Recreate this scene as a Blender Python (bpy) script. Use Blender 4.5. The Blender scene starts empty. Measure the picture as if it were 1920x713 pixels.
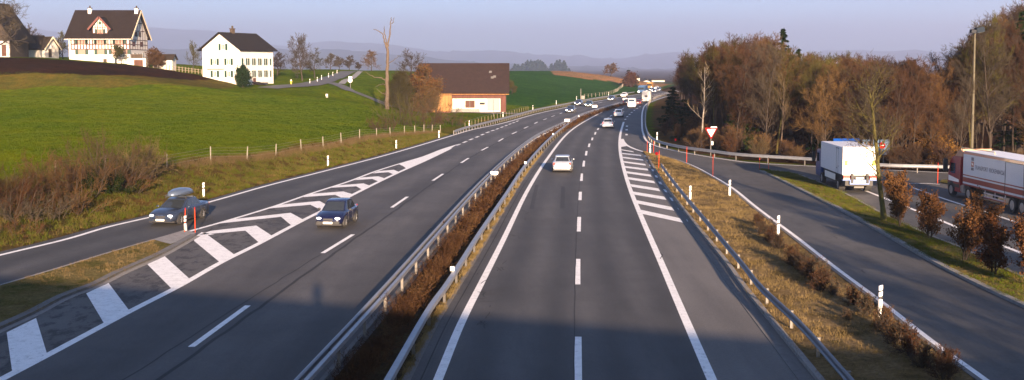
HAZE = True; EXPO = 1.95
import bpy, bmesh, math, random
import numpy as np
from mathutils import Vector, Matrix
from mathutils.geometry import tessellate_polygon
R = math.radians
C = bpy.context.scene.collection
random.seed(7); rng = np.random.default_rng(7)

# ------------------------------------------------------------------ camera (measured from the photograph)
FL, CX, PP, HC, PITCH = 2060.0, 960.0, 284.5, 9.6, R(4.4)
def ray(px, py):
    a = (px - CX) / FL; b = -(py - PP) / FL
    return np.array([a, math.cos(PITCH) + b * math.sin(PITCH), -math.sin(PITCH) + b * math.cos(PITCH)])
def G(px, py, z=0.0):                       # pixel -> point at height z
    d = ray(px, py); t = (z - HC) / d[2]
    return np.array([d[0]*t, d[1]*t, z])
def at(px, py, Y):                          # pixel -> point at distance Y
    d = ray(px, py); t = Y / d[1]
    return np.array([d[0]*t, Y, HC + d[2]*t])
def GL(pts, z=0.0): return [G(x, y, z) for x, y in pts]
def ppm(Y): return FL / Y

# ------------------------------------------------------------------ polylines
def ext(poly, Y):                           # carry a polyline straight on to a nearer distance
    a, b = np.array(poly[0]), np.array(poly[1]); d = (b-a)/(b[1]-a[1])
    return [a + d*(Y-a[1])] + list(poly)
def extf(poly, L):
    a, b = np.array(poly[-2]), np.array(poly[-1]); d = (b-a)/np.linalg.norm(b-a)
    return list(poly) + [b + d*L]
def resample(poly, n=None, step=None, smooth=True):
    P = np.array([p[:3] for p in poly], float)
    if smooth and len(P) > 2:
        out = []
        Q = np.vstack([2*P[0]-P[1], P, 2*P[-1]-P[-2]])
        for i in range(1, len(Q)-2):
            p0, p1, p2, p3 = Q[i-1], Q[i], Q[i+1], Q[i+2]
            def kn(a, b): return max(np.linalg.norm(b-a), 1e-6)**0.5
            t0 = 0; t1 = t0+kn(p0, p1); t2 = t1+kn(p1, p2); t3 = t2+kn(p2, p3)
            for k in range(12):
                t = t1+(t2-t1)*k/12
                A1 = (t1-t)/(t1-t0)*p0+(t-t0)/(t1-t0)*p1; A2 = (t2-t)/(t2-t1)*p1+(t-t1)/(t2-t1)*p2; A3 = (t3-t)/(t3-t2)*p2+(t-t2)/(t3-t2)*p3
                B1 = (t2-t)/(t2-t0)*A1+(t-t0)/(t2-t0)*A2; B2 = (t3-t)/(t3-t1)*A2+(t-t1)/(t3-t1)*A3
                out.append((t2-t)/(t2-t1)*B1+(t-t1)/(t2-t1)*B2)
        out.append(P[-1]); P = np.array(out)
    s = np.concatenate([[0], np.cumsum(np.linalg.norm(np.diff(P, axis=0), axis=1))])
    if step: n = max(2, int(s[-1]/step)+1)
    u = np.linspace(0, s[-1], n)
    return np.stack([np.interp(u, s, P[:, k]) for k in range(3)], 1)
def normals(P):
    T = np.gradient(P, axis=0); T[:, 2] = 0
    T /= np.linalg.norm(T, axis=1)[:, None] + 1e-9
    return T, np.stack([T[:, 1], -T[:, 0], np.zeros(len(P))], 1)      # tangent, right-hand normal
def offset(P, d):
    P = np.array(P); return P + normals(P)[1]*d
def at_len(P, s):                           # point and tangent at arc length s
    S = np.concatenate([[0], np.cumsum(np.linalg.norm(np.diff(P, axis=0), axis=1))])
    p = np.array([np.interp(s, S, P[:, k]) for k in range(3)]); q = np.array([np.interp(s+.2, S, P[:, k]) for k in range(3)])
    if s+.2 > S[-1]: q = p; p2 = np.array([np.interp(s-.2, S, P[:, k]) for k in range(3)]); t = q-p2
    else: t = q-p
    return p, t/(np.linalg.norm(t)+1e-9), S[-1]

# ------------------------------------------------------------------ objects
def tag(o, label=None, cat=None, group=None, kind=None):
    if label: o['label'] = label
    if cat: o['category'] = cat
    if group: o['group'] = group
    if kind: o['kind'] = kind
    return o
def empty(name, loc=(0, 0, 0), rz=0, label=None, cat=None, group=None):
    o = bpy.data.objects.new(name, None); C.objects.link(o); o.location = Vector(loc); o.rotation_euler = (0, 0, rz)
    o.empty_display_size = .2
    return tag(o, label, cat, group)
def mesh_obj(name, V, F, mats, parent=None, smooth=False, mi=None, uv=None, sharp=None):
    me = bpy.data.meshes.new(name); me.from_pydata([tuple(v) for v in V], [], [tuple(f) for f in F])
    for m in (mats if isinstance(mats, (list, tuple)) else [mats]): me.materials.append(m)
    if mi is not None: me.polygons.foreach_set('material_index', np.array(mi, dtype=np.int32))
    if smooth: me.polygons.foreach_set('use_smooth', [True]*len(me.polygons))
    if uv is not None:
        l = me.uv_layers.new(name='UVMap'); uvs = np.array(uv)[[v for f in F for v in f]]
        l.data.foreach_set('uv', uvs.astype(np.float32).ravel())
    me.update()
    if sharp: me.set_sharp_from_angle(angle=R(sharp))
    o = bpy.data.objects.new(name, me); C.objects.link(o)
    if parent: o.parent = parent
    return o
def np_obj(name, V, F, mat, parent=None, smooth=False, col=None):       # fast path: V (n,3), F (m,k)
    V = np.asarray(V, np.float32); F = np.asarray(F, np.int32)
    me = bpy.data.meshes.new(name); me.vertices.add(len(V)); me.vertices.foreach_set('co', V.ravel())
    k = F.shape[1]; me.loops.add(F.size); me.loops.foreach_set('vertex_index', F.ravel())
    me.polygons.add(len(F)); me.polygons.foreach_set('loop_start', np.arange(0, F.size, k, dtype=np.int32))
    me.polygons.foreach_set('loop_total', np.full(len(F), k, np.int32))
    if smooth: me.polygons.foreach_set('use_smooth', np.ones(len(F), bool))
    for m in (mat if isinstance(mat, (list, tuple)) else [mat]): me.materials.append(m)
    if col is not None:
        a = me.color_attributes.new('zone', 'FLOAT_COLOR', 'POINT')
        cc = np.ones((len(V), 4), np.float32); cc[:, :col.shape[1]] = col; a.data.foreach_set('color', cc.ravel())
    me.update(calc_edges=True)
    o = bpy.data.objects.new(name, me); C.objects.link(o)
    if parent: o.parent = parent
    return o
class MB:
    """collects boxes, tubes, prisms; build() links them as one mesh"""
    def __init__(s): s.V = []; s.F = []; s.M = []
    def add(s, V, F, m=0):
        b = len(s.V); s.V += [tuple(v) for v in V]; s.F += [tuple(i+b for i in f) for f in F]; s.M += [m]*len(F); return s
    def box(s, x0, x1, y0, y1, z0, z1, m=0, rot=None, org=None):
        V = [Vector((x, y, z)) for z in (z0, z1) for y in (y0, y1) for x in (x0, x1)]
        if rot is not None:
            o = Vector(org or (0, 0, 0)); V = [o + rot @ (v-o) for v in V]
        return s.add(V, [(0, 2, 3, 1), (4, 5, 7, 6), (0, 1, 5, 4), (2, 6, 7, 3), (0, 4, 6, 2), (1, 3, 7, 5)], m)
    def bar(s, p, q, w, h, m=0, up=(0, 0, 1)):                        # box section w x h from p to q
        p, q = Vector(p), Vector(q); d = (q-p).normalized(); r = d.cross(Vector(up))
        if r.length < 1e-4: r = d.cross(Vector((1, 0, 0)))
        r.normalize(); u = r.cross(d)
        V = [a + r*sx*w/2 + u*sz*h/2 for a in (p, q) for sx, sz in ((-1, -1), (1, -1), (1, 1), (-1, 1))]
        return s.add(V, [(0, 1, 2, 3), (7, 6, 5, 4), (0, 4, 5, 1), (1, 5, 6, 2), (2, 6, 7, 3), (3, 7, 4, 0)], m)
    def tube(s, pts, rad, n=6, m=0, cap=True):
        pts = [Vector(p) for p in pts]; rad = rad if hasattr(rad, '__len__') else [rad]*len(pts)
        V = []; F = []; ref = None
        for i, p in enumerate(pts):
            d = (pts[min(i+1, len(pts)-1)]-pts[max(i-1, 0)]).normalized()
            if ref is None: ref = d.orthogonal().normalized()
            ref = (ref - d*ref.dot(d)); ref = ref.normalized() if ref.length > 1e-5 else d.orthogonal().normalized()
            w = d.cross(ref)
            for k in range(n):
                a = 2*math.pi*k/n; V.append(p + (ref*math.cos(a)+w*math.sin(a))*rad[i])
        for i in range(len(pts)-1):
            for k in range(n):
                F.append((i*n+k, i*n+(k+1) % n, (i+1)*n+(k+1) % n, (i+1)*n+k))
        if cap: F += [tuple(range(n-1, -1, -1)), tuple((len(pts)-1)*n+k for k in range(n))]
        return s.add(V, F, m)
    def cyl(s, c, axis, r, L, n=16, m=0, r2=None):
        c = Vector(c); a = Vector(axis).normalized()
        return s.tube([c-a*L/2, c+a*L/2], [r, r if r2 is None else r2], n, m)
    def ell(s, c, rx, ry, rz, n=10, k=6, m=0):
        V = []; F = []
        for i in range(k+1):
            t = math.pi*i/k
            for j in range(n):
                a = 2*math.pi*j/n; V.append((c[0]+rx*math.sin(t)*math.cos(a), c[1]+ry*math.sin(t)*math.sin(a), c[2]+rz*math.cos(t)))
        for i in range(k):
            for j in range(n): F.append((i*n+j, (i+1)*n+j, (i+1)*n+(j+1) % n, i*n+(j+1) % n))
        return s.add(V, F, m)
    def prism(s, poly, y0, y1, m=0):                                  # polygon in xz pushed along y
        n = len(poly); V = [(x, y, z) for y in (y0, y1) for x, z in poly]
        return s.add(V, [tuple(range(n)), tuple(range(2*n-1, n-1, -1))]+[(i, i+n, (i+1) % n+n, (i+1) % n) for i in range(n)], m)
    def build(s, name, mats, parent=None, smooth=False, sharp=None, bevel=0, uv=None):
        o = mesh_obj(name, s.V, s.F, mats, parent, smooth, s.M)
        bm = bmesh.new(); bm.from_mesh(o.data); bmesh.ops.recalc_face_normals(bm, faces=bm.faces)
        if bevel: bmesh.ops.bevel(bm, geom=bm.edges[:], offset=bevel, segments=2, affect='EDGES', clamp_overlap=True)
        bm.to_mesh(o.data); bm.free()
        if sharp: o.data.set_sharp_from_angle(angle=R(sharp))
        return o
def copy_tree(o, parent=None):
    c = o.copy(); C.objects.link(c)
    if parent: c.parent = parent
    for ch in list(o.children): copy_tree(ch, c)
    return c
def loft(name, A, B, z, mat, n=None, step=1.5, parent=None, nv=1, kind='structure', zf=None):
    """sheet between two polylines"""
    A = resample(A, n=n, step=None if n else step); B = resample(B, n=len(A)); nn = len(A)
    V = []; uv = []
    for i in range(nn):
        for j in range(nv+1):
            t = j/nv; p = A[i]*(1-t)+B[i]*t
            V.append((p[0], p[1], z if zf is None else zf(p[0], p[1])+z)); uv.append((i*step, t))
    w = nv+1
    F = [(i*w+j, (i+1)*w+j, (i+1)*w+j+1, i*w+j+1) for i in range(nn-1) for j in range(nv)]
    # face up
    a, b, c = [np.array(V[k]) for k in F[len(F)//2][:3]]
    if np.cross(b-a, c-b)[2] < 0: F = [f[::-1] for f in F]
    o = mesh_obj(name, V, F, mat, parent, uv=uv)
    if kind: o['kind'] = kind
    return o
def strip(name, P, w, z, mat, step=1.0, parent=None, kind='structure', zf=None, smooth=True):
    P = resample(P, step=step, smooth=smooth)
    return loft(name, offset(P, -w/2), offset(P, w/2), z, mat, n=len(P), parent=parent, kind=kind, zf=zf)
def poly_sheet(name, pts, z, mat, parent=None, kind='structure'):
    V = [(p[0], p[1], z) for p in pts]; tri = tessellate_polygon([[Vector(v) for v in V]])
    F = []
    for t in tri:
        a, b, c = [np.array(V[i]) for i in t]
        F.append(tuple(t) if np.cross(b-a, c-a)[2] > 0 else tuple(t[::-1]))
    o = mesh_obj(name, V, F, mat, parent)
    if kind: o['kind'] = kind
    return o
def kerb(name, P, w, z0, z1, mat, step=1.0):
    P = resample(P, step=step); A = offset(P, -w/2); B = offset(P, w/2); V = []; F = []
    for a, b in zip(A, B): V += [(a[0], a[1], z0), (a[0], a[1], z1), (b[0], b[1], z1), (b[0], b[1], z0)]
    for i in range(len(P)-1):
        for k in range(3): F.append((4*i+k, 4*i+k+1, 4*i+k+5, 4*i+k+4))
    o = mesh_obj(name, V, F, mat); o['kind'] = 'structure'
    bm = bmesh.new(); bm.from_mesh(o.data); bmesh.ops.recalc_face_normals(bm, faces=bm.faces); bm.to_mesh(o.data); bm.free()
    return o

# ------------------------------------------------------------------ materials
def nt(name):
    m = bpy.data.materials.new(name); m.use_nodes = True; t = m.node_tree; b = t.nodes['Principled BSDF']; return m, t, b
def L(t, a, b): t.links.new(a, b)
def noise(t, scale, detail=4, rough=.6, vec=None, dim='3D'):
    n = t.nodes.new('ShaderNodeTexNoise'); n.inputs['Scale'].default_value = scale; n.inputs['Detail'].default_value = detail
    n.inputs['Roughness'].default_value = rough
    if vec is not None: L(t, vec, n.inputs['Vector'])
    return n.outputs['Fac']
def coords(t, sc=(1, 1, 1), rz=0, kind='Object'):
    tc = t.nodes.new('ShaderNodeTexCoord'); mp = t.nodes.new('ShaderNodeMapping'); L(t, tc.outputs[kind], mp.inputs['Vector'])
    mp.inputs['Scale'].default_value = sc; mp.inputs['Rotation'].default_value = (0, 0, rz); return mp.outputs['Vector']
def ramp(t, fac, stops):
    r = t.nodes.new('ShaderNodeValToRGB'); e = r.color_ramp.elements
    while len(e) < len(stops): e.new(.5)
    for k, (p, c) in enumerate(stops):
        e[k].position = p; e[k].color = (*c, 1) if hasattr(c, '__len__') else (c, c, c, 1)
    L(t, fac, r.inputs['Fac']); return r.outputs['Color']
def mix(t, fac, a, b, mode='MIX'):
    m = t.nodes.new('ShaderNodeMix'); m.data_type = 'RGBA'; m.blend_type = mode
    if hasattr(fac, 'links'): L(t, fac, m.inputs[0])
    else: m.inputs[0].default_value = fac
    for v, i in ((a, 6), (b, 7)):
        if hasattr(v, 'links'): L(t, v, m.inputs[i])
        else: m.inputs[i].default_value = (*v, 1) if hasattr(v, '__len__') else (v, v, v, 1)
    return m.outputs[2]
def bump(t, b, h, dist, strength=1):
    n = t.nodes.new('ShaderNodeBump'); n.inputs['Distance'].default_value = dist; n.inputs['Strength'].default_value = strength
    L(t, h, n.inputs['Height']); L(t, n.outputs['Normal'], b.inputs['Normal'])
def pmat(name, col, rough=.5, metal=0, var=.12, scale=3, coat=0, emit=None, es=0, spec=None, sc=(1, 1, 1), bd=0):
    """plain material with mottling"""
    m, t, b = nt(name); v = coords(t, sc); f = noise(t, scale, 5, .65, v)
    c = ramp(t, f, [(.25, tuple(x*(1-var) for x in col)), (.75, tuple(min(1, x*(1+var)) for x in col))])
    L(t, c, b.inputs['Base Color']); b.inputs['Roughness'].default_value = rough; b.inputs['Metallic'].default_value = metal
    b.inputs['Coat Weight'].default_value = coat
    if spec is not None: b.inputs['Specular IOR Level'].default_value = spec
    if emit: b.inputs['Emission Color'].default_value = (*emit, 1); b.inputs['Emission Strength'].default_value = es
    if bd: bump(t, b, f, bd)
    return m
def asphalt(name, col, patch=.25, crack=.0, tint=(1, .97, .93), tracks=0):
    m, t, b = nt(name); v = coords(t)
    f1 = noise(t, .18, 5, .6, v); f2 = noise(t, 9, 3, .7, v); f3 = noise(t, 55, 2, .7, v)
    st = noise(t, .55, 4, .6, coords(t, (1, .08, 1), R(-6)))
    c0 = tuple(col*x*.56 for x in tint)
    c = ramp(t, f1, [(.3, tuple(x*(1-patch) for x in c0)), (.7, tuple(x*(1+patch) for x in c0))])
    c = mix(t, 1, c, ramp(t, f2, [(.3, .86), (.7, 1.12)]), 'MULTIPLY')
    c = mix(t, 1, c, ramp(t, f3, [(.3, .8), (.7, 1.2)]), 'MULTIPLY')
    c = mix(t, 1, c, ramp(t, st, [(.3, .74), (.7, 1.16)]), 'MULTIPLY')
    if tracks:
        tc = t.nodes.new('ShaderNodeTexCoord'); sx = t.nodes.new('ShaderNodeSeparateXYZ'); L(t, tc.outputs['UV'], sx.inputs[0])
        a = t.nodes.new('ShaderNodeMath'); a.operation = 'MULTIPLY'; a.inputs[1].default_value = tracks*2*math.pi; L(t, sx.outputs['Y'], a.inputs[0])
        s = t.nodes.new('ShaderNodeMath'); s.operation = 'SINE'; L(t, a.outputs[0], s.inputs[0])
        mr = t.nodes.new('ShaderNodeMapRange'); L(t, s.outputs[0], mr.inputs[0]); mr.inputs[1].default_value = -1
        mr.inputs[3].default_value = .74; mr.inputs[4].default_value = 1.16
        c = mix(t, 1, c, mr.outputs[0], 'MULTIPLY')
    if crack:
        n2 = noise(t, 1.3, 6, .75, coords(t, (1, .5, 1), R(20)))
        c = mix(t, ramp(t, n2, [(.50, 0), (.58, crack)]), c, tuple(x*.3 for x in c0))
    L(t, c, b.inputs['Base Color']); b.inputs['Roughness'].default_value = .78; b.inputs['Specular IOR Level'].default_value = .35
    bump(t, b, f3, .004)
    return m
def ground_mat(name, cols, scale=1.2, fine=14, bd=.05, streak=(1, 1, 1)):
    m, t, b = nt(name); v = coords(t, streak)
    f = noise(t, scale, 6, .65, v); g = noise(t, fine, 4, .75, v)
    cols = [tuple(v_*.6 for v_ in x) for x in cols]; n = len(cols); c = ramp(t, f, [(.3+.4*k/(n-1), cols[k]) for k in range(n)])
    c = mix(t, 1, c, ramp(t, g, [(.3, .6), (.7, 1.35)]), 'MULTIPLY')
    L(t, c, b.inputs['Base Color']); b.inputs['Roughness'].default_value = 1; b.inputs['Specular IOR Level'].default_value = 0
    bump(t, b, g, bd); return m
M = {}
M['road_l'] = asphalt('asphalt_left', .116, .2, .15, tint=(1.04, .98, .94), tracks=4)
M['road_r'] = asphalt('asphalt_right', .102, .18, .12, tint=(1.0, .965, .94), tracks=4)
M['ramp_l'] = asphalt('asphalt_slip_road', .085, .18, .25, tint=(1.02, .99, .96), tracks=2)
M['gore'] = asphalt('asphalt_gore', .14, .2, 1.0, tint=(1.06, .98, .9))
M['shoulder'] = asphalt('asphalt_shoulder', .215, .10, tint=(1.05, .98, .9))
M['ramp_r'] = asphalt('asphalt_ramp', .120, .22, .3, tint=(1.02, .99, .96))
M['seam'] = asphalt('tar_seam', .03, .2)
M['skid'] = asphalt('tyre_rubber_mark', .05, .2)
def paint_mat():
    m, t, b = nt('road_paint'); v = coords(t); n = noise(t, 2.2, 7, .75, v); g = noise(t, 26, 4, .7, v)
    c = ramp(t, n, [(.3, (.62, .61, .59)), (.55, (.8, .79, .77))])
    n2 = noise(t, 4.5, 8, .8, coords(t, (1, .6, 1)))
    c = mix(t, ramp(t, n2, [(.56, 0), (.68, .8)]), c, (.25, .24, .23)); c = mix(t, 1, c, ramp(t, g, [(.3, .88), (.6, 1.04)]), 'MULTIPLY')
    L(t, c, b.inputs['Base Color']); b.inputs['Roughness'].default_value = .7; return m
M['paint'] = paint_mat()
M['kerb'] = pmat('concrete_kerb', (.20, .19, .18), .9, var=.3, scale=4)
M['kerb_dark'] = pmat('concrete_gutter', (.11, .105, .10), .9, var=.3, scale=3)
M['dry'] = ground_mat('dry_verge_grass', [(.10, .075, .03), (.23, .16, .075), (.31, .22, .115), (.15, .115, .045)], .5, 7, .08)
M['islet'] = ground_mat('island_grass', [(.06, .075, .015), (.16, .14, .045), (.24, .19, .08), (.09, .1, .02)], .45, 7, .08)
M['mediansoil'] = ground_mat('median_soil', [(.03, .025, .015), (.07, .05, .03), (.1, .08, .035)], .9, 9, .06)
M['mediangrass'] = ground_mat('median_grass', [(.1, .085, .03), (.17, .13, .05), (.13, .11, .035)], .8, 9, .06)
M['steel'] = pmat('galvanised_steel', (.27, .28, .30), .5, .6, .15, 2)
M['steel_dark'] = pmat('shaded_steel', (.10, .115, .14), .5, .6, .15, 2)  # same galvanised steel, shade of the verge rail's sunless face put into the colour
M['steel_post_d'] = pmat('dark_post', (.07, .065, .06), .6, .3, .2, 5)  # darker post steel for the box beam rail
M['steel_post'] = pmat('galvanised_post', (.15, .14, .13), .6, .3, .2, 5)
M['white'] = pmat('white_plastic', (.8, .79, .77), .45, var=.05)
M['black'] = pmat('black_rubber', (.018, .018, .02), .6, var=.2)
M['tyre'] = pmat('tyre_rubber', (.02, .02, .02), .85, var=.2, scale=8)
M['orange'] = pmat('orange_pole_paint', (.5, .05, .012), .8, var=.1, spec=.1)
M['red'] = pmat('red_paint', (.26, .006, .008), .8, var=.08, spec=.05)
M['glass'] = pmat('dark_window_glass', (.02, .025, .032), .06, 0, .1, 1, spec=.8)
M['trim'] = pmat('dark_plastic_trim', (.03, .03, .032), .5, var=.15)
M['chrome'] = pmat('chrome', (.75, .75, .75), .15, 1, .03)
M['alloy'] = pmat('alloy_rim', (.42, .42, .43), .35, .8, .06)
M['lamp_on'] = pmat('lit_headlamp', (.9, .9, .85), .2, emit=(1, .95, .85), es=5)
M['lamp_faint_glow'] = pmat('headlamp_glass', (.75, .76, .78), .1, .2, .05, emit=(1, .97, .9), es=.6)  # headlamp glass with a faint white glow added
M['tail'] = pmat('tail_lamp_lens', (.55, .03, .02), .25, var=.05, coat=.5)
M['amber'] = pmat('amber_lens', (.8, .3, .03), .25, var=.05)
M['plate'] = pmat('number_plate_white', (.8, .8, .75), .5, var=.04)
M['asphalt_path'] = asphalt('lane_asphalt', .16, .15, tint=(1.03, .98, .94))
# ------------------------------------------------------------------ road lines, measured from the photograph
pxL0 = [(0,478.7),(126,448.4),(202,426),(285,406.7),(396.5,378),(501,348.6),(602,322.8),(703,296.8),(778.8,275.4),(854.5,252.5),(885.5,243.5),(940,232),(1007,213.5),(1063,201.3),(1108,192),(1165,182.3),(1200,176.5)]
pxA1 = [(353.5,434.5),(414,417.6),(480,398),(521,385),(582,363.7),(652.5,341),(703,322),(753.5,306),(794,294),(829,280.4),(859.6,270.8)]
pxA2 = [(25,700),(88.4,666.8),(242.4,584.8),(338.4,535.5),(414,492.6),(480,459.8),(561.6,416.8),(612,391.5),(657.6,367.5),(713,339.8),(753.5,320.8),(794,303),(834,284)]
pxRL = [(576,710),(636.5,644),(689.6,586),(732.5,538),(923,325),(1006.7,254.5),(1063.5,226.7),(1092.5,213.2),(1138,199),(1172,189.5),(1204,182),(1246.5,174)]   # beam top
pxRR = [(725,713),(808,571),(836,533),(896.8,438.3),(947,365),(985,308.8),(1037,253),(1085,219),(1112.7,207),(1150,196.3),(1178,190),(1210,183),(1252,175)]
pxC = [(821,713),(863.8,608.8),(901.7,533),(942,453.4),(987.7,360),(1024,301),(1067,248),(1107.7,221.7),(1163,196.4),(1215,184.5),(1258,176.5)]
pxD = [(1335,713),(1275.8,577),(1240,493.4),(1208,420),(1183.4,360),(1170.8,321),(1163,286),(1162,263),(1164,248),(1169.5,229)]
pxE = [(1210.5,289),(1243,346),(1273.6,386.5),(1301,421),(1361.6,496),(1388,533),(1424.7,580),(1453.6,616),(1532,713)][::-1]
pxG = [(1212.5,286.5),(1240,292),(1269,300.5),(1301,313),(1336.8,332),(1372,353.6),(1412.5,386.5),(1440,407.6),(1490.5,445.5),(1566,504.8),(1642,561.6),(1744,641.6),(1820,697)][::-1]
pxH = [(1259,179.5),(1246,182.5),(1225,189.5),(1211,196.4),(1205,207.8),(1203.6,230.5),(1206,250),(1216.8,267.8),(1243,278),(1286,287),(1352,298),(1412.5,305.7),(1526,312),(1644.5,318),(1778,324.5),(1980,334)]
pxI = [(1262,172),(1236,178.5),(1219,187),(1213,199),(1210,222),(1212,240),(1223,258),(1248,267.8),(1286,275),(1336.8,281.7),(1389.8,288),(1531,296.8),(1644.5,306.8),(1776,310.6),(1980,318)]
BT = .75
L0 = ext(GL(pxL0), 5); A1 = GL(pxA1); A2 = ext(GL(pxA2), 8)
RL = ext(GL(pxRL, BT), 6); RR = ext(GL(pxRR, BT), 6)
for P in (RL, RR):
    for p in P: p[2] = 0
CC = ext(GL(pxC), 6); DD = ext(GL(pxD), 6); EE = ext(GL(pxE), 6); GG = ext(GL(pxG), 6)
HH = GL(pxH); II = GL(pxI, BT)
for p in II: p[2] = 0
L0f = extf(extf(L0, 120), 200)
rsL0 = resample(L0f, step=4); rsRL = resample(RL, step=4); rsH = resample(HH, step=4); rsI = resample(II, step=4)

# ------------------------------------------------------------------ terrain height
ctrl = []                                   # (x, y, z)
def cp(px, py, Y): ctrl.append(at(px, py, Y))
for a in [(0,345,78),(105,333,82),(313,318,89),(463,303,97),(565,283,113),(640,268,127),(740,259,140),(826,253,150),
          (0,250,115),(0,200,145),(0,167,186),(200,230,130),(200,190,165),(200,168,188),(0,141,196),(200,143,197),(330,152,215),
          (0,108,245),(100,108,250),(130,113,258),(245,121,250),(280,127,250),(330,134,245),(200,122,225),
          (450,230,140),(450,195,180),(450,166,232),(400,146,238),(385,141,240),(455,160,231),(510,164,236),(420,152,235),
          (640,230,155),(640,195,195),(640,166,240),(560,163,243),(600,155,262),(655,135,330),(640,132,345),(590,146,280),(540,140,300),(450,131,330),(350,122,330),
          (730,200,205),(730,165,268),(740,133,385),(690,190,215),(700,150,300),
          (800,170,262),(850,150,330),(900,140,400),(960,165,350),(960,134,450),(1010,150,420),(1050,141,490),
          (1100,165,420),(1100,150,470),(1110,140,520),(1165,162,480),(1168,149,525),(1200,165,520)]:
    cp(*a)
for a in [(-240,60,1),(-240,150,9),(-240,260,18),(-200,400,14),(-100,420,6),(-60,480,3),(-30,700,0),(100,760,0),(-300,700,-4),(200,700,0),(0,1300,-8),(-600,1300,-8),(600,1300,-8),
          (-20,235,0),(-2,235,0),(-20,252,.2),(0,258,.2),(-24,225,.3),(-12,210,.1)]: ctrl.append(np.array(a, float))
for P in (rsL0,):
    for p in P[::3]: q = p + np.array([-2.5, 0, 0]); ctrl.append(np.array([q[0], q[1], 0.]))
ctrl = np.array(ctrl); CXY = ctrl[:, :2]/100
def tps(d): return np.where(d > 1e-9, d*d*np.log(d+1e-12), 0)
_n = len(CXY); K = tps(np.linalg.norm(CXY[:, None]-CXY[None], axis=2)) + np.eye(_n)*.004
Pm = np.hstack([np.ones((_n, 1)), CXY]); A_ = np.block([[K, Pm], [Pm.T, np.zeros((3, 3))]])
W = np.linalg.solve(A_, np.concatenate([ctrl[:, 2], np.zeros(3)]))
xL0 = lambda y: np.interp(y, rsL0[:, 1], rsL0[:, 0])
xI = lambda y: np.interp(y, rsI[::-1, 1], rsI[::-1, 0])
def sst(a, b, x): t = np.clip((x-a)/(b-a), 0, 1); return t*t*(3-2*t)
def hgt(x, y):
    x = np.atleast_1d(np.asarray(x, float)).ravel(); y = np.atleast_1d(np.asarray(y, float)).ravel()
    out = np.zeros(len(x))
    for i in range(0, len(x), 20000):
        xx, yy = x[i:i+20000], y[i:i+20000]
        d = np.sqrt((xx[:, None]/100-CXY[None, :, 0])**2+(yy[:, None]/100-CXY[None, :, 1])**2)
        h = tps(d) @ W[:_n] + W[_n] + W[_n+1]*xx/100 + W[_n+2]*yy/100
        dl = xL0(yy) - xx                                   # metres left of the outer line
        hl = np.maximum(h, -.05) * sst(1.2, 9, dl)
        hl = np.where(yy > 900, hl*0 - 6*sst(900, 1300, yy), hl)
        # right: bank and wood floor behind the ramp rail
        dr = xx - np.where(yy > 99, np.interp(yy, rsI[::-1, 1], rsI[::-1, 0]), 1e3)
        hr = sst(1, 9, dr)*1.3*sst(108, 150, yy) + 5.5*sst(52, 72, xx)*sst(93, 118, yy)*(1-sst(125, 160, yy))
        # beyond the last bend the cutting stops and fields go on
        o = np.where(dl > 0, hl, hr) - .05
        far = sst(560, 700, yy)
        hg = np.clip(h, -8, 9)
        o = o*(1-far) + far*(-1.5 - 5*sst(700, 1400, yy))
        mic = .06*np.sin(xx*.9+1.3*np.sin(yy*.31))*np.sin(yy*.7) + .1*np.sin(xx*.23+yy*.11)
        o = o + mic*np.where(dl > 0, sst(3, 9, dl), sst(3, 9, dr))
        out[i:i+20000] = o
    return out
def h1(x, y): return float(hgt(x, y)[0])
def P(px, py, y0=30, y1=900):               # pixel -> terrain
    d = ray(px, py); ys = np.geomspace(y0, y1, 700); t = ys/d[1]; xs = d[0]*t; zs = HC+d[2]*t
    hh = hgt(xs, ys); k = np.argmax(zs < hh)
    if not (zs < hh).any(): k = len(ys)-1
    return np.array([xs[k], ys[k], hh[k]])
def PL(pts): return [P(x, y) for x, y in pts]

# ------------------------------------------------------------------ terrain sheet
def axis(lo, hi, fine, a, b, g=1.09):
    v = list(np.arange(a, b+1e-6, fine)); s = fine; x = a
    left = []
    while x > lo: s *= g; x -= s; left.append(x)
    s = fine; x = b; right = []
    while x < hi: s *= g; x += s; right.append(x)
    return np.array(left[::-1]+v+right)
gx = axis(-8500, 8500, 1.0, -118, 62); gy = axis(-55, 18500, 1.0, 30, 262, 1.025)
XX, YY = np.meshgrid(gx, gy); ZZ = hgt(XX, YY).reshape(XX.shape)
nx, ny = len(gx), len(gy)
def inpoly(x, y, poly):
    c = np.zeros(len(x), bool); n = len(poly)
    for i in range(n):
        x1, y1 = poly[i][:2]; x2, y2 = poly[(i+1) % n][:2]
        if y1 == y2: continue
        c ^= ((y1 > y) != (y2 > y)) & (x < (x2-x1)*(y-y1)/(y2-y1)+x1)
    return c
fx, fy = XX.ravel(), YY.ravel()
wob = 1.2*np.sin(fx*.37+fy*.21)+.8*np.sin(fx*.9-fy*.53)
MEADOW = np.array([.058, .094, .002]); MEADOW2 = np.array([.094, .110, .002]); DRY = np.array([.10, .062, .022]); SOIL = np.array([.026, .013, .008])
BANK = np.array([.052, .044, .009]); TAN = np.array([.22, .125, .06]); CROP = np.array([.020, .062, .010]); LITTER = np.array([.035, .020, .012]); FARC = np.array([.035, .055, .02])
col = np.tile(MEADOW, (len(fx), 1))
big = .5+.5*np.sin(fx*.045+1.7*np.sin(fy*.03))*np.sin(fy*.05+fx*.02)
col = col*(1-.5*big[:, None]) + MEADOW2*.5*big[:, None]
def blend(mask, c, k=1.0):
    global col
    m = np.asarray(mask, float)[:, None]*k; col = col*(1-m)+c*m
dl = xL0(fy)-fx
fence_px = [(0,347),(105,331),(200,325),(313,318),(395,305),(463,301),(517,292),(565,283),(606,277),(640,271),(674,262),(706,259),(732,256),(758,254),(778,253),(795,251),(810,249.5),(826,252)]
fence_w = PL([(x, y) for x, y in fence_px]); fw = np.array(fence_w)
fwx = lambda y: np.interp(y, fw[:, 1], fw[:, 0])
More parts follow.
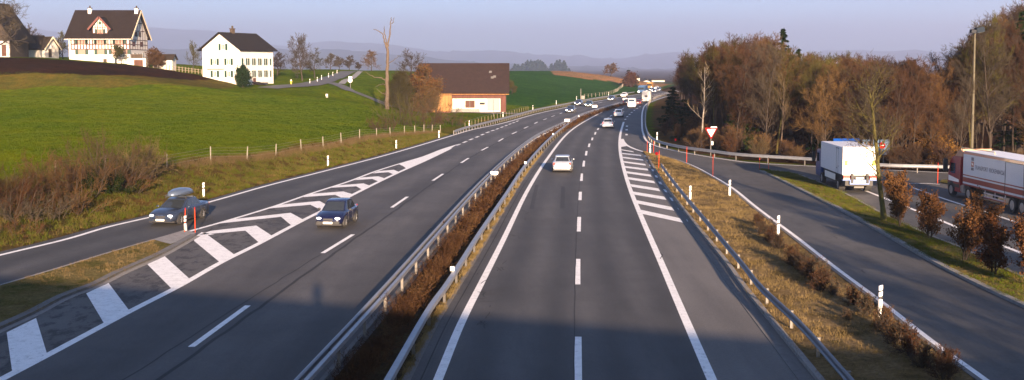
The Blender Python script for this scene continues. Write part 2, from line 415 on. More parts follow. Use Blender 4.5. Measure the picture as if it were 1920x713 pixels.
inb = (fy < 152) & (fx > fwx(fy)-1.5+wob*.3) & (dl > -3)
blend(inb, BANK); blend(inb & (np.sin(fx*.5+fy*.33)+np.sin(fx*.21-fy*.4) > .2), DRY, .6)
blend((dl > -3) & (dl < 5+wob), DRY, .55)
blend(inb & (fx < fwx(fy)+4+wob), DRY*.9, .6)
# dry bank above the meadow, ploughed field, mown crop beyond
dryb = [P(x, y)[:2] for x, y in [(-60,168),(0,167),(200,166),(400,166),(452,165),(440,153),(400,149),(330,148),(200,142),(0,140),(-60,140)]]
blend(inpoly(fx+wob*.6, fy+wob, dryb), DRY*np.array([.95, 1.0, .8]), .75)
soil = [P(x, y)[:2] for x, y in [(-80,139),(0,140),(200,142),(330,148.5),(405,149.5),(370,141),(300,130),(270,126),(200,119),(120,113),(0,108),(-80,106)]]
blend(inpoly(fx, fy+wob*.5, soil), SOIL)
blend((fy > 262) & (fx > -28) & (dl > 6), CROP)
tan = [at(x, y, Y)[:2] for x, y, Y in [(1016,137.5,500),(1060,137.5,500),(1110,141,520),(1168,149,535),(1172,158,500),(1120,154,455),(1060,146,455),(1020,139,465)]]
tz = (fx > 18) & (fy > 405) & (dl > 10)
def crestpx(x, y):   # pixel of each terrain point
    z = HC - ZZ.ravel(); d = y*math.cos(PITCH)+z*math.sin(PITCH); return CX+FL*x/np.maximum(d, 1), PP+FL*(z*math.cos(PITCH)-y*math.sin(PITCH))/np.maximum(d, 1)
# tan stubble on top of the crop hill: bounded by a line across the slope
def side(a, b): a, b = P(*a), P(*b); return (b[0]-a[0])*(fy-a[1])-(b[1]-a[1])*(fx-a[0])
blend(tz & (side((1040,141), (1172,158)) > 0) & (fy < 700), TAN)
blend((fy > 700), FARC)
dr = fx - np.interp(fy, rsI[::-1, 1], rsI[::-1, 0])
right = (dl < 0) & (fx > 12) & (dr > 1.2) & (fy > 95)
blend(right, LITTER); blend(right & (dr < 6+wob) & (fy > 130), DRY, .7); blend(right & (dr < 2.5) & (fy < 130), DRY*.8, .6)
blend((fx > 46) & (fy > 85) & (fy < 112) & (ZZ.ravel() > .5), BANK*1.2)
def terrain_mat():
    m, t, b = nt('terrain'); at_ = t.nodes.new('ShaderNodeAttribute'); at_.attribute_name = 'zone'
    v = coords(t); f = noise(t, .16, 6, .65, v); g = noise(t, 1.1, 5, .75, coords(t, (1, .55, 1))); k = noise(t, 6, 3, .7, v)
    c = mix(t, 1, at_.outputs['Color'], ramp(t, f, [(.32, (.62, .78, .8)), (.5, (1, 1, 1)), (.68, (1.5, 1.2, 1.05))]), 'MULTIPLY')
    c = mix(t, 1, c, ramp(t, g, [(.3, .62), (.7, 1.35)]), 'MULTIPLY'); c = mix(t, 1, c, ramp(t, k, [(.3, .72), (.7, 1.25)]), 'MULTIPLY')
    L(t, c, b.inputs['Base Color']); b.inputs['Roughness'].default_value = 1; b.inputs['Specular IOR Level'].default_value = 0
    bump(t, b, g, .22); return m
idx = np.arange(nx*ny).reshape(ny, nx)
FF = np.stack([idx[:-1, :-1].ravel(), idx[:-1, 1:].ravel(), idx[1:, 1:].ravel(), idx[1:, :-1].ravel()], 1)
ground = np_obj('ground', np.stack([fx, fy, ZZ.ravel()], 1), FF, terrain_mat(), smooth=True, col=col); ground['kind'] = 'structure'

# ------------------------------------------------------------------ distant hills (real ridges kilometres away)
def ridge(name, pts, Y, depth, c, seed):
    r = np.random.default_rng(seed)
    xs = np.arange(-2600, 3600, 12.0)*Y/2060
    P_ = np.array([at(x, y, Y) for x, y in pts]); zc = np.interp(xs, P_[:, 0], P_[:, 2])
    for k in range(5):
        lam = Y*.16/2**k; zc = zc + (r.standard_normal()*.5+1)*Y*.0011/2**k*np.sin(xs/lam*2*math.pi+r.uniform(0, 6))
    zc = zc + r.standard_normal(len(xs))*Y*.0002
    rows = []; prof = [(-1, 0), (-.7, .3), (-.4, .68), (-.18, .9), (0, 1), (.3, .9), (1, 0)]
    for u, hf in prof: rows.append(np.stack([xs, Y+u*depth+np.sin(xs/Y*20+u*3)*depth*.08, (zc+12)*hf-12+ (r.standard_normal(len(xs))*Y*.0012 if 0 < hf < 1 else 0)], 1))
    V = np.concatenate(rows); n = len(xs); id_ = np.arange(len(rows)*n).reshape(len(rows), n)
    F = np.stack([id_[:-1, :-1].ravel(), id_[:-1, 1:].ravel(), id_[1:, 1:].ravel(), id_[1:, :-1].ravel()], 1)
    m = ground_mat(name+'_woods', [tuple(x*.7 for x in c), c, tuple(x*1.5 for x in c)], .004, .02, .5)
    o = np_obj(name, V, F, m, smooth=True); o['kind'] = 'structure'; return o
ridge('hills_far', [(-900,60),(0,60),(80,54),(200,66),(280,57),(390,58),(450,68),(540,86),(620,82),(740,84),(860,95),(1000,104),(1200,104),(1500,100),(2600,90)], 13000, 3000, (.022, .034, .022), 3)
ridge('hills_mid', [(-900,80),(0,85),(100,88),(300,92),(420,90),(520,92),(600,96),(645,92),(700,98),(790,108),(900,118),(1050,124),(1150,128),(1300,131),(2600,128)], 7200, 1600, (.018, .028, .015), 5)
# ------------------------------------------------------------------ carriageways
edgeL = offset(resample(L0f, step=3), -.75)              # asphalt edge left of the slip road
rl = resample(extf(RL, 200), step=2); rr = resample(extf(RR, 200), step=2)
loft('road_left_carriageway', edgeL, offset(rl, .25), 0.0, M['road_l'], n=220)
cedge = offset(resample(extf(CC, 200), step=2), -1.15)
hro = offset(resample(HH, step=2), -.7)                  # H runs away then right: outside = left-hand side of travel
# find which side is outside (away from the carriageway)
tst = np.array(G(1203.6, 230.5)); 
if np.interp(tst[1], hro[::-1, 1], hro[::-1, 0]) < tst[0]: hro = offset(resample(HH, step=2), .7)
base = [p for p in cedge] + [np.array([150., 620, 0])] + [p for p in hro] + [np.array([95., 93, 0]), np.array([95., 5, 0]), np.array([6., 5, 0])]
poly_sheet('road_slip_roads', base, 0.0, M['ramp_r'])
Dfar = extf(GL([(1335,713),(1275.8,577),(1240,493.4),(1208,420),(1183.4,360),(1170.8,321),(1163,286),(1162,263),(1164,248),(1169.5,229),(1176,219),(1189,207),(1206,196),(1230,187.5),(1262,179)]), 200)
Dfar = ext(Dfar, 6)
loft('road_right_carriageway', offset(resample(extf(CC, 200), step=2), -.45), Dfar, .004, M['road_r'], n=240)
loft('road_hard_shoulder', resample(ext(GL(pxD[:7]), 6), n=60), resample(EE, n=60), .004, M['shoulder'], n=60)
# left slip road between L0 and A1 / kerb
pxKL = [(0,540),(101,510),(202,478.7),(288,453.4),(348.5,435.8)]
KL = ext(GL(pxKL), 8)
sl_r = list(KL)+GL(pxA1[1:])
loft('road_left_slip_road', offset(resample(L0[:13], step=3), -.7), resample(sl_r, step=3), .004, M['ramp_l'], n=120)
pxKR = [(0,620),(68,588.6),(126,558),(180,538),(227,514),(303,480),(369,443)]
KR = ext(GL(pxKR), 8)
loft('road_gore_surface', resample(list(KR)+GL(pxA1[1:]), n=90), resample(A2, n=90), .004, M['gore'], n=90)
# the raised grass triangle between slip road and hatching
loft('grass_triangle', KL[:-1]+[G(330,452)], KR[:-1]+[G(338,456)], .11, M['islet'], n=50, nv=6)
loft('paved_tip', [G(288,453.4),G(320,444),G(352,436)], [G(320,462),G(345,452),G(368,441)], .125, M['kerb'], n=8)
kerb('kerb_slip_road', offset(resample(KL, step=1), -.06), .16, 0, .115, M['kerb'])
kerb('kerb_gore', offset(resample(KR, step=1), -.2), .34, 0, .13, M['kerb_dark'])
kerb('kerb_gutter', offset(resample(KR, step=1), .1), .25, -.01, .02, M['kerb'])
# verge island between shoulder and ramp
loft('verge', EE+[G(1211.5,287.5)], list(offset(resample(GG, step=1), -.32))+[G(1213,287)], .10, M['dry'], n=90, nv=6)
kerb('kerb_verge', offset(resample(EE, step=1), .05), .2, 0, .14, M['kerb'])
kerb('kerb_verge_gutter', offset(resample(EE, step=1), -.42), .32, 0.005, .025, M['kerb_dark'])
kerb('kerb_ramp', offset(resample(GG, step=1), -.25), .18, 0, .13, M['kerb_dark'])
# truck island
pxJ1 = [(1425,320.8),(1463,338.5),(1513.5,363.7),(1564,389),(1622,420),(1667,445.5),(1743,489.6),(1818.8,528.8),(1920,576.8),(2100,660)]
pxJ2 = [(1427.9,319.5),(1480.5,325.4),(1529.5,341),(1571.6,358.7),(1600,372.7),(1652,401.5),(1707.7,427.8),(1753,448),(1801,467),(1844,487),(1920,523.7),(2100,600)]
J1 = GL(pxJ1); J2 = GL(pxJ2)
loft('traffic_island', J1, J2, .11, M['islet'], n=90, nv=6)
kerb('kerb_island', offset(resample(J1, step=1), -.08), .3, 0, .13, M['kerb'])
kerb('kerb_island_rear', offset(resample(J2, step=1), .05), .16, 0, .13, M['kerb'])
poly_sheet('grass_islet', GL([(1760,343),(1767,339),(1800,337.5),(1850,338),(1850,352),(1800,350)]), .1, M['islet'])
# median
loft('median_soil', offset(rl, .2), offset(rr, .05), .05, M['mediansoil'], n=220)
loft('median_grass', offset(rr, .05), cedge, .06, M['mediangrass'], n=220)
kerb('kerb_median', offset(cedge, .14), .34, 0, .02, M['kerb_dark'])
kerb('kerb_median_left', offset(rl, -.12), .16, 0, .1, M['kerb_dark'])
# ------------------------------------------------------------------ painted markings
Z1, Z2 = .009, .012
pm = M['paint']
strip('road_marking_left_edge', L0f, .30, Z1, pm)
strip('road_marking_gore_left', A1, .28, Z1, pm)
strip('road_marking_gore_right', A2+GL([(845,278.5)]), .34, Z1, pm)
BB = offset(rl, -.78)
strip('road_marking_median_left', BB, .30, Z1, pm)
strip('road_marking_median_right', extf(CC, 200), .30, Z1, pm)
strip('road_marking_right_edge', DD, .32, Z1, pm)
strip('road_marking_ramp_inner', offset(resample(GG, step=1), .03), .36, .155, pm)      # on the kerb top edge
bpy.data.objects['road_marking_ramp_inner'].location.z = -.143
strip('road_marking_ramp_outer', offset(resample(HH, step=1.5), 0), .26, Z1, pm)
def dashes(name, pairs, w):
    mb = MB()
    for a, b in pairs:
        a, b = np.array(a), np.array(b); d = (b-a)/np.linalg.norm(b-a); n = np.array([d[1], -d[0], 0])*w/2
        q = [a-n, b-n, b+n, a+n]; mb.add([(p[0], p[1], Z1) for p in q], [(3, 2, 1, 0)])
    o = mb.build(name, pm); o['kind'] = 'structure'
    for f in o.data.polygons: pass
    return o
dl_px = [((358.6,651),(464.7,573.4)),((605,475),(662,440)),((734.6,389.5),(763.7,369.3)),((811.6,339),(830.6,326.4)),((864.7,305.7),(878.5,296.8)),((903,282.3),(915,276)),((934.7,265.4),(943.5,260)),((960,251.5),(968.8,247.4)),((982.7,241),(990,237.6)),((1002,232),(1008,229)),((1018.8,225),(1025,222.7)),((1034,219),(1040,217)),((1049.6,213.6),(1054,211.8)),((1076,205.2),(1081,203.6)),((1098,198.6),(1104,197.2)),((1122,193.3),(1129,192))]
dashes('road_marking_left_lane_dashes', [(G(*a), G(*b)) for a, b in dl_px]+[(G(175,780), G(40,880))], .24)
dr_px = [((1084,780),(1084,632)),((1083,533.7),(1083.6,486)),((1085,434.5),(1086,407.2)),((1087.4,375.7),(1088,360)),((1090,339.6),(1090.7,325.7)),((1094,312.6),(1095,301.7)),((1098.6,291.9),(1099.8,283.5)),((1104,276),(1105.4,269.6)),((1110,263.3),(1111,258.3)),((1115.5,252.7),(1116.8,248)),((1120.5,243.9),(1122.3,240.4)),((1126,235),(1128,232)),((1132,229),(1134.5,226.5)),((1138,223.5),(1141,221)),((1144,218.5),(1147,216.3)),((1155,211),(1158.5,209)),((1166,204.5),(1170,202.5)),((1180,197.5),(1185,195.8)),((1197,191.8),(1203,190))]
dashes('road_marking_right_lane_dashes', [(G(*a), G(*b)) for a, b in dr_px], .24)
mg = [(859,271.7),(871.6,266.6),(883.4,261.6),(894.8,257),(904.6,252.7),(914.5,248.4),(924,245),(932.7,241.9),(941.3,238.6),(949,235.8),(956.4,232.8),(963.2,230.3),(970,227.5)]
ml = []
for i, p in enumerate(mg):
    a = G(*p); b = G(*mg[i+1]) if i+1 < len(mg) else 2*a-G(*mg[i-1]); d = (b-a)/np.linalg.norm(b-a); ml.append((a-d*1.4, a+d*1.4))
dashes('road_marking_merge_dashes_left', ml, .34)
mg = [(1167.5,252.7),(1168.3,243.6),(1169.2,236.8),(1172.6,224),(1176,219),(1180.4,214.8),(1184.3,211),(1189.5,207),(1194.8,203.6),(1200,200.5)]
ml = []
for i, p in enumerate(mg):
    a = G(*p); b = G(*mg[i+1]) if i+1 < len(mg) else 2*a-G(*mg[i-1]); d = (b-a)/np.linalg.norm(b-a); a = a+np.array([.55 if i < 3 else 0, 0, 0]); ml.append((a-d*1.6, a+d*1.6))
dashes('road_marking_merge_dashes_right', ml, .34)
# chevrons
mb = MB()
def quadpx(*pts):
    V = [tuple(G(*p))[:2]+(Z2,) for p in pts]; mb.add(V, [tuple(range(len(V)))])
quadpx((12.6,624),(67.7,597),(88.4,665),(23.2,700))
quadpx((161.6,550.7),(203.3,531),(242.4,583),(195.7,608))
quadpx((276,495.9),(306.8,479.2),(354.8,523),(321,541))
quadpx((363.6,452),(388.9,440.8),(439.4,478),(412.9,493))
quadpx((366,444),(378,436),(402,440.5),(388.9,441),(364,452))
def chev(o, i, r1, r2, l1, l2):
    quadpx(o, r1, r2, i); quadpx(l1, o, i, l2)
chev((480.4,423.4),(460,433),(509,442),(485,455),(395,433.5),(372,441))
chev((545,399.5),(527,407),(568,412),(546,423),(437,411.5),(407,420))
chev((599,377.4),(582,384.4),(617,387),(602,394.5),(523.7,384.4),(497,392))
chev((643.7,359.4),(628.5,365.8),(662.6,365),(643.7,373),(585.6,363.7),(568,370))
chev((681.6,344.3),(667.7,349.8),(695.5,349.5),(679,356),(633.6,348),(619.7,352.5))
chev((709.3,331),(698,336),(723,335.5),(710.6,341),(677.8,333.2),(665,338))
chev((738.4,318.8),(728.3,323.3),(748.5,323),(738.4,327.5),(710.6,321),(698,325.5))
quadpx((748,308.5),(770,301),(794,293.8),(829,280.4),(856,272),(845,278.5),(834,284),(794,303),(762,317),(757,312.5))
# hatching right
for (a, b, th) in [((160,622),(515,699),31),((135,550),(447,611),27),((112,485),(402,533),24),((92,428),(357,470),21),((72,375),(322,412),19),((57,330),(292,363),17),((45,290),(265,317),15),((38,253),(238,280),13),((30,220),(213,243),11),((25,190),(205,210),10),((20,163),(110,178),8)]:
    f = lambda x, y: (1160+x/3.96, 240+y/3.96)
    quadpx(f(a[0]-8, a[1]-th/2), f(b[0]-6, b[1]-th/2), f(b[0]+6, b[1]+th/2), f(a[0]+6, a[1]+th/2))
quadpx((1163,262),(1167,261),(1170,268),(1176,274),(1164.5,276))
o = mb.build('road_marking_chevrons', pm); o['kind'] = 'structure'
strip('road_marking_gore_tip', GL([(1167,260.8),(1170,267),(1177,273.6),(1193.5,281),(1214,287)]), .34, .015, pm)
strip('road_marking_truck_lane', GL([(1608,352),(1656,371),(1768,415.4),(1786,423),(1857,451.8),(1920,477),(2050,530)]), .26, Z1, pm)
strip('road_marking_truck_lane_far', GL([(1707.7,351),(1775.8,375),(1839,395),(1889.5,411.6),(1920,421.7),(2050,465)]), .24, Z1, pm)
strip('road_marking_islet', GL([(1690,344),(1708,344.2),(1753,344.7),(1762,346)]), .22, Z1, pm)
# seams, skid marks
rnd = random.Random(3)
def wobbly(pts, z=0, amp=.06):
    P_ = resample(GL(pts), step=1.2); 
    for p in P_: p[0] += rnd.uniform(-amp, amp)
    return P_
strip('road_tar_seam_left', wobbly([(250,745),(400,640),(520,552),(665,448),(770,374),(870,303),(940,264),(1000,235)]), .16, .006, M['seam'], smooth=False)
strip('road_tar_seam_left_inner', wobbly([(180,745),(330,650),(470,560),(600,478)]), .08, .006, M['seam'], smooth=False)
strip('road_tar_seam_right', wobbly([(1076,770),(1078,540),(1081,434),(1085,360),(1091,312),(1101,270)], amp=.015), .035, .01, M['seam'], smooth=False)
strip('road_tar_seam_gutter', offset(cedge, .62), .05, .0105, M['seam'])
strip('tyre_mark_left', GL([(997,392),(1002,368),(1007,347)]), .28, .010, M['skid'])
strip('tyre_mark_right', GL([(1054.5,391),(1055.3,370),(1056,350)]), .30, .010, M['skid'])
for k, (px, py, n_) in enumerate([(912,560,7),(907,598,6),(940,500,5),(965,440,6),(985,405,4),(1000,385,3),(905,520,3),(1238,470,3),(1620,500,3),(1560,430,3),(1395,350,3)]):
    mbk = MB()
    for _ in range(n_):
        c_ = G(px+rnd.uniform(-9, 9), py+rnd.uniform(-16, 16)); a_ = rnd.uniform(-.6, .6)+(1.57 if rnd.random() < .4 else 0); l_ = rnd.uniform(.12, .4); pts_ = [c_+np.array([math.sin(a_)*l_*t_+rnd.uniform(-.05, .05), math.cos(a_)*l_*t_*1.6+rnd.uniform(-.05, .05), 0]) for t_ in (-1, -.3, .4, 1)]
        A_2 = offset(np.array(pts_), -.022); B_2 = offset(np.array(pts_), .022); V_2 = [(p[0], p[1], .0125) for p in A_2]+[(p[0], p[1], .0125) for p in B_2]; mbk.add(V_2, [(j, j+1, j+5, j+4) for j in range(3)])
    o_ = mbk.build('road_crack', M['seam']); o_['kind'] = 'structure'
# hillside lanes
def zt(x, y): return h1(x, y)
lane_c = PL([(500,166),(530,163.5),(560,161.5),(590,158),(612,151.5),(632,144),(646,138),(655,134.5)])
strip('country_road', lane_c, 4.6, .14, M['asphalt_path'], zf=zt, step=3)
strip('farm_path', PL([(617,156),(640,163),(665,174),(690,184),(712,192),(735,201)]), 3.0, .12, M['asphalt_path'], zf=zt, step=3)
strip('country_road_verge', PL([(640,158),(655,149),(668,141),(676,134.6)]), 1.6, .10, M['kerb'], zf=zt, step=3)
strip('barn_yard', PL([(800,206.5),(840,209),(880,211),(930,213),(975,214)]), 2.6, .12, M['kerb'], zf=zt, step=3)
# ------------------------------------------------------------------ bridge the photograph is taken from, and the photographer
ba = math.atan(-.36)
br = empty('road_bridge', (0, -.6, 0), ba, 'concrete road bridge that the view is taken from, its shadow lies across the motorway', 'bridge')
mb = MB(); mb.box(-70, 70, -9, 0, 6.3, 7.4); mb.build('deck', M['kerb'], br)
mb = MB(); mb.box(-70, 70, -.25, 0.02, 7.4, 8.32); mb.box(-70, 70, -8.95, -8.7, 7.4, 8.32, 0); mb.build('parapet', M['kerb'], br)
# ------------------------------------------------------------------ guard rails
WP = [(-.155, -.01), (-.15, .03), (-.10, .055), (-.055, .005), (0, 0.0), (.055, .005), (.10, .055), (.15, .03), (.155, -.01)]
def w_beam(P_, z, side, prof=WP):
    """corrugated steel beam swept along P_, bulge towards the right (side=1) or left (-1)"""
    V = []; F = []; n = len(prof); T, N = normals(P_); z = z if hasattr(z, '__len__') else [z]*len(P_)
    back = [(a, b-.012) for a, b in prof[::-1]]; pr = prof + back; m = len(pr)
    for i, p in enumerate(P_):
        for dz, dn in pr: V.append(tuple(p + N[i]*side*dn + np.array([0, 0, z[i]+dz])))
    for i in range(len(P_)-1):
        for k in range(m): F.append((i*m+k, i*m+(k+1) % m, (i+1)*m+(k+1) % m, (i+1)*m+k))
    return V, F
def box_beam(P_, z, w, h):
    V = []; F = []; T, N = normals(P_)
    for i, p in enumerate(P_):
        for a, b in ((-w/2, -h/2), (-w/2, h/2), (w/2, h/2), (w/2, -h/2)): V.append(tuple(p+N[i]*a+np.array([0, 0, z+b])))
    for i in range(len(P_)-1):
        for k in range(4): F.append((i*4+k, i*4+(k+1) % 4, (i+1)*4+(k+1) % 4, (i+1)*4+k))
    return V, F
def recalc(o, sharp=40):
    bm = bmesh.new(); bm.from_mesh(o.data); bmesh.ops.recalc_face_normals(bm, faces=bm.faces); bm.to_mesh(o.data); bm.free()
    if sharp:
        o.data.polygons.foreach_set('use_smooth', [True]*len(o.data.polygons)); o.data.set_sharp_from_angle(angle=R(sharp))
def guard_rail(label, P_, kind, spacing, maxposts=100, side=1, zf=None, reflect=0, post_side=None, zt=.62, start=0, group='guard rails', bm_=None, pm_=None):
    bm_ = bm_ or M['steel']; pm_ = pm_ or M['steel_post']
    org = Vector(P_[0]); root = empty('guard_rail', (0, 0, 0), 0, label, 'guard rail', group)
    P_ = resample(P_, step=1.5)
    if zf is not None: P_[:, 2] = [zf(p[0], p[1]) for p in P_]
    ps = post_side if post_side is not None else -side
    if kind == 'w':
        z = np.full(len(P_), zt)
        V, F = w_beam(P_, z, side); b = mesh_obj('beam', V, F, bm_, root); recalc(b)
    if kind == 'double':
        V, F = w_beam(offset(P_, -.32), zt-.02, -1); b = mesh_obj('beam', V, F, bm_, root); recalc(b)
        V, F = box_beam(P_, zt+.06, .13, .15); b = mesh_obj('beam', V, F, bm_, root); recalc(b)
    if kind == 'box':
        V, F = box_beam(P_, zt+.03, .2, .17); b = mesh_obj('beam', V, F, bm_, root); recalc(b)
    s = start; k = 0; L_ = at_len(P_, 0)[2]; bolts = MB()
    pmesh = None
    while s < L_-.3 and k < maxposts:
        p, t_, _ = at_len(P_, s); n = np.array([t_[1], -t_[0], 0]); q = p + n*(.09*ps if kind == 'w' else 0)
        ang = math.atan2(t_[1], t_[0])
        top = zt+.13 if kind == 'w' else zt-.02
        if pmesh is None:
            m_ = MB(); m_.box(-.035, .035, -.055, -.045, -.25, top); m_.box(-.035, .035, .045, .055, -.25, top); m_.box(-.005, .005, -.045, .045, -.25, top)
            if kind == 'double': m_.box(-.03, .03, -.0, .34, zt-.1, zt-.02)
            if kind == 'w': m_.box(-.045, .045, -.065, .065, top, top+.012)
            o = m_.build('post', pm_, root); pmesh = o.data
        else: o = bpy.data.objects.new('post', pmesh); C.objects.link(o); o.parent = root
        o.location = q; o.rotation_euler = (0, 0, ang)
        s += spacing; k += 1
    return root, P_
rl2 = resample(RL, step=1.5); rr2 = resample(RR, step=1.5)
_, PRL = guard_rail('double beam guard rail on the oncoming side of the median hedge', extf(RL, 120), 'double', 4.0, 90, start=.7)
_, PRR = guard_rail('box beam guard rail between the median hedge and the outbound lanes', extf(RR, 120), 'box', 4.0, 90, start=2, pm_=M['steel_post_d'])
IR = GL(pxI, BT)
for p in IR: p[2] = 0
IR_ = resample(IR, step=1.5)
_, PRI = guard_rail('long curved guard rail along the foot of the brown wood', IR, 'w', 4.0, 95, side=1 if G(1300,300)[0] else 1, start=1)
pxV = [(1239.5,307),(1271,348.6),(1331.7,420),(1394.4,493.4),(1425.9,533),(1504,606),(1600,713)][::-1]
VV = ext([p*np.array([1, 1, 0]) for p in GL(pxV, BT)], 6)
_, PRV = guard_rail('guard rail on the grass verge between hard shoulder and slip road', VV, 'w', 4.0, 60, side=-1, start=1.5, bm_=M['steel_dark'])
pxS = [(852,254),(870,247.5),(900,239.5),(961,223),(1007,210.2),(1062,199),(1108,189.2),(1150,182.5),(1190,175.5)]
SS = GL(pxS); 
_, PRS = guard_rail('low guard rail with pale posts along the far left motorway edge', SS, 'w', 2.1, 100, side=1, zt=.55, start=0)
# marker boxes and reflectors on the rails
def box_sign(px, py, wd, hg, label, Y):
    p = at(px, py, Y); r = empty('marker_plate', p, 0, label, 'marker plate', 'white plates on the median rails')
    m = MB(); m.box(-wd/2, wd/2, -.03, .03, -hg/2, hg/2); m.build('plate', M['white'], r, bevel=.01)
    m = MB(); m.box(-.02, .02, .03, .06, -(p[2]-.5), hg/2); m.build('bracket', M['steel_post'], r)
Y_ = G(927,325,.8)[1]; box_sign(927, 325, .62, .30, 'white plate on the median rail level with the silver car', Y_)
Y_ = G(1063.5,225.5,.9)[1]; box_sign(1063.5, 226, .85, .45, 'white plate on the median rail beside the silver estate car', Y_)
Y_ = G(1115,199,.9)[1]; box_sign(1115, 199.5, 1.1, .5, 'small white plate on the median rail near the oncoming dark cars', Y_)
Y_ = G(1172,185,.9)[1]; box_sign(1172, 186, 1.2, .5, 'tiny white plate on the far median rail before the bend', Y_)
for px, py, lb in [(848,504,'near white reflector on the right median rail'),(985,305,'white reflector on the right median rail beside the silver car'),(1037,251.5,'white reflector on the median rail left of the silver estate car'),(1085,218,'far white reflector on the median rail')]:
    q = G(px, py, .82); r = empty('reflector', q, 0, lb, 'reflector', 'reflectors on the median rail')
    m = MB(); m.box(-.09, .09, -.015, .015, -.1, .1); m.build('face', M['white'], r, bevel=.01)
    m = MB(); m.box(-.06, .06, .015, .04, -.13, -.02); m.build('clip', M['trim'], r)
# ------------------------------------------------------------------ delineator posts
def delineator(loc, label, h=1.05, w=.14):
    r = empty('delineator_post', loc, random.uniform(-.1, .1), label, 'delineator post', 'white delineator posts along the roads')
    m = MB(); P_ = [(-w/2, 0), (-w*.35, -.05), (w*.35, -.05), (w/2, 0), (w*.3, .05), (-w*.3, .05)]
    def seg(z0, z1, slant=0):
        mm = MB(); V = [(x, y, z0+(slant*(x+w/2)/w if z0 > 0 else 0)) for x, y in P_]+[(x, y, z1+slant*(x+w/2)/w) for x, y in P_]; n = 6
        mm.add(V, [tuple(range(n))[::-1], tuple(range(n, 2*n))]+[(i, (i+1) % n, (i+1) % n+n, i+n) for i in range(n)]); return mm
    seg(-.3, h*.58).build('post_body', M['white'], r); seg(h*.58, h*.66, .05).build('black_band', M['black'], r)
    seg(h*.66, h*.80, .05).build('reflector_panel', M['white'], r); seg(h*.80, h*.85, .05).build('black_band', M['black'], r); seg(h*.85, h, .05).build('post_cap', M['white'], r)
    return r
dels = [((348,438),'delineator post at the tip of the kerbed grass triangle',1.0),((382,370),'delineator post on the bank behind the car with the roof box',1.05),((615,312),'delineator post on the grass bank below the wire fence',1.0),((743,279),'delineator post on the bank where the hatching narrows',.95),((823,259),'delineator post next to the end of the wire fence',.95),
        ((1294,374),'delineator post behind the verge guard rail beside the hatching',.95),((1368,367.5),'third delineator post from the front at the slip road kerb',1.15),((1459,443.5),'delineator post beside the row of small shrubs, second from the front',1.15),((1650,595),'nearest delineator post, at the white kerb line of the slip road',1.2),((1219,289),'delineator post between two orange poles at the nose of the hatching',1.1),((1232,262),'delineator post behind the curved guard rail left of the wood',.95)]
for (p, lb, h) in dels:
    q = P(*p) if p[0] < 900 else G(p[0], p[1], .1 if p[0] > 1280 else 0); delineator(q, lb, h, .16)
def small_del(px, py, label, h=.9, zf=True):
    q = P(px, py); r = empty('roadside_marker', q, 0, label, 'roadside marker', 'distant white marker posts')
    m = MB(); m.tube([(0, 0, -.2), (0, 0, h*.6)], .065, 6); m.build('post_body', M['white'], r)
    m = MB(); m.tube([(0, 0, h*.6), (0, 0, h*.75)], .067, 6); m.build('black_band', M['black'], r)
    m = MB(); m.tube([(0, 0, h*.75), (0, 0, h)], .065, 6); m.build('post_cap', M['white'], r); return r
for i, (x, y) in enumerate([(943,220),(999,206),(1043,196.5),(1081,188),(1141,179.5),(880,238)]):
    small_del(x, y, ['marker post by the barn corner at the motorway edge','marker post in front of the green field just right of the barn','marker post in the middle of the green field edge','marker post level with the oncoming dark cars','most distant marker post on the left motorway edge','marker post at the start of the far left rail'][i], 1.0)
Yw = M['white']; M['yellow'] = pmat('yellow_plastic', (.75, .5, .05), .5)
for i, (x, y) in enumerate([(581,157.5),(595,154),(603,151),(616,146.5),(624,143),(632,139)]):
    small_del(x, y, f"white marker post on the country road bend, {['first from the white house','second from the white house','third from the white house','third below the crest','second below the crest','just below the crest'][i]}", 1.15)
q = P(546, 159); r = empty('hydrant', q, 0, 'small yellow hydrant on the grass right of the white house', 'hydrant')
m = MB(); m.tube([(0,0,-.1),(0,0,.9)], .14, 8); m.build('barrel', M['yellow'], r); m = MB(); m.ell((0,0,.95), .2, .2, .17); m.build('cap', M['white'], r)
m = MB(); m.bar((-.25,0,.65),(.25,0,.65),.1,.1); m.build('outlet', M['yellow'], r)
# ------------------------------------------------------------------ orange snow poles
def snow_pole(px, py, h, label, lean=0):
    q = G(px, py, .0); r = empty('snow_pole', q, 0, label, 'snow pole', 'orange snow poles')
    m = MB(); m.tube([(0, 0, -.2), (lean, 0, h)], .022, 8); m.build('pole', M['orange'], r)
    m = MB(); m.tube([(lean*.95, 0, h-.08), (lean, 0, h+.02)], .028, 8); m.build('tip', M['red'], r)
for px, py, h, lb, ln in [(346,439,1.5,'left orange pole at the kerb tip in front of the car with the roof box',.08),(366,437.5,1.5,'right orange pole at the kerb tip in front of the car with the roof box',0),
    (1213.5,286,1.3,'orange pole left of the white post at the hatching nose',0),(1225.5,286,1.3,'orange pole right of the white post at the hatching nose',0),
    (1234.5,326,2.1,'orange pole beside the end of the verge guard rail',.06),(1287.5,305,1.6,'orange pole on the inner kerb before the yield sign',0),(1336.5,332,1.95,'orange pole on the slip road kerb behind the white post',0),
    (1424,320,1.2,'left orange pole at the tip of the tree island',0),(1441,320,1.2,'right orange pole at the tip of the tree island',0),(1758,344,1.7,'orange pole left of the red lorry cab',0)]:
    snow_pole(px, py, h, lb, ln)
for px, py, py2, lb in [(1267,262,268,'red round reflector behind the curved guard rail'),(1231,288,305,'red round reflector at the start of the verge rail')]:
    q = G(px, py2, 0.0); hz_ = (py2-py)/ppm(q[1]); r = empty('round_reflector', q, 0, lb, 'reflector', 'red round reflectors')
    m = MB(); m.tube([(0,0,-.1),(0,0,hz_)], .03, 6); m.build('stem', M['black'], r)
    m = MB(); m.cyl((0,-.04,hz_), (0,1,0), .17, .05, 14); m.build('disc', M['red'], r)
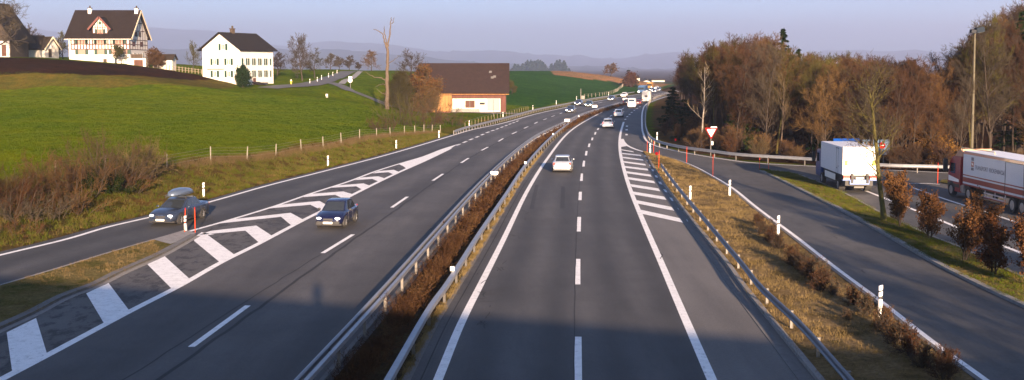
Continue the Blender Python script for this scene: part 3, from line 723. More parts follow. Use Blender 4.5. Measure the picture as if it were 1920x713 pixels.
# ------------------------------------------------------------------ yield sign
q = G(1332.5, 291.8); sy = ppm(q[1])
r = empty('yield_sign', q, R(6), 'red bordered white triangular yield sign in front of the wood', 'traffic sign')
m = MB(); m.tube([(0,0,-.2),(0,0,2.95)], .045, 8); m.build('pole', M['steel_post'], r)
def tri(s, y0, y1, z): return [(-s/2, z+s*.433), (s/2, z+s*.433), (0, z-s*.433)]
def rtri(s, z, rr=.10):
    c = [(-s/2+rr, z+s*.433-rr*.3), (s/2-rr, z+s*.433-rr*.3), (0, z-s*.433+rr*.9)]; out = []
    for (cx_, cz_), a0 in zip(c, (90, -30, 210)):
        pass
    for cx_, cz_, a0, a1 in ((c[0][0], c[0][1]-.03, 210, 90), (c[1][0], c[1][1]-.03, 90, -30), (c[2][0], c[2][1], -30, -150)):
        for k in range(5): a = R(a0+(a1-a0)*k/4); out.append((cx_+rr*.6*math.cos(a), cz_+rr*.6*math.sin(a)))
    return out
m = MB(); m.prism(rtri(1.42, 2.42), -.075, -.05); m.build('sign_plate', M['red'], r)
m = MB(); m.prism(rtri(.98, 2.46, .07), -.079, -.0755); m.build('white_field', M['white'], r)
m = MB(); m.box(.06, .24, -.09, .05, 1.15, 1.55); m.build('small_box', M['white'], r, bevel=.01)
m = MB(); m.box(-.05, .62, -.10, .06, 3.02, 3.14); m.build('sign_light', M['white'], r, bevel=.02)
# ------------------------------------------------------------------ flood-light mast
q = at(1822, 289, 104); q[2] = h1(q[0], q[1]); q2 = at(1828, 62, 104)
r = empty('lamp_post', q, 0, 'tall slender lamp post with a dark twin box lamp above the red lorry', 'lamp post')
hh_ = q2[2]-q[2]; dx = q2[0]-q[0]
m = MB(); m.tube([(0,0,-.3),(dx*.3,0,hh_*.5),(dx,0,hh_)], [.14,.11,.075], 10); m.build('pole', pmat('weathered_mast', (.10,.09,.065), .8, var=.2, spec=.1), r)
m = MB(); m.box(dx-.45, dx+.05, -.25, .25, hh_-.05, hh_+.28, rot=Matrix.Rotation(R(8),3,'Y'), org=(dx,0,hh_)); m.build('lamp_housing', pmat('lamp_grey', (.03,.033,.04), .7, spec=.1), r, bevel=.03)
m = MB(); m.box(dx+.1, dx+.85, -.28, .28, hh_-.02, hh_+.45, rot=Matrix.Rotation(R(-10),3,'Y'), org=(dx,0,hh_)); h_ = m.build('lamp_housing', pmat('dark_lamp_box', (.015,.022,.033), .8, spec=.1), r, bevel=.03)
m = MB(); m.box(dx+.15, dx+.8, -.24, .24, hh_-.04, hh_-.022, rot=Matrix.Rotation(R(-10),3,'Y'), org=(dx,0,hh_)); m.build('lamp_glass', M['glass'], h_)
# thin poles
def plain_pole(px, py, pytop, rad, name, label, mat_, cat='pole', Y=None, arm=None):
    q = P(px, py) if Y is None else at(px, py, Y); h = (py-pytop)/ppm(q[1]); r = empty(name, q, 0, label, cat)
    m = MB(); m.tube([(0,0,-.3),(0,0,h)], [rad, rad*.8], 8); m.build('pole', mat_, r)
    if arm == 'lamp': m = MB(); m.box(-.35,.35,-.12,.12,h,h+.18); m.build('lamp_housing', M['white'], r)
    if arm == 'box': m = MB(); m.box(.15,1.1,-.2,.2,.2,1.2); m.build('cabinet', M['kerb'], r)
    if arm == 'disc':
        m = MB(); m.cyl((0,-.12,h-.5),(0,1,0),.5,.06,18); m.build('sign_plate', M['white'], r); m = MB(); m.box(-.4,.4,-.1,.1,h+.05,h+.4); m.build('top_plate', M['white'], r)
    return r
M['wood'] = pmat('grey_weathered_wood', (.2,.16,.11), .9, var=.3, scale=6)
plain_pole(813, 187, 138, .16, 'utility_pole', 'wooden utility pole against the left end of the barn roof', M['wood'])
plain_pole(1089, 188, 167, .09, 'signal_pole', 'thin pale pole with a cabinet on the edge of the green field', M['kerb'], arm='box')
plain_pole(925, 219, 186, .05, 'sign_pole', 'thin grey post standing between the barn and the motorway', M['steel_post'], arm=None)
plain_pole(657, 166, 147, .07, 'round_sign', 'round white sign on a post at the fork of the farm path', M['steel_post'], 'traffic sign', arm='disc')
q = P(613, 184); r = empty('milestone', q, 0, 'small pale marker stone standing in the meadow', 'marker stone'); m = MB(); m.box(-.22,.22,-.15,.15,-.1,.75); m.build('stone', M['kerb'], r, bevel=.05)
m = MB(); m.box(-.16,.16,-.165,-.15,.35,.6); m.build('plate', M['white'], r)
# ------------------------------------------------------------------ wire fence
froot = empty('wire_fence', (0,0,0), 0, 'wire pasture fence with pale leaning posts at the foot of the meadow', 'fence')
fp = fence_w[0:]
FPL = resample(np.array(fp), step=3, smooth=False); pts = []
for i, p in enumerate(fence_w[1:]):
    z = h1(p[0], p[1]); h = 1.25+random.uniform(-.1,.12); ln = random.uniform(-.08,.08)
    m = MB(); m.tube([(p[0],p[1],z-.2),(p[0]+ln,p[1]+ln*.5,z+h)], .055, 6); m.build('post', pmat('fence_post_wood',(.20,.18,.145),.9,var=.2) if 'fence_post_wood' not in bpy.data.materials else bpy.data.materials['fence_post_wood'], froot)
    pts.append((p[0]+ln*.8, p[1]+ln*.4, z+h*.9))
m = MB()
for k in range(4): m.tube([(x,y,z-k*.26) for x,y,z in pts], .010, 4)
m.build('wire', M['steel_post'], froot)
# second fence line on the green hill and by the farm path
f2 = empty('pasture_fence', (0,0,0), 0, 'low pasture fence climbing beside the motorway in front of the round tree', 'fence')
m2pts = PL([(1096,184),(1112,182.5),(1128,180.5),(1142,178),(1152,175),(1160,170),(1166,165),(1170,160)])
line = resample(np.array(m2pts), step=5, smooth=False); tops = []
for p in line:
    z = h1(p[0], p[1]); m = MB(); m.tube([(p[0],p[1],z-.2),(p[0],p[1],z+1.2)], .06, 5); m.build('post', bpy.data.materials['fence_post_wood'], f2); tops.append((p[0],p[1],z+1.15))
m = MB(); m.tube(tops, .03, 4); m.tube([(a,b,c-.45) for a,b,c in tops], .03, 4); m.build('wire', M['steel_post'], f2)
f3 = empty('field_fence', (0,0,0), 0, 'fence of short stakes in front of the barn beside the far guard rail', 'fence')
line = resample(np.array(PL([(872,240),(900,231),(930,223),(965,214),(990,207)])), step=3.2, smooth=False); tops = []
for p in line:
    z = h1(p[0], p[1]); m = MB(); m.tube([(p[0],p[1],z-.2),(p[0],p[1],z+.85)], .035, 5); m.build('post', M['wood'], f3); tops.append((p[0],p[1],z+1.0))
m = MB(); m.tube(tops, .02, 4); m.build('wire', M['steel_post'], f3)
# ------------------------------------------------------------------ billboards behind the rail
def board(px0, px1, py0, py1, Y, label, build):
    a = at(px0, py1, Y); b = at(px1, py0, Y); w_, h_ = b[0]-a[0], b[2]-a[2]
    r = empty('billboard', (a[0]+w_/2, Y, 0), 0, label, 'billboard', 'advertising boards behind the rail')
    m = MB(); m.box(-w_/2, w_/2, 0, .12, a[2], b[2]); m.build('panel', M['sign_blue'] if build is b1 else M['poster'], r)
    for s in (-1, 1): m = MB(); m.box(s*w_*.3-.05, s*w_*.3+.05, .13, .22, -.3, b[2]-.1); m.build('leg', M['steel_post'], r)
    build(r, w_, h_, a[2]); return r
M['sign_blue'] = pmat('billboard_blue', (.006,.045,.22), .9, var=.1, spec=0); M['sign_cream'] = pmat('billboard_cream', (.30,.25,.10), .9, spec=0)
M['skin'] = pmat('poster_skin', (.18,.09,.06), .9, spec=0); M['hair'] = pmat('poster_hair', (.04,.025,.02), .6); M['poster'] = pmat('poster_pale_blue', (.09,.14,.22), .9, spec=0, var=.5, scale=2.5)
def b1(r, w_, h_, z0):
    m = MB(); m.box(-w_/2+.02, w_/2-.02, -.012, 0, z0+.02, z0+h_-.02); m.build('blue_poster', M['sign_blue'], r)
    m = MB(); m.box(-w_*.16, w_*.42, -.016, -.012, z0+.1, z0+h_*.78); c = m.build('cream_panel', M['sign_cream'], r)
    m = MB()
    for k in range(3): m.box(-w_*.11, w_*(.36-.07*k), -.020, -.016, z0+h_*(.62-.17*k), z0+h_*(.68-.17*k))
    m.build('text_bar', M['wood'], r)
def disc(cx, cz, rx, rz, y0, y1, n=20): return [(cx+rx*math.cos(2*math.pi*k/n), cz+rz*math.sin(2*math.pi*k/n)) for k in range(n)]
def b2(r, w_, h_, z0):
    m = MB(); m.box(-w_*.12, w_*.47, -.012, 0, z0+h_*.2, z0+h_-.06); m.build('picture', M['poster'], r)
    m = MB(); m.prism(disc(-w_*.22, z0+h_*.56, .24, .34, 0, 0), -.015, -.001); m.build('portrait_face', M['skin'], r)
    m = MB(); m.prism([(-w_*.22+x, z0+h_*.62+z) for x, z in [(-.3,.0),(-.31,.25),(-.2,.42),(.05,.46),(.25,.38),(.3,.1),(.22,.18),(.1,.25),(-.12,.22),(-.22,.12)]], -.019, -.0155); m.build('portrait_hair', M['hair'], r)
    m = MB(); m.box(-w_*.22-.13, -w_*.22-.04, -.019, -.0155, z0+h_*.56, z0+h_*.6); m.build('portrait_eye', M['hair'], r); m = MB(); m.box(-w_*.22+.04, -w_*.22+.13, -.019, -.0155, z0+h_*.56, z0+h_*.6); m.build('portrait_eye', M['hair'], r)
    m = MB(); m.prism(disc(w_*.22, z0+h_*.62, .31, .33, 0, 0), -.02, -.0125); m.build('red_disc', M['red'], r)
    m = MB(); m.box(w_*.22-.2, w_*.22+.2, -.024, -.0205, z0+h_*.6, z0+h_*.65); m.build('disc_bar', M['white'], r)
    m = MB(); m.box(-w_*.46, -w_*.38, -.014, 0, z0+h_*.3, z0+h_*.85); m.build('side_stripe', M['hair'], r)
board(1562, 1613, 260, 290, 108, 'blue billboard with a cream text panel behind the white box lorry', b1)
board(1617, 1668.5, 262, 291, 107, 'poster board with a dark haired portrait and a red disc behind the mossy tree', b2)
# ------------------------------------------------------------------ plants
def bark(name, c, var=.35, sc=3): return pmat(name, c, .95, var=var, scale=sc, spec=.1)
M['bark'] = bark('bark_grey_brown', (.045,.036,.029)); M['bark_d'] = bark('bark_dark', (.04,.031,.025)); M['bark_moss'] = bark('mossy_bark', (.075,.066,.02), .5, 5)
M['bark_pale'] = bark('dead_wood', (.09,.068,.052), .3, 4); M['birch'] = bark('birch_bark', (.21,.185,.16), .6, 6)
def tint_mat(name, cols, rough=.9, trans=0, scale=.9, K=(.42,.43,.39)):
    cols = [tuple(c*k for c, k in zip(x, K)) for x in cols]
    m, t, b = nt(name); oi = t.nodes.new('ShaderNodeObjectInfo'); v = coords(t); f = noise(t, scale, 4, .6, v)
    c = ramp(t, f, [(.25+.5*k/(len(cols)-1), cols[k]) for k in range(len(cols))])
    hsv = t.nodes.new('ShaderNodeHueSaturation'); mr = t.nodes.new('ShaderNodeMapRange'); L(t, oi.outputs['Random'], mr.inputs[0]); mr.inputs[3].default_value = .7; mr.inputs[4].default_value = 1.35
    L(t, mr.outputs[0], hsv.inputs['Value']); mr2 = t.nodes.new('ShaderNodeMapRange'); L(t, oi.outputs['Random'], mr2.inputs[0]); mr2.inputs[3].default_value = .488; mr2.inputs[4].default_value = .512
    L(t, mr2.outputs[0], hsv.inputs['Hue']); L(t, c, hsv.inputs['Color']); L(t, hsv.outputs[0], b.inputs['Base Color']); b.inputs['Roughness'].default_value = 1; b.inputs['Specular IOR Level'].default_value = 0
    return m
M['twig_brown'] = tint_mat('twigs_brown', [(.10,.055,.03),(.19,.10,.05),(.26,.15,.07)])
M['twig_red'] = tint_mat('twigs_reddish', [(.095,.05,.035),(.165,.085,.052)])
M['twig_tan'] = tint_mat('twigs_tan', [(.16,.11,.06),(.27,.19,.10)])
M['twig_grey'] = tint_mat('twigs_grey', [(.10,.08,.065),(.17,.13,.10)])
M['twig_olive'] = tint_mat('twigs_olive', [(.09,.075,.025),(.16,.14,.04)])
M['leaf_rust'] = tint_mat('dry_rust_leaves', [(.07,.032,.02),(.15,.065,.03),(.27,.125,.06)], scale=2)
M['leaf_orange'] = tint_mat('dry_orange_leaves', [(.14,.066,.022),(.28,.13,.038)], scale=1)
M['needle'] = tint_mat('dark_needles', [(.012,.03,.012),(.03,.06,.02)], scale=1.5)
M['needle2'] = tint_mat('green_needles', [(.03,.055,.012),(.06,.10,.02)], scale=1.5)
M['ivy'] = tint_mat('dark_evergreen_leaves', [(.012,.028,.01),(.035,.06,.016)], scale=2)

def tubes(branches, n):
    """branches: list of (pts (k,3), radii (k,)) -> V, F (quads), all with n sides"""
    V = []; F = []; off = 0; g = {}
    for p, r in branches: g.setdefault(len(p), []).append((p, r))
    ang = 2*np.pi*np.arange(n)/n; ca, sa = np.cos(ang), np.sin(ang)
    for k, L_ in g.items():
        P3 = np.array([np.asarray(p) for p, r in L_], float); R3 = np.array([np.asarray(r) for p, r in L_], float); m = len(L_)
        T = np.gradient(P3, axis=1); T /= np.linalg.norm(T, axis=2, keepdims=True)+1e-9
        r = np.cross(T[:, 0], [0.31, .95, .07]); r /= np.linalg.norm(r, axis=1, keepdims=True)+1e-9
        A = r[:, None]-T*(T*r[:, None]).sum(2, keepdims=True); A /= np.linalg.norm(A, axis=2, keepdims=True)+1e-9; B = np.cross(T, A)
        V.append((P3[:, :, None]+(A[:, :, None]*ca[None, None, :, None]+B[:, :, None]*sa[None, None, :, None])*R3[:, :, None, None]).reshape(-1, 3))
        i = np.arange(k-1)[None, :, None]*n+np.arange(m)[:, None, None]*k*n; j = np.arange(n)[None, None]
        F.append(np.stack([i+j, i+(j+1) % n, i+n+(j+1) % n, i+n+j], -1).reshape(-1, 4)+off); off += m*k*n
    return np.concatenate(V), np.concatenate(F)
class RP:
    """fast random pool"""
    def __init__(s, rg): s.r = random.Random(int(rg.integers(0, 1 << 30)))
    def u(s, a, b): return a+(b-a)*s.r.random()
    def n(s, sd): return s.r.gauss(0, sd)
def _nrm(x, y, z):
    l = math.sqrt(x*x+y*y+z*z)+1e-12; return x/l, y/l, z/l
def _seg(q, p, d, L_, n, up_, g):
    x, y, z = p; dx, dy, dz = _nrm(*d); out = [(x, y, z)]; h = L_/n
    for _ in range(n):
        dx, dy, dz = _nrm(dx+q.n(g), dy+q.n(g), dz+q.n(g)+up_/n); x += dx*h; y += dy*h; z += dz*h; out.append((x, y, z))
    return out
def _lin(a, b, k): return [a+(b-a)*i/(k-1) for i in range(k)]
def grow(rg, H, levels=4, nb=(9, 6, 5, 4), spread=(50, 45, 40, 40), lenf=(.42, .5, .5, .5), r0=None, clear=.25, up=.25, gnarl=.12, taper=.3, multi=1, droop=0, shape=None, tr=.012, br=.5):
    """returns (limbs, twigs)"""
    q_ = RP(rg); r0 = r0 or H*.018; limbs = []; twigs = []
    def rec(pts, rad, lev, L_):
        if lev >= levels: return
        cnt = nb[lev]; k = len(pts)-1; c0 = clear if lev == 0 else .18
        for c in range(cnt):
            u = c0+(1-c0)*((c+q_.u(.1, .9))/cnt); i = min(int(u*k), k-1); f = u*k-i
            a, b = pts[i], pts[i+1]; p = (a[0]+(b[0]-a[0])*f, a[1]+(b[1]-a[1])*f, a[2]+(b[2]-a[2])*f); r = rad[i]*(1-f)+rad[i+1]*f
            T = _nrm(b[0]-a[0], b[1]-a[1], b[2]-a[2]); e = (q_.n(1), q_.n(1), q_.n(1)); A = _nrm(T[1]*e[2]-T[2]*e[1], T[2]*e[0]-T[0]*e[2], T[0]*e[1]-T[1]*e[0])
            s = R(spread[lev]*q_.u(.6, 1.25)); cs, sn = math.cos(s), math.sin(s); d = (T[0]*cs+A[0]*sn, T[1]*cs+A[1]*sn, T[2]*cs+A[2]*sn-droop)
            sh = 1.0
            if lev == 0: sh = shape(u) if shape else (1.15-.75*u)
            l2 = L_*lenf[lev]*sh*q_.u(.75, 1.2); r2 = max(r*br, tr) if lev < 2 else max(r*.5, tr); n = 4 if lev < 2 else (3 if lev < 3 else 2)
            qq = _seg(q_, p, d, l2, n, up*(1 if lev < 2 else 1.2), gnarl); rr_ = _lin(r2, max(r2*.3, tr*.6), n+1)
            (limbs if lev < min(2, levels-1) else twigs).append((qq, rr_)); rec(qq, rr_, lev+1, l2)
    for m in range(multi):
        sd = .12 if multi > 1 else .03; d = (q_.n(sd), q_.n(sd), 1.0)
        base = (q_.n(.1), q_.n(.1), -.3) if multi > 1 else (0, 0, -.3)
        hh = H*(1 if m == 0 else q_.u(.7, .95)); qq = _seg(q_, base, d, hh+.3, 8, .05, .045); rr_ = _lin(r0, r0*taper*.4, 9); rr_[0] *= 1.35
        limbs.append((qq, rr_)); rec(qq, rr_, 0, hh)
    f = lambda L_: [(np.array(p), np.array(r)) for p, r in L_]
    return f(limbs), f(twigs)
def scale_to(limbs, twigs, H):
    z = max(b[0][:, 2].max() for b in limbs+twigs); s = H/z
    return [(p*s, r) for p, r in limbs], [(p*s, r) for p, r in twigs]
def leaves_on(rg, twigs, n, size, jitter=.12):
    pts = np.concatenate([b[0] for b in twigs]); i = rg.integers(0, len(pts), n); c = pts[i]+rg.normal(0, jitter, (n, 3))
    a = rg.normal(0, 1, (n, 3)); a /= np.linalg.norm(a, axis=1)[:, None]; b = np.cross(a, rg.normal(0, 1, (n, 3))); b /= np.linalg.norm(b, axis=1)[:, None]
    s = size*rg.uniform(.6, 1.3, (n, 1)); V = np.stack([c-a*s-b*s*.5, c+a*s*.2-b*s*.7, c+a*s+b*s*.2, c-a*s*.1+b*s*.8], 1).reshape(-1, 3)
    return V, np.arange(4*n).reshape(n, 4)
def plant(name, rg, H, bark_m, twig_m, label, cat, leaf=None, group=None, crown='crown', **kw):
    limbs, twigs = grow(rg, H, **kw); limbs, twigs = scale_to(limbs, twigs, H)
    r = empty(name, (0,0,0), 0, label, cat, group)
    V, F = tubes(limbs, 6); np_obj('trunk', V, F, bark_m, r, smooth=True)
    V, F = tubes(twigs, 3); tw = np_obj(crown, V, F, twig_m, r)
    if leaf:
        n, size, lm, jit = leaf; V, F = leaves_on(rg, twigs, n, size, jit); np_obj('dry_leaves' if lm in (M['leaf_rust'], M['leaf_orange']) else 'leaves', V, F, lm, r)
    return r
def conifer(rg, H, W_, label, needle, cat='conifer', name='fir_tree', group=None, dens=1.0, clear=.05, blade=.16):
    r = empty(name, (0,0,0), 0, label, cat, group)
    V, F = tubes([(np.array([[0,0,-.3],[0,0,H*.5],[.05,0,H]]), np.array([H*.016, H*.01, .02]))], 7); np_obj('trunk', V, F, M['bark_d'], r, smooth=True)
    Vs = []; n_l = int(H*2.6*dens)
    for k in range(n_l):
        u = clear+(1-clear)*k/n_l; z = H*u; Lb = W_/2*(1-u)**.8*rg.uniform(.7, 1.15)+.12; nbr = int(5+5*(1-u))
        for j in range(nbr):
            a = rg.uniform(0, 6.28); d = np.array([math.cos(a), math.sin(a), 0]); l = Lb*rg.uniform(.7, 1.1); m_ = int((8+l*16)*dens)
            t_ = rg.uniform(0.05, 1, m_); c = d[None]*l*t_[:, None]; c[:, 2] = z - .35*l*t_ + .22*l*t_**2 ; side = np.array([-d[1], d[0], 0]); c += side[None]*(rg.normal(0, .16, m_)*l*(1.05-t_))[:, None]
            c[:, 2] += rg.normal(0, .06, m_) ; s = blade*rg.uniform(.6, 1.4, (m_, 1)); a1 = d[None]+rg.normal(0, .5, (m_, 3)); a1 /= np.linalg.norm(a1, axis=1)[:, None]; b1_ = np.cross(a1, rg.normal(0, 1, (m_, 3))); b1_ /= np.linalg.norm(b1_, axis=1)[:, None]
            Vs.append(np.stack([c-a1*s, c-b1_*s*.45, c+a1*s-np.array([0,0,.3])*s, c+b1_*s*.45], 1).reshape(-1, 3))
    V = np.concatenate(Vs); np_obj('crown', V, np.arange(len(V)).reshape(-1, 4), needle, r); return r
def put(o, x, y, H=None, H0=1, rz=None, z=None, wid=1.0):
    s = (H/H0) if H else 1; o.location = (x, y, h1(x, y) if z is None else z); o.scale = (s*wid, s*wid, s); o.rotation_euler = (0, 0, random.uniform(0, 6.28) if rz is None else rz); return o

# ---- forest -----------------------------------------------------
FG = 'trees of the brown wood'
fr = np.random.default_rng(11)
protos = []; 
kinds = [('twig_brown','bark'),('twig_brown','bark_d'),('twig_red','bark_d'),('twig_tan','bark'),('twig_grey','bark_d'),('twig_olive','bark_moss'),('twig_brown','bark_d'),('twig_red','bark_d'),('twig_olive','bark_d')]
for i, (tw, bk) in enumerate(kinds):
    p = plant('bare_tree', fr, 12.0, M[bk], M[tw], 'x', 'tree', None, levels=4, nb=(22, 7, 5, 5), spread=(44, 46, 48, 50), lenf=(.33, .5, .5, .55), up=.30, clear=(.12, .34, .3, .38, .2, .32, .15, .36, .3)[i], r0=.11, tr=.010, gnarl=.13, taper=.5, multi=1 if i % 3 else 2)
    protos.append((p, tw))
FL_ = [(1216,150),(1236,120),(1262,112),(1285,98),(1310,86),(1335,76),(1365,66),(1400,60),(1435,62),(1462,84),(1500,97),(1560,100),(1610,98),(1640,104),(1665,104),(1690,112),(1720,100),(1735,92),(1760,98),(1785,104),(1800,88),(1820,70),(1850,40),(1880,16),(1920,0),(2000,-20)]
ftop = lambda px: float(np.interp(px, [a for a, b in FL_], [b for a, b in FL_]))
def pxof(x, y, z=0.0):
    zz = HC-z; d = y*math.cos(PITCH)+zz*math.sin(PITCH); return CX+FL*x/d, PP+FL*(zz*math.cos(PITCH)-y*math.sin(PITCH))/d
lab = lambda px, tw: ({'twig_brown':'brown','twig_red':'reddish','twig_tan':'pale tan','twig_grey':'grey','twig_olive':'olive'}[tw] + ' bare tree of the wood ' + ('at its left end beside the motorway bend' if px < 1300 else 'behind the yield sign' if px < 1440 else 'behind the billboards' if px < 1640 else 'around the smoky gap left of the lamp post' if px < 1790 else 'at the tall end behind the red lorry'))
used = set(); cnt = 0; placed = []
xI_of = lambda y: float(np.interp(y, rsI[::-1, 1], rsI[::-1, 0]))
IP = np.array(rsI)
def rail_d(x, y): return np.min(np.hypot(IP[:, 0]-x, IP[:, 1]-y))
tries = 0
while cnt < 275 and tries < 20000:
    tries += 1
    px = fr.uniform(1228, 1990); Y = (104 + abs(fr.normal(0, 28)) if fr.random() < .55 else fr.uniform(140, 205)) if px > 1290 else 104+fr.uniform(30, 190)
    a = at(px, 126, Y); x = a[0]
    if Y > 330 or inpoly(np.array([x]), np.array([Y]), [tuple(p[:2]) for p in IP]+[(95, 93), (95, 20), (6, 20)])[0]: continue
    # outside of the rail: further than the rail at this bearing
    yr = None
    dd_ = rail_d(x, Y)
    if dd_ < 3.2 or (dd_ < 7.5 and Y > 150): continue
    k = np.argmin(np.abs(IP[:, 0]/IP[:, 1]-x/Y)); 
    if Y < IP[k, 1]: continue
    if any((x-q[0])**2+(Y-q[1])**2 < 3.2 for q in placed): continue
    if 1715 < px < 1780 and Y > 118: continue
    if 1292 < px < 1338 and Y < 145: continue
    H = 9.6+(126-ftop(px))*Y/FL - h1(x, Y); H *= fr.uniform(.90, 1.04) if fr.random() < .8 or Y > 140 else fr.uniform(.65, .85)
    if H < 5: continue
    pr, tw = protos[fr.integers(0, len(protos))]
    if px > 1600 and fr.random() < .6: pr, tw = protos[(2, 4, 6, 7)[fr.integers(0, 4)]]
    if 1330 < px < 1445 and Y > 135 and fr.random() < .6: pr, tw = protos[2 if fr.random() < .5 else 7]
    if pr.name not in used: used.add(pr.name); o = pr
    else: o = copy_tree(pr)
    put(o, x, Y, H, 12.0, wid=float(fr.uniform(.85, 1.15))*(1 if H < 12 else .85)); o['label'] = lab(px, tw); o['group'] = FG; placed.append((x, Y)); cnt += 1
for pr, tw in protos:
    if pr.name not in used:
        for ch in list(pr.children): bpy.data.objects.remove(ch)
        bpy.data.objects.remove(pr)
# undergrowth along the wood edge
bp = []
for i, (tw, lf) in enumerate([('twig_brown', None), ('twig_red', None), ('twig_tan', None), ('twig_brown', (900, .05, M['leaf_rust'], .1))]):
    bp.append((plant('undergrowth_bush', fr, 3.0, M['bark_d'], M[tw], 'x', 'bush', leaf=lf, crown='twigs', levels=3, nb=(6, 6, 5), spread=(28, 34, 40), lenf=(.62, .55, .5), up=.2, clear=.05, r0=.025, tr=.009, multi=9, gnarl=.12), ['brown','reddish','tan','rust leaved'][i]))
used = set(); k = 0
for s in np.arange(0, 2000, 1.8):
    p, t_, Lt = at_len(IP[::-1], s)
    if s > Lt: break
    n = np.array([t_[1], -t_[0], 0]); q = p + n*fr.uniform(2.0, 5.5)
    if rail_d(*q[:2]) < 1.6: continue
    # keep outside
    kk = np.argmin(np.abs(IP[:, 0]/IP[:, 1]-q[0]/q[1]))
    if q[1] < IP[kk, 1] - .5: q = p - n*fr.uniform(2.0, 5.5); kk = np.argmin(np.abs(IP[:, 0]/IP[:, 1]-q[0]/q[1]))
    if q[1] < IP[kk, 1]: continue
    px = pxof(*q[:2])[0]
    if px > 1990 or q[1] > 190 or 1555 < px < 1675 or (q[1] > 118 and q[0] < xI_of(q[1])+1.2): continue
    pr, nm = bp[fr.integers(0, 4)]
    if pr.name not in used: used.add(pr.name); o = pr
    else: o = copy_tree(pr)
    where = 'left of the yield sign' if px < 1325 else 'between the yield sign and the white lorry' if px < 1540 else 'right of the billboards'
    put(o, q[0], q[1], fr.uniform(1.6, 3.4), 3.0, wid=1.2); o['label'] = f'{nm} thicket bush at the wood edge {where}'; o['group'] = 'undergrowth along the wood edge'; k += 1
# special forest members
o = plant('birch_tree', np.random.default_rng(21), 9, M['birch'], M['twig_tan'], 'white stemmed birch in front of the left part of the wood', 'tree', levels=3, nb=(12, 5, 4), spread=(48, 38, 35), lenf=(.27, .5, .5), up=.35, clear=.25, r0=.12, tr=.010, br=.26, gnarl=.09)
q = at(1316, 282, 129); put(o, q[0], q[1], 9.6+(126-116)*q[1]/FL, 9, rz=1.0); o.rotation_euler = (0, R(-6), 1.0)
o = plant('birch_tree', np.random.default_rng(22), 10, M['bark_pale'], M['twig_tan'], 'tan stemmed tree with upright limbs in the middle of the wood', 'tree', levels=3, nb=(8, 5, 4), spread=(34, 35, 35), lenf=(.4, .5, .5), up=.5, clear=.35, r0=.11, tr=.013, gnarl=.08)
q = at(1462, 285, 116); put(o, q[0], q[1], 9.2, 10)
def con(px, Y, ytop, W_, label, nd, seed, **kw):
    q = at(px, 126, Y); x = q[0]; z = h1(x, Y); H = HC+(126-ytop)*Y/FL - z
    o = conifer(np.random.default_rng(seed), H, W_, label, M[nd], **kw); o.location = (x, Y, z); return o
con(1468, 168, 52, 7, 'tall dark fir standing above the wood crowns', 'needle', 31, dens=.8, clear=.2, blade=.3)
con(1497, 172, 90, 4, 'small dark fir tip right of the tall fir', 'needle', 32, dens=.9, clear=.2, blade=.25)
con(1388, 125, 178, 6.2, 'green bushy fir right behind the yield sign', 'needle2', 33, group=FG, dens=1.1, clear=0.0, blade=.2)
con(1545, 119, 192, 5, 'dark green fir behind the white box lorry', 'needle', 34, group=FG, dens=.9, clear=0.0, blade=.22)
con(1262, 165, 160, 6, 'dark fir low at the left end of the wood', 'needle', 35, group=FG, dens=.9, clear=.0, blade=.25)
con(1285, 146, 182, 5, 'dark green fir left of the white birch', 'needle', 36, group=FG, dens=.9, clear=.0, blade=.22)
con(1915, 112, 18, 7, 'dark evergreen at the right edge of the picture', 'needle', 37, group=FG, dens=.7, clear=.15, blade=.28)
con(1610, 122, 150, 6, 'olive green fir behind the mossy tree', 'needle2', 38, group=FG, dens=.6, clear=.1, blade=.22)
# rust beech shrub right of mossy tree
o = plant('beech_shrub', np.random.default_rng(41), 3.6, M['bark_d'], M['twig_red'], 'orange leaved beech shrub at the wood edge left of the red lorry', 'shrub', leaf=(9000, .075, M['leaf_orange'], .16), crown='twigs', levels=3, nb=(8, 6, 5), spread=(45, 40, 40), lenf=(.6, .5, .5), multi=5, r0=.04, clear=.05)
q = at(1757, 292, 106); put(o, q[0], q[1], 3.7, 3.6, wid=1.5)

# ---- island tree and hornbeams ----------------------------------
o = plant('mossy_tree', np.random.default_rng(52), 9, M['bark_moss'], M['twig_grey'], 'mossy trunked bare tree on the grass island behind the white lorry', 'tree', leaf=(900, .04, M['twig_olive'], .12), levels=4, nb=(20, 6, 5, 3), spread=(56, 42, 42, 42), lenf=(.27, .5, .5, .5), up=.25, clear=.3, r0=.17, tr=.008, br=.32, gnarl=.1, taper=.7, shape=lambda u: 1.05-.5*abs(u-.5))
q = G(1658, 414, .1); o.location = q; o.rotation_euler = (0, R(3.0), 2.2); H_ = HC+(126-92)*q[1]/FL; o.scale = (H_/9*.85, H_/9*.85, H_/9)
for i, (px, py, top, w_, lb) in enumerate([(1690,425,316,1.0,'hornbeam shrub with rust leaves against the mossy trunk'),(1742,447,356,.95,'second rust leaved hornbeam right of the mossy tree'),(1807,490,350,1.0,'tall rust leaved hornbeam in front of the red lorry cab'),(1866,513,398,1.05,'nearest loose rust leaved hornbeam at the right of the island'),(1938,540,400,1.0,'rust leaved hornbeam cut by the right picture edge')]):
    q = G(px, py, .1); H = (py-top)/ppm(q[1])
    o = plant('hornbeam_shrub', np.random.default_rng(60+i), H, M['bark_d'], M['twig_red'], lb, 'shrub', leaf=(int(6200 if i != 3 else 4600), .052, M['leaf_rust'], .09), group='hornbeams on the grass island', crown='twigs', levels=3, nb=(13, 6, 5), spread=(38, 40, 40), lenf=(.42, .5, .5), multi=2, r0=.06, clear=.12, up=.35, gnarl=.1, shape=lambda u: 1.1-.5*abs(u-.45)); o.location = q; o.scale = (w_*.9, w_*.9, 1)
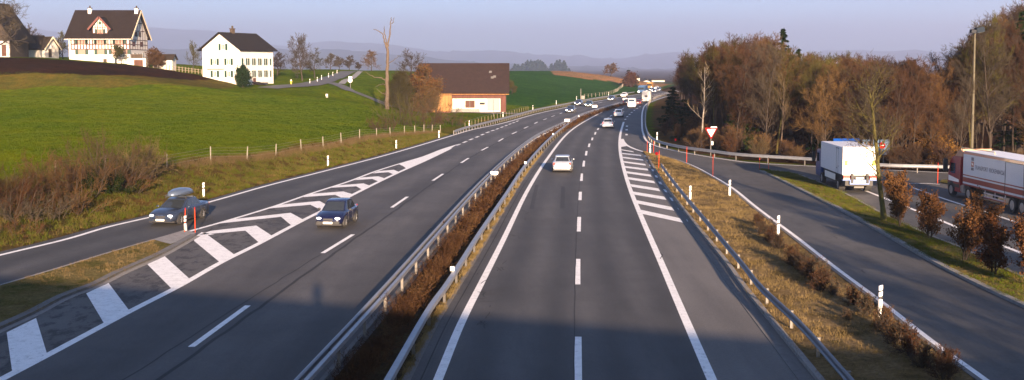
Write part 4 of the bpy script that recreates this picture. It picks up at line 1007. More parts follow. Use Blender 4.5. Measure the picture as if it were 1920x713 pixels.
# bare trees beside the ramp next to the bridge: outside the picture, their long shadows streak the ramp
for i, (x, y, H) in enumerate([(22,2,11),(25.5,-4,13),(25,10,10),(31,14,12),(35,6,13),(37,18,12)]):
    src = [o_ for o_ in bpy.data.objects if o_.name.startswith('bare_tree') and o_.parent is None][i % 5]; o = copy_tree(src); put(o, x, y, H, 12.0, z=0, wid=1.0)
    o['label'] = 'bare tree beside the slip road next to the bridge, casting streaky shadows'; o['group'] = 'trees beside the bridge'
# low shrubs along the slip-road kerb
sp = [(1420,425,.9),(1432,440,1.0),(1446,455,1.05),(1455,466,.9),(1490,498,1.1),(1503,508,1.0),(1520,522,1.1),(1537,532,1.15),(1545,545,1.0),(1566,553,.75),(1600,572,.9),(1628,590,.95),(1660,622,1.0),(1680,645,1.1),(1706,668,1.15),(1740,690,1.0),(1765,712,1.1),(1588,600,.5)]
proto = None
for i, (px, py, H) in enumerate(sp):
    q = G(px, py, .1)
    if i < 4:
        o = plant('verge_shrub', np.random.default_rng(80+i), 1.0, M['bark_d'], M['twig_grey' if i % 2 else 'twig_red'], 'x', 'shrub', crown='twigs', levels=3, nb=(8, 6, 5), spread=(42, 40, 42), lenf=(.6, .55, .5), multi=6, r0=.022, tr=.006, clear=.1, leaf=(350, .022, M['leaf_rust'], .05)); 
        if i == 0: vps = []
        vps.append(o)
    else: o = copy_tree(vps[i % 4])
    o.location = q; o.scale = (H*1.1, H*1.1, H); o.rotation_euler = (0, 0, i*1.3); o['group'] = 'small bare shrubs along the slip road kerb'
    o['label'] = 'small dark shrub in the group nearest the upper delineator post' if i < 4 else 'small dark bare shrub in the long row between the two nearest delineator posts' if i < 12 and i != 17 else 'dark leafless shrub in the shaded foreground row beside the white kerb line' if i != 17 else 'tiny lone sapling on the verge'

# ---- median hedge (one continuous growth) -----------------------
hr_ = np.random.default_rng(91); mid = resample(np.array(extf(RL, 60)), step=.5); V = []; 
MP = offset(mid, .95); Lm = len(MP)
stems = []
for i in range(Lm):
    d = MP[i][1]; n = int(42*(1 if d < 60 else .6 if d < 110 else .3 if d < 200 else .12))
    if d < 14: n = 12
    T = MP[min(i+1, Lm-1)]-MP[i-1]; T /= np.linalg.norm(T)+1e-9; N_ = np.array([T[1], -T[0], 0])
    wsc = 1 if d < 60 else 1.8 if d < 120 else 3
    for _ in range(n):
        b = MP[i]+T*hr_.uniform(-.25, .25)+N_*hr_.normal(0, .27); h = (.55+.22*math.sin(d*.8)+.1*math.sin(d*2.3)*1)*hr_.uniform(.55, 1.25)
        l = hr_.normal(0, .26, 2); tip = b+np.array([l[0], l[1], h]); w_ = .006*wsc; c = hr_.normal(0, 1, 3); c[2] = 0; c /= np.linalg.norm(c); md = (b+tip)/2+np.array([hr_.normal(0, .05), hr_.normal(0, .05), .05])
        z0 = np.array([0, 0, .03]); stems.append(np.array([b-c*w_+z0, b+c*w_+z0, md+c*w_, md-c*w_, md-c*w_, md+c*w_, tip+c*w_*.5, tip-c*w_*.5]))
        for q_ in range(3):
            p0 = b+(tip-b)*hr_.uniform(.3, 1)+hr_.normal(0, .03, 3); dd = hr_.normal(0, 1, 3); dd[2] = abs(dd[2]); dd *= .12/np.linalg.norm(dd)*wsc**.4; c2 = np.cross(dd, hr_.normal(0, 1, 3)); c2 *= .009*wsc/(np.linalg.norm(c2)+1e-9)
            stems.append(np.array([p0-c2, p0+c2, p0+dd+c2, p0+dd-c2]))
V = np.concatenate(stems); hm_ = tint_mat('median_hedge_twigs', [(.04,.02,.015),(.10,.05,.028),(.19,.11,.058)], scale=1.2)
hedge = np_obj('hedge', V, np.arange(len(V)).reshape(-1, 4), hm_); tag(hedge, 'rust brown winter hedge filling the median between the two guard rails', 'hedge')

# ---- left bank thicket ------------------------------------------
def bush(px, py, H, W_, tw, label, seed, leaf=None, group=None, multi=26, nb=(9, 7, 5), Y=None, name='thicket_bush', cat='bush', up=.1, splay=.35, br_=None, fan=1.0):
    rg = np.random.default_rng(seed); k_ = RP(rg); limbs = []; twigs = []
    def sub(q, u):
        i = int(u); f = u-i; a, b = q[i], q[i+1]; return (a[0]+(b[0]-a[0])*f, a[1]+(b[1]-a[1])*f, a[2]+(b[2]-a[2])*f), _nrm(b[0]-a[0], b[1]-a[1], b[2]-a[2])
    for m in range(multi):
        a = k_.u(0, 6.28); w2 = W_*.33*math.sqrt(k_.u(0, 1)); b = (math.cos(a)*w2, math.sin(a)*w2, -.2)
        d = (b[0]/W_*2.2*fan+k_.n(splay), b[1]/W_*2.2*fan+k_.n(splay), 1.0); l = H*k_.u(.7, 1.1); q = _seg(k_, b, d, l, 6, up, .09); limbs.append((q, [x*max(1, H/3) for x in _lin(.028, .010, 7)]))
        for c in range(nb[0]):
            p, T = sub(q, k_.u(.12, 1)*5.9); l2 = l*.36*k_.u(.5, 1.2); q2 = _seg(k_, p, (T[0]+k_.n(.5), T[1]+k_.n(.5), T[2]+k_.n(.5)), l2, 3, .12, .14); twigs.append((q2, _lin(.011, .007, 4)))
            for e in range(nb[1]):
                p2, T2 = sub(q2, k_.u(.1, 1)*2.9); l3 = l2*.5*k_.u(.4, 1.2); twigs.append((_seg(k_, p2, (T2[0]+k_.n(.55), T2[1]+k_.n(.55), T2[2]+k_.n(.55)), l3, 2, .1, .15), _lin(.0085, .005, 3)))
    twigs = [(np.array(p), np.array(r)) for p, r in twigs]; limbs = [(np.array(p), np.array(r)) for p, r in limbs]
    q = P(px, py) if Y is None else np.array([at(px, py, Y)[0], Y, h1(at(px, py, Y)[0], Y)])
    r = empty(name, q, 0, label, cat, group); V, F = tubes(limbs, 4); np_obj('stems', V, F, br_ or M['bark'], r); V, F = tubes(twigs, 3); np_obj('twigs', V, F, M[tw], r)
    if leaf: n, s, lm, j = leaf; V, F = leaves_on(rg, twigs, n, s, j); np_obj('dry_leaves', V, F, lm, r)
    return r
bg_ = 'bare bushes of the thicket on the left bank'
bush(212, 345, 3.6, 6.5, 'twig_tan', 'largest pale fan shaped bush in the middle of the left thicket', 101, group=bg_, multi=46)
bush(266, 333, 2.7, 3.6, 'twig_tan', 'rounded pale bush at the right end of the left thicket', 102, group=bg_, multi=30)
bush(150, 365, 2.4, 4.5, 'twig_brown', 'brown bush in front of the large pale bush', 103, group=bg_, multi=30)
bush(100, 350, 2.4, 5.0, 'twig_brown', 'brown bush left of the large fan shaped bush', 104, group=bg_, multi=30)
bush(50, 372, 2.5, 5.0, 'twig_olive', 'olive tinted bush near the left edge of the thicket', 105, group=bg_, multi=30)
bush(10, 400, 2.7, 5.0, 'twig_brown', 'brown bush at the left picture edge', 106, group=bg_, multi=34)
bush(70, 410, 1.7, 5.0, 'twig_grey', 'low grey bramble below the olive bush', 107, group=bg_, multi=34, splay=.7)
bush(135, 400, 1.8, 4.0, 'twig_brown', 'low brown bramble in front of the thicket', 108, group=bg_, multi=28, splay=.7)
bush(235, 358, 1.7, 3.2, 'twig_brown', 'low brown bramble under the right end of the thicket', 109, group=bg_, multi=24, splay=.6)
bush(-40, 390, 2.8, 5.0, 'twig_brown', 'twiggy bush cut by the left picture edge', 110, group=bg_, multi=30)
bush(205, 362, 1.5, 2.2, 'twig_olive', 'dark evergreen bush low in the left thicket', 111, leaf=(7000, .045, M['ivy'], .1), multi=18, splay=.5)
bush(30, 440, 1.0, 4.0, 'twig_brown', 'ankle high bramble at the foot of the bank', 112, group=bg_, multi=24, splay=.8)
# thicket by the farm path
tg = 'bare bushes below the farm path'
for i, (px, py, H, W_, tw, lb) in enumerate([(745,232,4.2,7,'twig_olive','olive bush at the left of the thicket under the dead tree'),(790,240,3.4,7,'twig_brown','low brown bush next to the end of the wire fence'),(770,215,5.0,6,'twig_olive','taller olive bush behind the low brown bush'),(818,226,3.4,6,'twig_tan','tan bush in front of the barn wall'),(846,236,2.2,5,'twig_red','small reddish bush at the end of the fence by the motorway'),(718,244,2.0,5,'twig_red','low reddish bush at the meadow corner')]):
    bush(px, py, H, W_, tw, lb, 120+i, group=tg, multi=26, nb=(8, 6, 4))
def ltree(px, py, top, tw, bk, label, seed, Y=None, wid=1.0, leaf=None, name='bare_tree', cat='tree', group=None, **kw):
    if Y is None: q = P(px, py)
    else: a = at(px, py, Y); q = np.array([a[0], Y, a[2] if py < 128 and Y > 330 else h1(a[0], Y)])
    H = HC+(PP-0)*0; H = at(px, top, q[1])[2]-q[2]
    k = dict(levels=4, nb=(20, 7, 6, 4), spread=(58, 48, 46, 45), lenf=(.42, .52, .52, .5), up=.22, clear=.18, r0=H*.02, tr=.02, gnarl=.13); k.update(kw)
    o = plant(name, np.random.default_rng(seed), H, M[bk], M[tw], label, cat, leaf=leaf, group=group, **k); o.location = q; o.scale = (wid, wid, 1); return o
ltree(567, 152, 60, 'twig_grey', 'bark', 'tall old pear tree beside the country road', 201, wid=.85, shape=lambda u: 1.1-.55*u, nb=(26,8,6,4), spread=(64,48,45,42), lenf=(.38,.5,.5,.5))
ltree(590, 147, 88, 'twig_olive', 'bark_d', 'smaller rounded tree right of the tall pear tree', 202, wid=1.0, nb=(15,7,5,4))
ltree(362, 124, 74, 'twig_olive', 'bark', 'slim tree left of the white house', 203, wid=.75, nb=(17,6,5,4), Y=262)
ltree(520, 140, 96, 'twig_grey', 'bark_d', 'spreading bare tree right behind the white house', 204, wid=1.1, Y=285)
for i, (px, py, top, lb) in enumerate([(620,134,98,'dark bushy tree at the left of the crest row'),(636,134,104,'second tree of the row at the road crest'),(655,134,103,'third tree of the row, straight over the road crest'),(672,135,116,'low bush shaped tree right of the road crest')]):
    ltree(px, py, top, 'twig_grey', 'bark_d', lb, 210+i, wid=1.25, Y=350+i*6, clear=.12, nb=(20,7,6,4), group='trees at the road crest')
ltree(696, 135, 93, 'twig_brown', 'bark', 'spreading tree between the road crest and the dead trunk', 221, Y=365, wid=1.2, spread=(62,50,45,42))
ltree(768, 190, 90, 'twig_grey', 'bark_d', 'grey bare tree rising behind the orange bush', 222, Y=232, wid=1.0, clear=.3, nb=(17,7,5,4))
ltree(792, 195, 120, 'twig_tan', 'bark', 'orange leaved tree at the left end of the barn', 223, Y=229, wid=1.25, clear=.08, multi=4, r0=.1, leaf=(8000, .11, M['leaf_orange'], .3), nb=(9,6,5,4))
ltree(748, 200, 118, 'twig_olive', 'bark', 'thin many stemmed tree left of the orange tree', 224, Y=226, wid=.9, clear=.1, multi=4, r0=.09)
ltree(799, 200, 148, 'twig_tan', 'bark', 'rust coloured low tree close to the barn roof', 225, Y=227, wid=1.1, clear=.05, multi=4, r0=.08, leaf=(5000, .09, M['leaf_orange'], .25))
# dead trunk
q = P(725, 205); s = 1/ppm(q[1]); r = empty('dead_tree', q, 0, 'tall dead tree with a forked bare top beside the farm path', 'tree')
def pp_(px, py, dy=0): a = at(px, py, q[1]+dy); return np.array([a[0]-q[0], dy, a[2]-q[2]])
tr_ = [(np.array([pp_(725,208), pp_(726,170), pp_(726,130), pp_(727,100), pp_(725,85)]), np.array([.5,.36,.32,.28,.22]))]
br2 = [(np.array([pp_(725,90), pp_(721,78), pp_(718,66), pp_(712,60), pp_(700,55)]), np.array([.17,.14,.10,.08,.04])), (np.array([pp_(726,92), pp_(729,75), pp_(732,58), pp_(733,43), pp_(734,33,1)]), np.array([.19,.16,.13,.1,.05])),
       (np.array([pp_(725,88), pp_(723,70), pp_(721,58), pp_(720,49,-1)]), np.array([.14,.11,.08,.03])), (np.array([pp_(734,45), pp_(737,40), pp_(739,32,1)]), np.array([.08,.05,.02])),
       (np.array([pp_(725,152), pp_(712,146,-1), pp_(697,143,-2), pp_(684,133,-2)]), np.array([.14,.1,.06,.02])), (np.array([pp_(726,160), pp_(715,158,1), pp_(704,163,2)]), np.array([.1,.07,.03])),
       (np.array([pp_(727,120), pp_(740,112,1), pp_(748,104,1)]), np.array([.1,.06,.02])), (np.array([pp_(725,178), pp_(712,172,-1), pp_(705,165,-1)]), np.array([.08,.05,.02]))]
def wig(b, amp):
    p, r_ = b; p = resample(p, n=len(p)*4); r2 = np.interp(np.linspace(0, 1, len(p)), np.linspace(0, 1, len(r_)), r_); p[1:-1] += np.random.default_rng(int(abs(p[0, 2]*100))).normal(0, amp, (len(p)-2, 3)); return p, r2*(1+np.random.default_rng(3).normal(0, .06, len(r2)))
V, F = tubes([wig(b, .05) for b in tr_], 9); np_obj('trunk', V, F, M['bark_pale'], r, smooth=True)
V, F = tubes([wig(b, .05) for b in br2], 6); np_obj('branches', V, F, M['bark_pale'], r, smooth=True)
# lone round tree, dark clump, small tree by barn
def far_tree(px, py, top, Y, *a, **k):
    return ltree(px, py, top, *a, Y=Y, **k)
o = ltree(1145, 141, 117, 'twig_brown', 'bark_d', 'lone round bare tree on the tan field crest', 231, Y=528, wid=1.15, spread=(68,52,48,45), lenf=(.5,.5,.5,.5), shape=lambda u: 1.2-.6*u, clear=.3, tr=.05, nb=(18,8,5,4), up=.1)
o = ltree(1183, 172, 136, 'twig_brown', 'bark_d', 'brown rounded tree of the clump beside the motorway', 232, Y=470, wid=1.3, clear=.05, tr=.045, nb=(16,8,5,4), leaf=(2500, .22, M['leaf_rust'], .4))
for px, ytop, Y, W_, sd_, lb in [(1179,127,485,9,241,'tall dark evergreen in the clump beside the motorway'),(1192,140,480,7,242,'dark evergreen at the right of the clump beside the motorway'),(1173,140,488,6,243,'dark evergreen at the left of the clump beside the motorway')]:
    con(px, Y, ytop, W_, lb, 'needle', sd_, dens=.35, clear=.0, blade=.5, name='evergreen_tree', cat='evergreen tree')
ltree(960, 178, 149, 'twig_olive', 'bark_d', 'small bare tree on the meadow right of the barn', 235, wid=.9, tr=.03)
ltree(228, 116, 82, 'twig_olive', 'bark', 'small fruit tree before the half-timbered house', 236, Y=247, wid=1.2, clear=.3, leaf=(700,.07,M['ivy'],.15))
ltree(291, 128, 86, 'twig_brown', 'bark', 'brown bushy tree at the right of the half-timbered house', 237, Y=250, wid=1.4, clear=.1, multi=3, r0=.1)
ltree(118, 110, 56, 'twig_olive', 'bark_d', 'dark tree between the white shed and the half-timbered house', 238, Y=285, wid=1.15, nb=(16,7,5,4), clear=.1)
ltree(62, 100, 42, 'twig_grey', 'bark_d', 'bare tree rising behind the white shed', 239, Y=285, wid=1.1)
ltree(-12, 118, -60, 'twig_grey', 'bark_d', 'large bare tree whose branches reach in at the upper left corner', 240, Y=215, wid=1.1, spread=(64,50,48,45), r0=.4, lenf=(.48,.5,.5,.5), tr=.02, nb=(16,8,6,5))
for i, (px, py, H, W_, lb) in enumerate([(455,156,4.6,3.4,'dark green round yew at the corner of the white house')]):
    q = at(px, py, 226); q = np.array([q[0], 226, h1(q[0], 226)]); o = plant('yew_bush', np.random.default_rng(251), H, M['bark_d'], M['twig_olive'], lb, 'bush', leaf=(16000, .13, M['ivy'], .22), crown='twigs', levels=3, nb=(12,7,5), spread=(48,40,40), lenf=(.42,.5,.5), multi=5, r0=.08, clear=.03); o.location = q; o.scale = (.95, .95, 1)
for i, (px, Yb, H, lb) in enumerate([(405,240,1.6,'small green garden bush left of the yew'),(418,238,2.0,'low brown garden bush beside the yew'),(396,243,1.3,'low pale garden bush before the gable of the white house'),(104,262,3.4,'dark green bush beside the white shed')]):
    q = at(px, 140, Yb); o = plant('garden_bush', np.random.default_rng(260+i), H, M['bark_d'], M['twig_olive'], lb, 'bush', leaf=(3500, .1, M['ivy' if i in (0, 3) else 'leaf_rust'], .15), crown='twigs', levels=3, nb=(8,6,5), spread=(48,40,40), lenf=(.45,.5,.5), multi=5, r0=.05, clear=.03); o.location = (q[0], Yb, h1(q[0], Yb))
# distant treeline: reads as one mass
rt = np.random.default_rng(77); Vs = []
for px in np.arange(957, 1068, .55):
    Y = 2300+rt.uniform(-60, 60); a = at(px+rt.normal(0, .5), 137, Y); H = 1.5*(7+9*rt.random()+ (5 if 985 < px < 1020 or 1040 < px < 1060 else 0))*(.55 if px < 963 or 1023 < px < 1032 or px > 1062 else 1)*1.0
    n = 60; t_ = rt.random(n)**.8; c = np.stack([a[0]+rt.normal(0, 1, n)*(1-t_)*5.5, Y+rt.normal(0, 1, n)*(1-t_)*5.5, a[2]-4+t_*H], 1); d = rt.normal(0, 1, (n, 3)); d /= np.linalg.norm(d, axis=1)[:, None]; e = np.cross(d, rt.normal(0, 1, (n, 3))); e /= np.linalg.norm(e, axis=1)[:, None]
    Vs.append(np.stack([c-d*2.2, c-e*1.7, c+d*2.2, c+e*1.7], 1).reshape(-1, 3))
V = np.concatenate(Vs); o = np_obj('treeline', V, np.arange(len(V)).reshape(-1, 4), M['needle']); o['kind'] = 'stuff'
# ---- grass tufts (uncountable) ----------------------------------
def tufts(name, pos, h, wd, mat_, seed, blades=7, spread=.07):
    rg = np.random.default_rng(seed); n = len(pos); pos = np.repeat(pos, blades, 0); m_ = len(pos)
    b = pos+np.stack([rg.normal(0, spread, m_), rg.normal(0, spread, m_), np.full(m_, -.02)], 1); a = rg.uniform(0, 6.28, m_); c = np.stack([np.cos(a), np.sin(a), np.zeros(m_)], 1)*wd
    hh = h*rg.uniform(.5, 1.3, m_); lean = rg.normal(0, .45, (m_, 2))*hh[:, None]; tip = b+np.stack([lean[:, 0], lean[:, 1], hh], 1)
    V = np.stack([b-c, b+c, tip+c*.25, tip-c*.25], 1).reshape(-1, 3); o = np_obj(name, V, np.arange(4*m_).reshape(m_, 4), mat_); o['kind'] = 'stuff'; return o
def sample(A, B, n, seed, ycap=1e9, pw=1.0, zf=None, z=.1):
    rg = np.random.default_rng(seed); A = resample(A, n=200); B = resample(B, n=200); u = rg.random(n)**pw*199; v = rg.random(n); i = np.minimum(u.astype(int), 198); f = (u-i)[:, None]
    p = (A[i]*(1-f)+A[i+1]*f)*(1-v[:, None])+(B[i]*(1-f)+B[i+1]*f)*v[:, None]; p = p[p[:, 1] < ycap]
    # clumpiness
    k = np.sin(p[:, 0]*2.1+1.3*np.sin(p[:, 1]*.9))*np.sin(p[:, 1]*1.3+p[:, 0]); p = p[rg.random(len(p)) < .45+.45*k]
    p[:, 2] = hgt(p[:, 0], p[:, 1]) if zf else z; return p
M['blade_dry'] = tint_mat('dry_grass_blades', [(.13,.095,.04),(.30,.205,.10),(.48,.33,.18)], scale=.8)
M['blade_green'] = tint_mat('green_grass_blades', [(.085,.14,.007),(.16,.20,.012)], scale=.6)
M['blade_bank'] = tint_mat('bank_grass_blades', [(.085,.08,.018),(.16,.12,.04),(.28,.185,.085)], scale=.5)
tufts('verge_grass', sample(EE+[G(1211.5,288)], offset(resample(GG, step=2), -.45), 26000, 1), .13, .006, M['blade_dry'], 1)
tufts('island_grass', sample(J1[:-1], J2[:-1], 7000, 2, z=.11), .12, .007, M['blade_bank'], 3); tufts('island_green_grass', sample(J1[:-1], J2[:-1], 8000, 4, z=.11), .11, .007, M['blade_green'], 5)
tufts('triangle_grass', sample(KL[:-1], KR[:-1], 6000, 6, z=.11), .10, .006, M['blade_dry'], 7); tufts('median_grass_tufts', sample(offset(rr, .12)[:60], cedge[:60], 9000, 8, z=.06), .09, .006, M['blade_dry'], 9)
eb = resample(np.array(L0[:11]), step=3); eb1 = offset(eb, -1.0); fl = resample(ext(fence_w, 50), step=3, smooth=False)
bk1 = sample(eb1, fl, 26000, 10, zf=True); tufts('bank_grass', bk1, .22, .009, M['blade_bank'], 11, blades=6); tufts('bank_green_grass', sample(eb1, fl, 24000, 12, zf=True), .2, .009, M['blade_green'], 13, blades=6)
tufts('fence_grass', sample(offset(fl, -.5), offset(fl, .9), 7000, 14, zf=True), .45, .009, M['twig_tan'], 15)
mp = np.stack([np.random.default_rng(16).uniform(-115, -2, 90000), 70+np.random.default_rng(17).random(90000)**1.3*130], 1)
mp = mp[(mp[:, 0] < np.interp(mp[:, 1], fl[:, 1], fl[:, 0])-1) & (np.abs(mp[:, 0]/mp[:, 1]) < .5)]; mp = np.column_stack([mp, hgt(mp[:, 0], mp[:, 1])])
tufts('meadow_grass', mp, .14, .012, M['blade_green'], 18, blades=5, spread=.15)
# ------------------------------------------------------------------ buildings
M['plaster'] = pmat('white_plaster', (.56,.53,.48), .9, var=.09, scale=.6); M['plaster_g'] = pmat('grey_plaster', (.5,.48,.45), .9, var=.12, scale=.8)
def tiles(name, c, sc=3.2):
    m, t, b = nt(name); v = coords(t); n = noise(t, 1.2, 5, .65, v); w_ = t.nodes.new('ShaderNodeTexWave'); w_.bands_direction = 'Z'; w_.inputs['Scale'].default_value = sc; w_.inputs['Distortion'].default_value = .4; L(t, v, w_.inputs['Vector'])
    cc = ramp(t, n, [(.3, tuple(x*.75 for x in c)), (.7, tuple(x*1.25 for x in c))]); cc = mix(t, 1, cc, ramp(t, w_.outputs['Fac'], [(.2, .8), (.7, 1.1)]), 'MULTIPLY')
    L(t, cc, b.inputs['Base Color']); b.inputs['Roughness'].default_value = .9; b.inputs['Specular IOR Level'].default_value = .2; bump(t, b, w_.outputs['Fac'], .04); return m
M['roof_brown'] = tiles('brown_roof_tiles', (.015,.0095,.008)); M['roof_barn'] = tiles('barn_roof_tiles', (.027,.0155,.013)); M['roof_dark'] = tiles('dark_roof_tiles', (.013,.0095,.009)); M['roof_old'] = tiles('old_mossy_tiles', (.03,.021,.013))
def planks(name, c, sc=9):
    m, t, b = nt(name); v = coords(t, (1, 1, .12)); n = noise(t, 2.5, 5, .7, v); w_ = t.nodes.new('ShaderNodeTexWave'); w_.bands_direction = 'X'; w_.inputs['Scale'].default_value = sc/6.28*2; w_.inputs['Distortion'].default_value = .3; L(t, coords(t), w_.inputs['Vector'])
    cc = ramp(t, n, [(.25, tuple(x*.55 for x in c)), (.75, tuple(x*1.35 for x in c))]); cc = mix(t, 1, cc, ramp(t, w_.outputs['Fac'], [(.05, .35), (.2, 1)]), 'MULTIPLY')
    L(t, cc, b.inputs['Base Color']); b.inputs['Roughness'].default_value = .85; return m
M['wood_orange'] = planks('orange_barn_boards', (.32,.16,.05)); M['wood_red'] = planks('red_brown_boards', (.10,.032,.02)); M['wood_dark'] = planks('dark_weathered_boards', (.055,.037,.023)); M['wood_door'] = planks('barn_door_boards', (.085,.033,.02))  # the barn's board wall is orange, the rest red-brown
M['frame_red'] = pmat('red_brown_timber', (.05,.016,.012), .8, var=.2); M['shutter_green'] = pmat('green_shutter', (.004,.03,.018), .6, var=.1); M['curtain'] = pmat('curtained_glass', (.20,.17,.14), .3, var=.12, scale=5); M['red_trim'] = pmat('red_barge_board', (.09,.02,.013), .6)
M['win_frame'] = pmat('pinkish_window_frame', (.38,.19,.14), .6)
def window(parent, x, y, z, w_, h_, normal='y', shutters=0.0, frame=None, glass=None, sh_mat=None, mull=1, dep=.06):
    """window on a wall facing -y (normal 'y') or +x (normal 'x'); local coordinates of parent"""
    fm = frame or M['white']; T = (lambda a, b, c: (a, b, c)) if normal == 'y' else (lambda a, b, c: (x-(b-y), y+(a-x), c))
    def bx(m, x0, x1, d0, d1, z0, z1):
        if normal == 'y': m.box(x0, x1, y-d1, y-d0, z0, z1)
        else: m.box(x+d0, x+d1, y+(x0-x), y+(x1-x), z0, z1)
    m = MB(); t_ = min(.09, w_*.1)
    bx(m, x-w_/2, x-w_/2+t_, .002, dep, z, z+h_); bx(m, x+w_/2-t_, x+w_/2, .002, dep, z, z+h_); bx(m, x-w_/2+t_, x+w_/2-t_, .002, dep, z+h_-t_, z+h_); bx(m, x-w_/2+t_, x+w_/2-t_, .002, dep, z, z+t_)
    for k in range(mull): c = x-w_/2+w_*(k+1)/(mull+1); bx(m, c-.03, c+.03, .012, dep-.01, z+t_, z+h_-t_)
    f = m.build('window', fm, parent); m = MB(); bx(m, x-w_/2+t_, x+w_/2-t_, .003, .011, z+t_, z+h_-t_); m.build('pane', glass or M['glass'], f)
    if shutters:
        for s in (-1, 1):
            m = MB(); c = x+s*(w_/2+shutters/2+.02); bx(m, c-shutters/2, c+shutters/2, .004, .05, z-.03, z+h_+.03); m.build('shutter', sh_mat or M['shutter_green'], f)
    return f
def gable_prism(m, x0, x1, y0, y1, z0, ze, zr, axis='x'):
    """walls with gables: ridge along axis"""
    if axis == 'x':   # ridge along x, gable ends at x0,x1
        ym = (y0+y1)/2; V = [(x0,y0,z0),(x1,y0,z0),(x1,y1,z0),(x0,y1,z0),(x0,y0,ze),(x1,y0,ze),(x1,y1,ze),(x0,y1,ze),(x0,ym,zr),(x1,ym,zr)]
        F = [(0,1,5,4),(2,3,7,6),(1,2,6,9,5),(3,0,4,8,7),(4,5,9,8),(6,7,8,9),(0,3,2,1)]
    else:
        xm = (x0+x1)/2; V = [(x0,y0,z0),(x1,y0,z0),(x1,y1,z0),(x0,y1,z0),(x0,y0,ze),(x1,y0,ze),(x1,y1,ze),(x0,y1,ze),(xm,y0,zr),(xm,y1,zr)]
        F = [(0,1,5,8,4),(2,3,7,9,6),(1,2,6,5),(3,0,4,7),(4,8,9,7),(5,6,9,8),(0,3,2,1)]
    return m.add(V, F)
def roof_slabs(m, x0, x1, y0, y1, ze, zr, over, th=.22, axis='x', lift=.05):
    """two pitched slabs; over = overhang at gables and eaves"""
    if axis == 'x':
        ym = (y0+y1)/2; sl = (zr-ze)/(ym-y0)
        for s, ye in ((-1, y0-over), (1, y1+over)):
            zz = ze - over*sl
            V = [(x0-over,ye,zz+lift),(x1+over,ye,zz+lift),(x1+over,ym,zr+lift),(x0-over,ym,zr+lift)]; V += [(a,b,c+th) for a,b,c in V]
            m.add(V, [(0,1,2,3),(7,6,5,4),(0,4,5,1),(1,5,6,2),(2,6,7,3),(3,7,4,0)])
    else:
        xm = (x0+x1)/2; sl = (zr-ze)/(xm-x0)
        for xe in (x0-over, x1+over):
            zz = ze-over*sl; V = [(xe,y0-over,zz+lift),(xm,y0-over,zr+lift),(xm,y1+over,zr+lift),(xe,y1+over,zz+lift)]; V += [(a,b,c+th) for a,b,c in V]
            m.add(V, [(0,1,2,3),(7,6,5,4),(0,4,5,1),(1,5,6,2),(2,6,7,3),(3,7,4,0)])
# --- half-timbered house: front wall faces the camera
YH = 250.; a = at(129.8, 114, YH); b = at(244, 114, YH); zb = at(130, 114.5, YH)[2]; Wd = b[0]-a[0]; Dp = 12.2
ze = at(130, 73.5, YH-.7)[2]-zb; zr = at(200, 19.5, YH+Dp/2)[2]-zb-.2; zw = ze+.75*(zr-ze)/(Dp/2+.75)
r = empty('timber_house', (a[0], YH, zb), 0, 'large half-timbered white house with a steep brown roof, red dormer and green shutters', 'house')
m = MB(); gable_prism(m, 0, Wd, 0, Dp, -3, zw, zr); m.build('wall', M['plaster'], r)
m = MB(); roof_slabs(m, 0, Wd, 0, Dp, zw, zr, .75, .2); rf = m.build('roof', M['roof_brown'], r)
for px in (154, 243):
    x = (px-129.8)/(244-129.8)*Wd; m = MB(); m.box(x-.35, x+.35, Dp/2-.9, Dp/2-.2, zr-1.6, zr+.55); c = m.build('chimney', M['white'], rf); m = MB(); m.box(x-.42, x+.42, Dp/2-.97, Dp/2-.13, zr+.55, zr+.75); m.tube([(x,Dp/2-.55,zr+.75),(x,Dp/2-.55,zr+1.2)], .18, 8); m.build('chimney_cap', M['wood_dark'], c)
u1 = ze-2.3; m = MB()     # timber frame of the upper floor, front and gable
nb_ = 19
for k in range(nb_+1): x = .55+(Wd-.6)*k/nb_; m.box(x-.13, x+.13, -.05, .02, u1, ze+.6)
for z in (u1, u1+1.15, ze+.1): m.box(.5, Wd, -.055, .02, z-.12, z+.12)
for k in range(8): y = .1+(Dp-.2)*k/7; m.box(Wd-.02, Wd+.05, y-.07, y+.07, u1, ze)
for z in (u1, u1+1.15, ze-.1, ze+2.0, ze+3.8):
    q = max(0, (z-ze)/(zr-ze))*Dp/2; m.box(Wd-.02, Wd+.055, q+.2, Dp-q-.2, z-.08, z+.08)
for k in range(1, 7): y = Dp*k/7; t_ = min(y, Dp-y)/(Dp/2)*(zr-ze); m.box(Wd-.02, Wd+.05, y-.06, y+.06, ze, ze+t_-.3)
m.build('timber_frame', M['frame_red'], r)
zx = lambda z90: (90+z90/5.283-129.8)/(244-129.8)*Wd
zz_ = lambda zy: at(200, 5+zy/5.283, YH)[2]-zb
for (x, z0, z1, w_) in [(337,418,370,1.55),(523,412,366,1.5),(710,410,364,1.6)]: window(r, zx(x), 0, zz_(z0), w_, zz_(z1)-zz_(z0), shutters=.7, frame=M['win_frame'], glass=M['curtain'], mull=3, dep=.09)
for (x, z0, z1, w_) in [(337,514,464,1.55),(526,514,464,1.5),(655,512,464,.9),(770,510,464,.8)]: window(r, zx(x), 0, zz_(z0), w_, zz_(z1)-zz_(z0), shutters=.7, frame=M['win_frame'], glass=M['curtain'], mull=3, dep=.09)
for y, z in [(2.6, u1+.75),(8.0, u1+.75)]: window(r, Wd, y, z, .9, 1.1, 'x', .45, frame=M['frame_red'], glass=M['glass'], sh_mat=M['frame_red'])
for y, z in [(2.0, u1-2.0),(4.6, u1-2.0),(8.2, u1-2.0)]: window(r, Wd, y, z, .9, 1.2, 'x', .4)
for y, z in [(4.2, ze+.7),(6.8, ze+.7)]: window(r, Wd, y, z, .8, 1.1, 'x', .4, frame=M['frame_red'])
